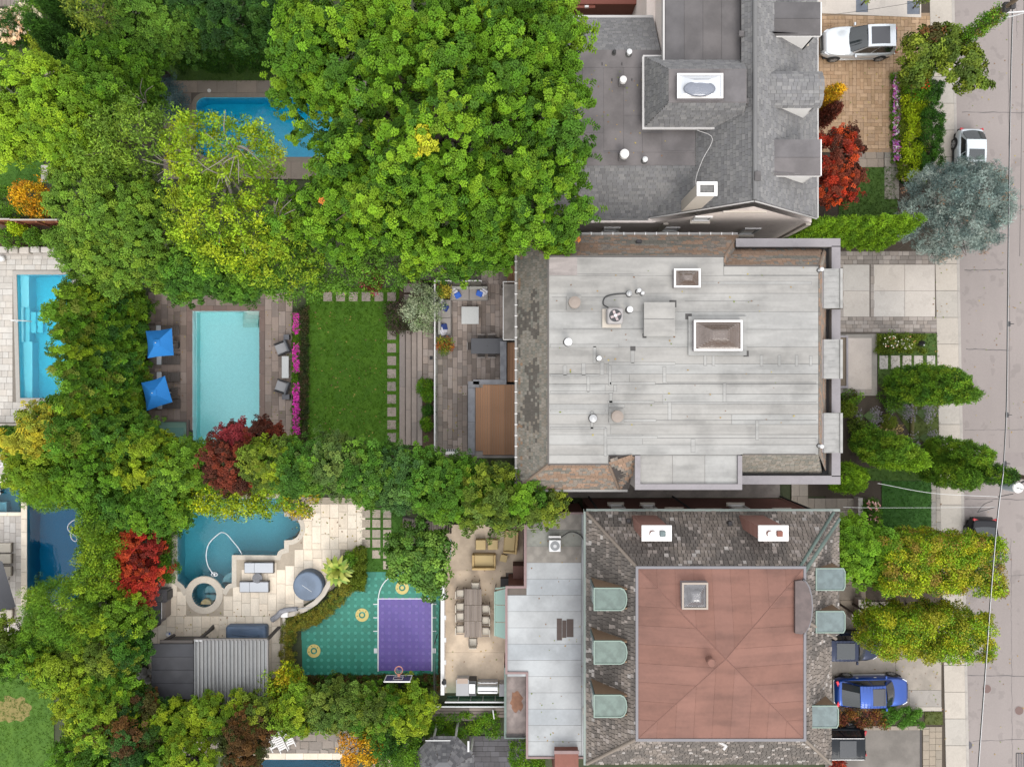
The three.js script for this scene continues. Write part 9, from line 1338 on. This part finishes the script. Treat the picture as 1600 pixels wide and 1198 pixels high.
// ---------------------------------------------------------------- a bather reading in the square spa, mostly beyond the frame
{
  const s = thing('person', 'person sitting in the square spa holding up a white magazine', 'person', [X(-18), -0.5, Z(768)]), ox = X(-18), oz = Z(768);
  const bones = [[[0, -0.45, 0], [0.02, 0.0, 0], 0.15, 0.17], [[0.02, 0.0, 0], [0.02, 0.08, 0], 0.13, 0.06], [[0.02, 0.1, 0], [0.05, 0.16, 0], 0.055, 0.055], [[0.05, 0.27, 0], [0.06, 0.32, 0], 0.1, 0.095],
    [[0.02, 0.0, -0.19], [0.3, -0.05, -0.22], 0.055, 0.045], [[0.3, -0.05, -0.22], [0.62, 0.1, -0.1], 0.045, 0.032], [[0.02, 0.0, 0.19], [0.3, -0.08, 0.2], 0.055, 0.045], [[0.3, -0.08, 0.2], [0.6, 0.1, 0.08], 0.045, 0.032],
    [[0, -0.48, -0.1], [0.48, -0.42, -0.12], 0.09, 0.065], [[0, -0.48, 0.1], [0.48, -0.42, 0.12], 0.09, 0.065], [[0.48, -0.42, -0.12], [0.55, -0.8, -0.12], 0.06, 0.045], [[0.48, -0.42, 0.12], [0.55, -0.8, 0.12], 0.06, 0.045]];
  for (const q of [-0.1, 0.08]) for (let k = 0; k < 5; k++) bones.push([[0.62, 0.1, q], [0.7 + (k === 4 ? -0.02 : 0.02), 0.115 - k * 0.012, q + (k - 2) * 0.024], 0.026, 0.014]);
  const N = 64, lo = [-0.25, -0.95, -0.4], size = 1.45, f = new Float32Array(N * N * N), A = V(0, 0, 0), B = V(0, 0, 0), Q = V(0, 0, 0);
  const at = (x, y, z) => { let d = 9; Q.set(x, y, z); for (const [a, b, r0, r1] of bones) { A.set(...a); B.set(...b).sub(A); const t = Math.max(0, Math.min(1, Q.clone().sub(A).dot(B) / B.lengthSq())), e = Q.distanceTo(A.addScaledVector(B, t)) - (r0 + (r1 - r0) * t), h = Math.max(0, 0.04 - Math.abs(d - e)) / 0.04; d = Math.min(d, e) - h * h * 0.01; } return d; };
  const mc = new MarchingCubes(N, new THREE.MeshStandardMaterial(), false, false, 60000); mc.isolation = 0;
  for (let k = 0; k < N; k++) for (let j = 0; j < N; j++) for (let i = 0; i < N; i++) mc.field[i + j * N + k * N * N] = -at(lo[0] + i / N * size, lo[1] + j / N * size, lo[2] + k / N * size);
  mc.update();
  const n = mc.count, pos = Array.from(mc.positionArray.subarray(0, n * 3)), g = new THREE.BufferGeometry(); g.setAttribute('position', new THREE.Float32BufferAttribute(pos.map((v, i) => lo[i % 3] + (v + 1) / 2 * size + [0, 0.5, 0][i % 3]), 3)); g.setAttribute('normal', new THREE.Float32BufferAttribute(Array.from(mc.normalArray.subarray(0, n * 3)), 3)); g.setAttribute('uv', new THREE.Float32BufferAttribute(new Array(n * 2).fill(0), 2));
  own(s, 'body', g, mat([0.36, 0.18, 0.1], { rough: 0.6 }));
  own(s, 'hair', clean(new THREE.SphereGeometry(0.115, 18, 12, 0, Math.PI * 2, 0, 1.7).rotateZ(0.5).translate(0.045, 0.83, 0)), mat([0.03, 0.018, 0.012], { rough: 0.7 }));
  const m = thing('magazine', 'white magazine held open above the square spa', 'magazine', [ox + 0.76, 0.1, oz - 0.02]); for (const q of [-1, 1]) own(m, 'page', rbox(0, 0, 0, 0.3, 0.012, 0.2, 0.004, 1).rotateZ(0.5).rotateX(q * 0.2).rotateY(-0.5).translate(q * 0.03, 0.02, q * 0.1), mat([0.5, 0.5, 0.52], { rough: 0.6 }));
}

// ---------------------------------------------------------------- vehicles
// body lofted along its length (x forward), cabin with glazing, wheels, lights, mirrors, handles
function car(name, label, at, turn, o) {
  const { L, W, H, paint, belt = 0.98, hood = 0.96, nose = 0.72, tail = 0.9, cab, roofW = 0.72, sun = null, sunM, trim, tailM = mat([0.3, 0.01, 0.015], { rough: 0.2 }), rails = false, roofGlass = null } = o;
  const c = thing(name, label, 'car', at); c.rotation.y = turn;
  const pm = mat(paint, { rough: 0.3, metal: o.metal ?? 0.25, clearcoat: o.coat ?? 1, clearcoatRoughness: 0.05, specularIntensity: o.spec ?? 0.5 }), glass = mat([0.018, 0.022, 0.024], { rough: 0.06, clearcoat: 0.5, clearcoatRoughness: 0.02 }), n = 40, m = 9, [r0, r1, f1, f0] = cab;
  const hw = (x) => { const t = 2 * x / L, a = Math.abs(t); return W / 2 * (1 - (t > 0 ? 0.3 : 0.2) * Math.pow(a, 6) - 0.03 * a * a); };
  const top = (x) => { if (x > f0) { const s = (x - f0) / (L / 2 - f0); return hood - (hood - nose) * Math.pow(s, 2.4) - 0.1 * sm(0.9, 1, s); } if (x < r0) { const s = (r0 - x) / (L / 2 + r0); return belt + (tail - belt) * s - 0.16 * sm(0.8, 1, s); } return belt + (hood - belt) * sm(f0 - 0.5, f0, x); };
  const ring = (x, e) => { const w = hw(x) * (1 - e * 0.1), t = top(x) - e * 0.2, b = 0.26 + e * 0.08; return [[0, b], [w * 0.9, b], [w * 0.985, 0.42], [w, 0.62], [w * 0.985, t - 0.2], [w * 0.95, t - 0.08], [w * 0.86, t - 0.015], [w * 0.55, t + 0.025], [0, t + 0.04]]; };
  const st = [], G = (list0) => { const cx = (r0 + f0) / 2, list = list0.map(([a, b, d]) => { const A = V(...a), N = V(...b).sub(A).cross(V(...d).sub(A)), M = V(...a).add(V(...b)).add(V(...d)).divideScalar(3).sub(V(cx, 0.6, 0)); return N.dot(M) < 0 ? [a, d, b] : [a, b, d]; }), pos = [], uv = []; for (const q of list) for (const p of q) { pos.push(...p); uv.push(p[0], p[2]); } return geo(pos, uv); };
  for (let i = 0; i <= n; i++) { const t = i / n, x = -L / 2 + L * t, e = Math.max(sm(0.97, 1, t), sm(0.03, 0, t)); st.push([x, ring(x, e)]); }
  const pos = [], idx = []; // shared vertices for a smooth skin
  const K = 2 * m - 1; st.forEach(([x, r]) => { for (let j = 0; j < m; j++) pos.push(x, r[j][1], r[j][0]); for (let j = m - 2; j >= 0; j--) pos.push(x, r[j][1], -r[j][0]); });
  for (let i = 0; i < n; i++) for (let j = 0; j < K - 1; j++) { const a = i * K + j, b = a + 1, d = a + K, e = d + 1; idx.push(a, b, e, a, e, d); }
  for (const [i, s] of [[0, 1], [n, 0]]) { const y = (st[i][1][0][1] + st[i][1][8][1]) / 2, q = pos.length / 3; pos.push(st[i][0], y, 0); for (let j = 0; j < K - 1; j++) s ? idx.push(q, i * K + j + 1, i * K + j) : idx.push(q, i * K + j, i * K + j + 1); }
  const g = new THREE.BufferGeometry(); g.setAttribute('position', new THREE.Float32BufferAttribute(pos, 3)); g.setAttribute('uv', new THREE.Float32BufferAttribute(new Array(pos.length / 3 * 2).fill(0), 2)); g.setIndex(idx); g.computeVertexNormals();
  own(c, 'body', g, pm);
  own(c, 'underbody', cbox(0, 0.24, 0, L * 0.9, 0.16, W * 0.86), MT.rubber);
  // cabin
  const hb = W / 2 * 0.855, hr = W / 2 * roofW, yr = H - 0.05, yb = belt - 0.01;
  const P3 = (x, y, z) => [x, y, z], Q = (a, b, cc2, d) => [[a, b, cc2], [a, cc2, d]];
  const across = (x0, y0, h0, x1, y1, h1, bow, nn = 10, inset = 0) => { const l = []; const f = (s, e) => { const z = s * (e ? h1 : h0) * (1 - inset), k = 1 - s * s; return e ? P3(x1 + bow * 0.5 * k, y1 + 0.045 * k, z) : P3(x0 + bow * k, y0 + 0.02 * k, z); }; for (let i = 0; i < nn; i++) { const s0 = -1 + 2 * i / nn, s1 = -1 + 2 * (i + 1) / nn, q = [f(s0, 0), f(s1, 0), f(s1, 1), f(s0, 1)]; l.push(...Q(q[0], q[1], q[2], q[3])); } return l; };
  const flip = (l) => l.map(([a, b, d]) => [a, d, b]);
  own(c, 'windshield', G(flip(across(f0, yb + 0.02, hb * 0.92, f1, yr, hr * 0.97, 0.16)).map((t) => [t[0], t[2], t[1]])), glass);
  own(c, 'rear_window', G(across(r0, yb + 0.02, hb * 0.9, r1, yr, hr * 0.95, -0.1)), glass);
  const roof = []; const rn = 8; for (let i = 0; i < rn; i++) { const a = r1 + (f1 - r1) * i / rn, b = r1 + (f1 - r1) * (i + 1) / rn, y = (x) => yr + 0.05 * Math.sin(Math.PI * (x - r1) / (f1 - r1)) ; roof.push(...across(a, y(a) + 0.025, hr, b, y(b), hr, 0)); }
  own(c, 'roof', G(roof.map(([a, b, d]) => [a, d, b])), roofGlass || pm);
  for (const s of [-1, 1]) {
    const A = P3(r0, yb, s * hb), B = P3(f0, yb, s * hb), C = P3(f1, yr + 0.01, s * hr), D = P3(r1, yr + 0.01, s * hr); own(c, 'pillar_frame', G(Q(A, B, C, D)), pm);
    const mixp = (u, v) => { const a = A.map((q, i) => q + (B[i] - q) * u), b = D.map((q, i) => q + (C[i] - q) * u); return a.map((q, i) => q + (b[i] - q) * v + (i === 2 ? s * 0.012 : i === 1 ? 0.006 : 0)); };
    const mid = 0.52; for (const [u0, u1] of [[0.1, mid - 0.015], [mid + 0.015, 0.9]]) own(c, 'side_window', G(Q(mixp(u0, 0.06), mixp(u1, 0.06), mixp(u1 > 0.8 ? 0.93 : u1, 0.86), mixp(u0 < 0.2 ? 0.08 : u0, 0.86))), glass);
    const mir = own(c, 'mirror', rbox(f0 - 0.42, belt + 0.06, s * (W / 2 + 0.07), 0.14, 0.14, 0.22, 0.05), pm);
    for (const x of [f0 - 1.05, r0 + 1.05]) own(c, 'door_handle', rbox(x, belt - 0.14, s * (W / 2 - 0.004), 0.18, 0.035, 0.03, 0.01), trim || pm);
    own(c, 'headlight', rbox(0, 0, 0, 0.36, 0.1, 0.2, 0.04).rotateY(s * 0.5).translate(L / 2 - 0.3, nose - 0.03, s * W * 0.36), mat([0.5, 0.52, 0.55], { rough: 0.1, clearcoat: 1 }));
    own(c, 'taillight', rbox(0, 0, 0, 0.16, 0.12, 0.4, 0.04).rotateY(-s * 0.35).translate(-L / 2 + 0.12, tail - 0.1, s * W * 0.33), tailM);
    if (rails) own(c, 'roof_rail', rbox((r1 + f1) / 2, yr + 0.06, s * (hr - 0.02), f1 - r1 - 0.15, 0.05, 0.04, 0.015), MT.steel);
    own(c, 'sill', rbox(0, 0.3, s * (W / 2 - 0.03), L * 0.5, 0.1, 0.08, 0.02), trim || MT.rubber);
    for (const x of [L / 2 - 0.92, -L / 2 + 0.95]) { const wh = own(c, 'wheel', clean(new THREE.CylinderGeometry(0.36, 0.36, 0.24, 26).rotateX(Math.PI / 2).translate(x, 0.36, s * (W / 2 - 0.1))), MT.rubber); own(wh, 'rim', [clean(new THREE.CylinderGeometry(0.25, 0.25, 0.02, 22).rotateX(Math.PI / 2).translate(x, 0.36, s * (W / 2 + 0.022)))], mat([0.16, 0.16, 0.165], { rough: 0.35, metal: 0.7 })); const sp = []; for (let k = 0; k < 5; k++) sp.push(cbox(0, 0.13, 0, 0.05, 0.22, 0.02).rotateZ(k * Math.PI * 0.4).translate(x, 0.36, s * (W / 2 + 0.035))); own(wh, 'spokes', sp, MT.grayMetal); own(c, 'wheel_arch', clean(new THREE.TorusGeometry(0.4, 0.035, 6, 18, Math.PI).translate(x, 0.36, s * (W / 2 - 0.03))), MT.rubber); }
  }
  if (sun) own(c, 'sunroof', rbox((sun[0] + sun[1]) / 2, yr + 0.085, 0, sun[1] - sun[0], 0.03, hr * 1.55, 0.012), sunM || glass);
  own(c, 'grille', rbox(L / 2 - 0.06, nose - 0.14, 0, 0.1, 0.2, W * 0.5, 0.03), MT.blackMetal); own(c, 'rear_bumper', rbox(-L / 2 + 0.03, 0.5, 0, 0.12, 0.2, W * 0.8, 0.05), trim || MT.rubber); own(c, 'wiper', [bar([f0 - 0.02, yb + 0.05, -0.1], [f0 - 0.28, yb + 0.2, 0.45], 0.012, 4)], MT.blackMetal);
  return c;
}
{
  const h = 1.0, y = 0.125;
  car('parked_car', 'silver SUV with a large dark sunroof on the clay pavers', [X(1344, h), y, Z(64, h)], Math.PI + 0.02, { L: 4.95, W: 2.0, H: 1.68, paint: [0.465, 0.488, 0.51], cab: [-2.25, -2.0, -0.2, 0.8], hood: 1.06, nose: 0.84, tail: 1.0, sun: [-1.6, -0.4], sunM: mat([0.022, 0.022, 0.028], { rough: 0.25, clearcoat: 0.3 }), metal: 0.4, trim: MT.steel });
  car('parked_car', 'white hatchback at the kerb half under the blue spruce', [X(1520, h), 0.005, Z(249, h)], -Math.PI / 2 - 0.02, { L: 4.3, W: 1.8, H: 1.46, paint: [0.42, 0.455, 0.476], cab: [-1.85, -1.2, 0.3, 1.1], nose: 0.72, tail: 0.95, sun: [-0.55, 0.15], metal: 0.1 });
  car('parked_car', 'black sedan at the kerb under the pleached hedge', [X(1540, h), 0.005, Z(866, h)], -Math.PI / 2 - 0.02, { L: 4.75, W: 1.86, H: 1.48, coat: 0.2, spec: 0.25, paint: [0.012, 0.012, 0.014], cab: [-1.75, -0.9, 0.45, 1.2], nose: 0.72, tail: 1.0, metal: 0.1, sun: [-0.4, 0.35] });
  car('parked_car', 'dark blue grey car beside the pale L shaped wall', [X(1321, h), y, Z(1011, h)], 0.0, { L: 4.6, W: 1.88, H: 1.62, coat: 0.2, spec: 0.25, paint: [0.02, 0.026, 0.05], cab: [-1.9, -1.5, 0.55, 1.15], nose: 0.8, tail: 1.0, metal: 0.35, sun: [-0.9, 0.3] });
  car('parked_car', 'bright blue sports SUV with red tail lights on the stained driveway', [X(1364, h), y, Z(1082, h)], 0.02, { L: 4.9, W: 2.0, H: 1.62, coat: 0.7, paint: [0.005, 0.042, 0.22], cab: [-2.05, -1.15, 0.55, 1.25], nose: 0.82, tail: 1.05, metal: 0.45, sun: [-0.35, 0.5], sunM: mat([0.025, 0.025, 0.032], { rough: 0.2, clearcoat: 0.4 }), trim: MT.steel, tailM: mat([0.55, 0.012, 0.03], { rough: 0.2 }) });
  car('parked_car', 'black SUV with silver roof rails on the asphalt driveway', [X(1296, h), y, Z(1160, h)], Math.PI, { L: 4.9, W: 1.98, H: 1.75, coat: 0.15, spec: 0.2, paint: [0.008, 0.01, 0.013], cab: [-2.3, -2.0, 0.4, 1.1], nose: 0.9, tail: 1.08, metal: 0.15, rails: true, sun: [-1.4, -0.3], sunM: mat([0.014, 0.016, 0.02], { rough: 0.2, clearcoat: 0.2 }) });
}

scene.traverse((o) => { if (o.isMesh) { o.castShadow = true; o.receiveShadow = true; } });
renderer.render(scene, camera);
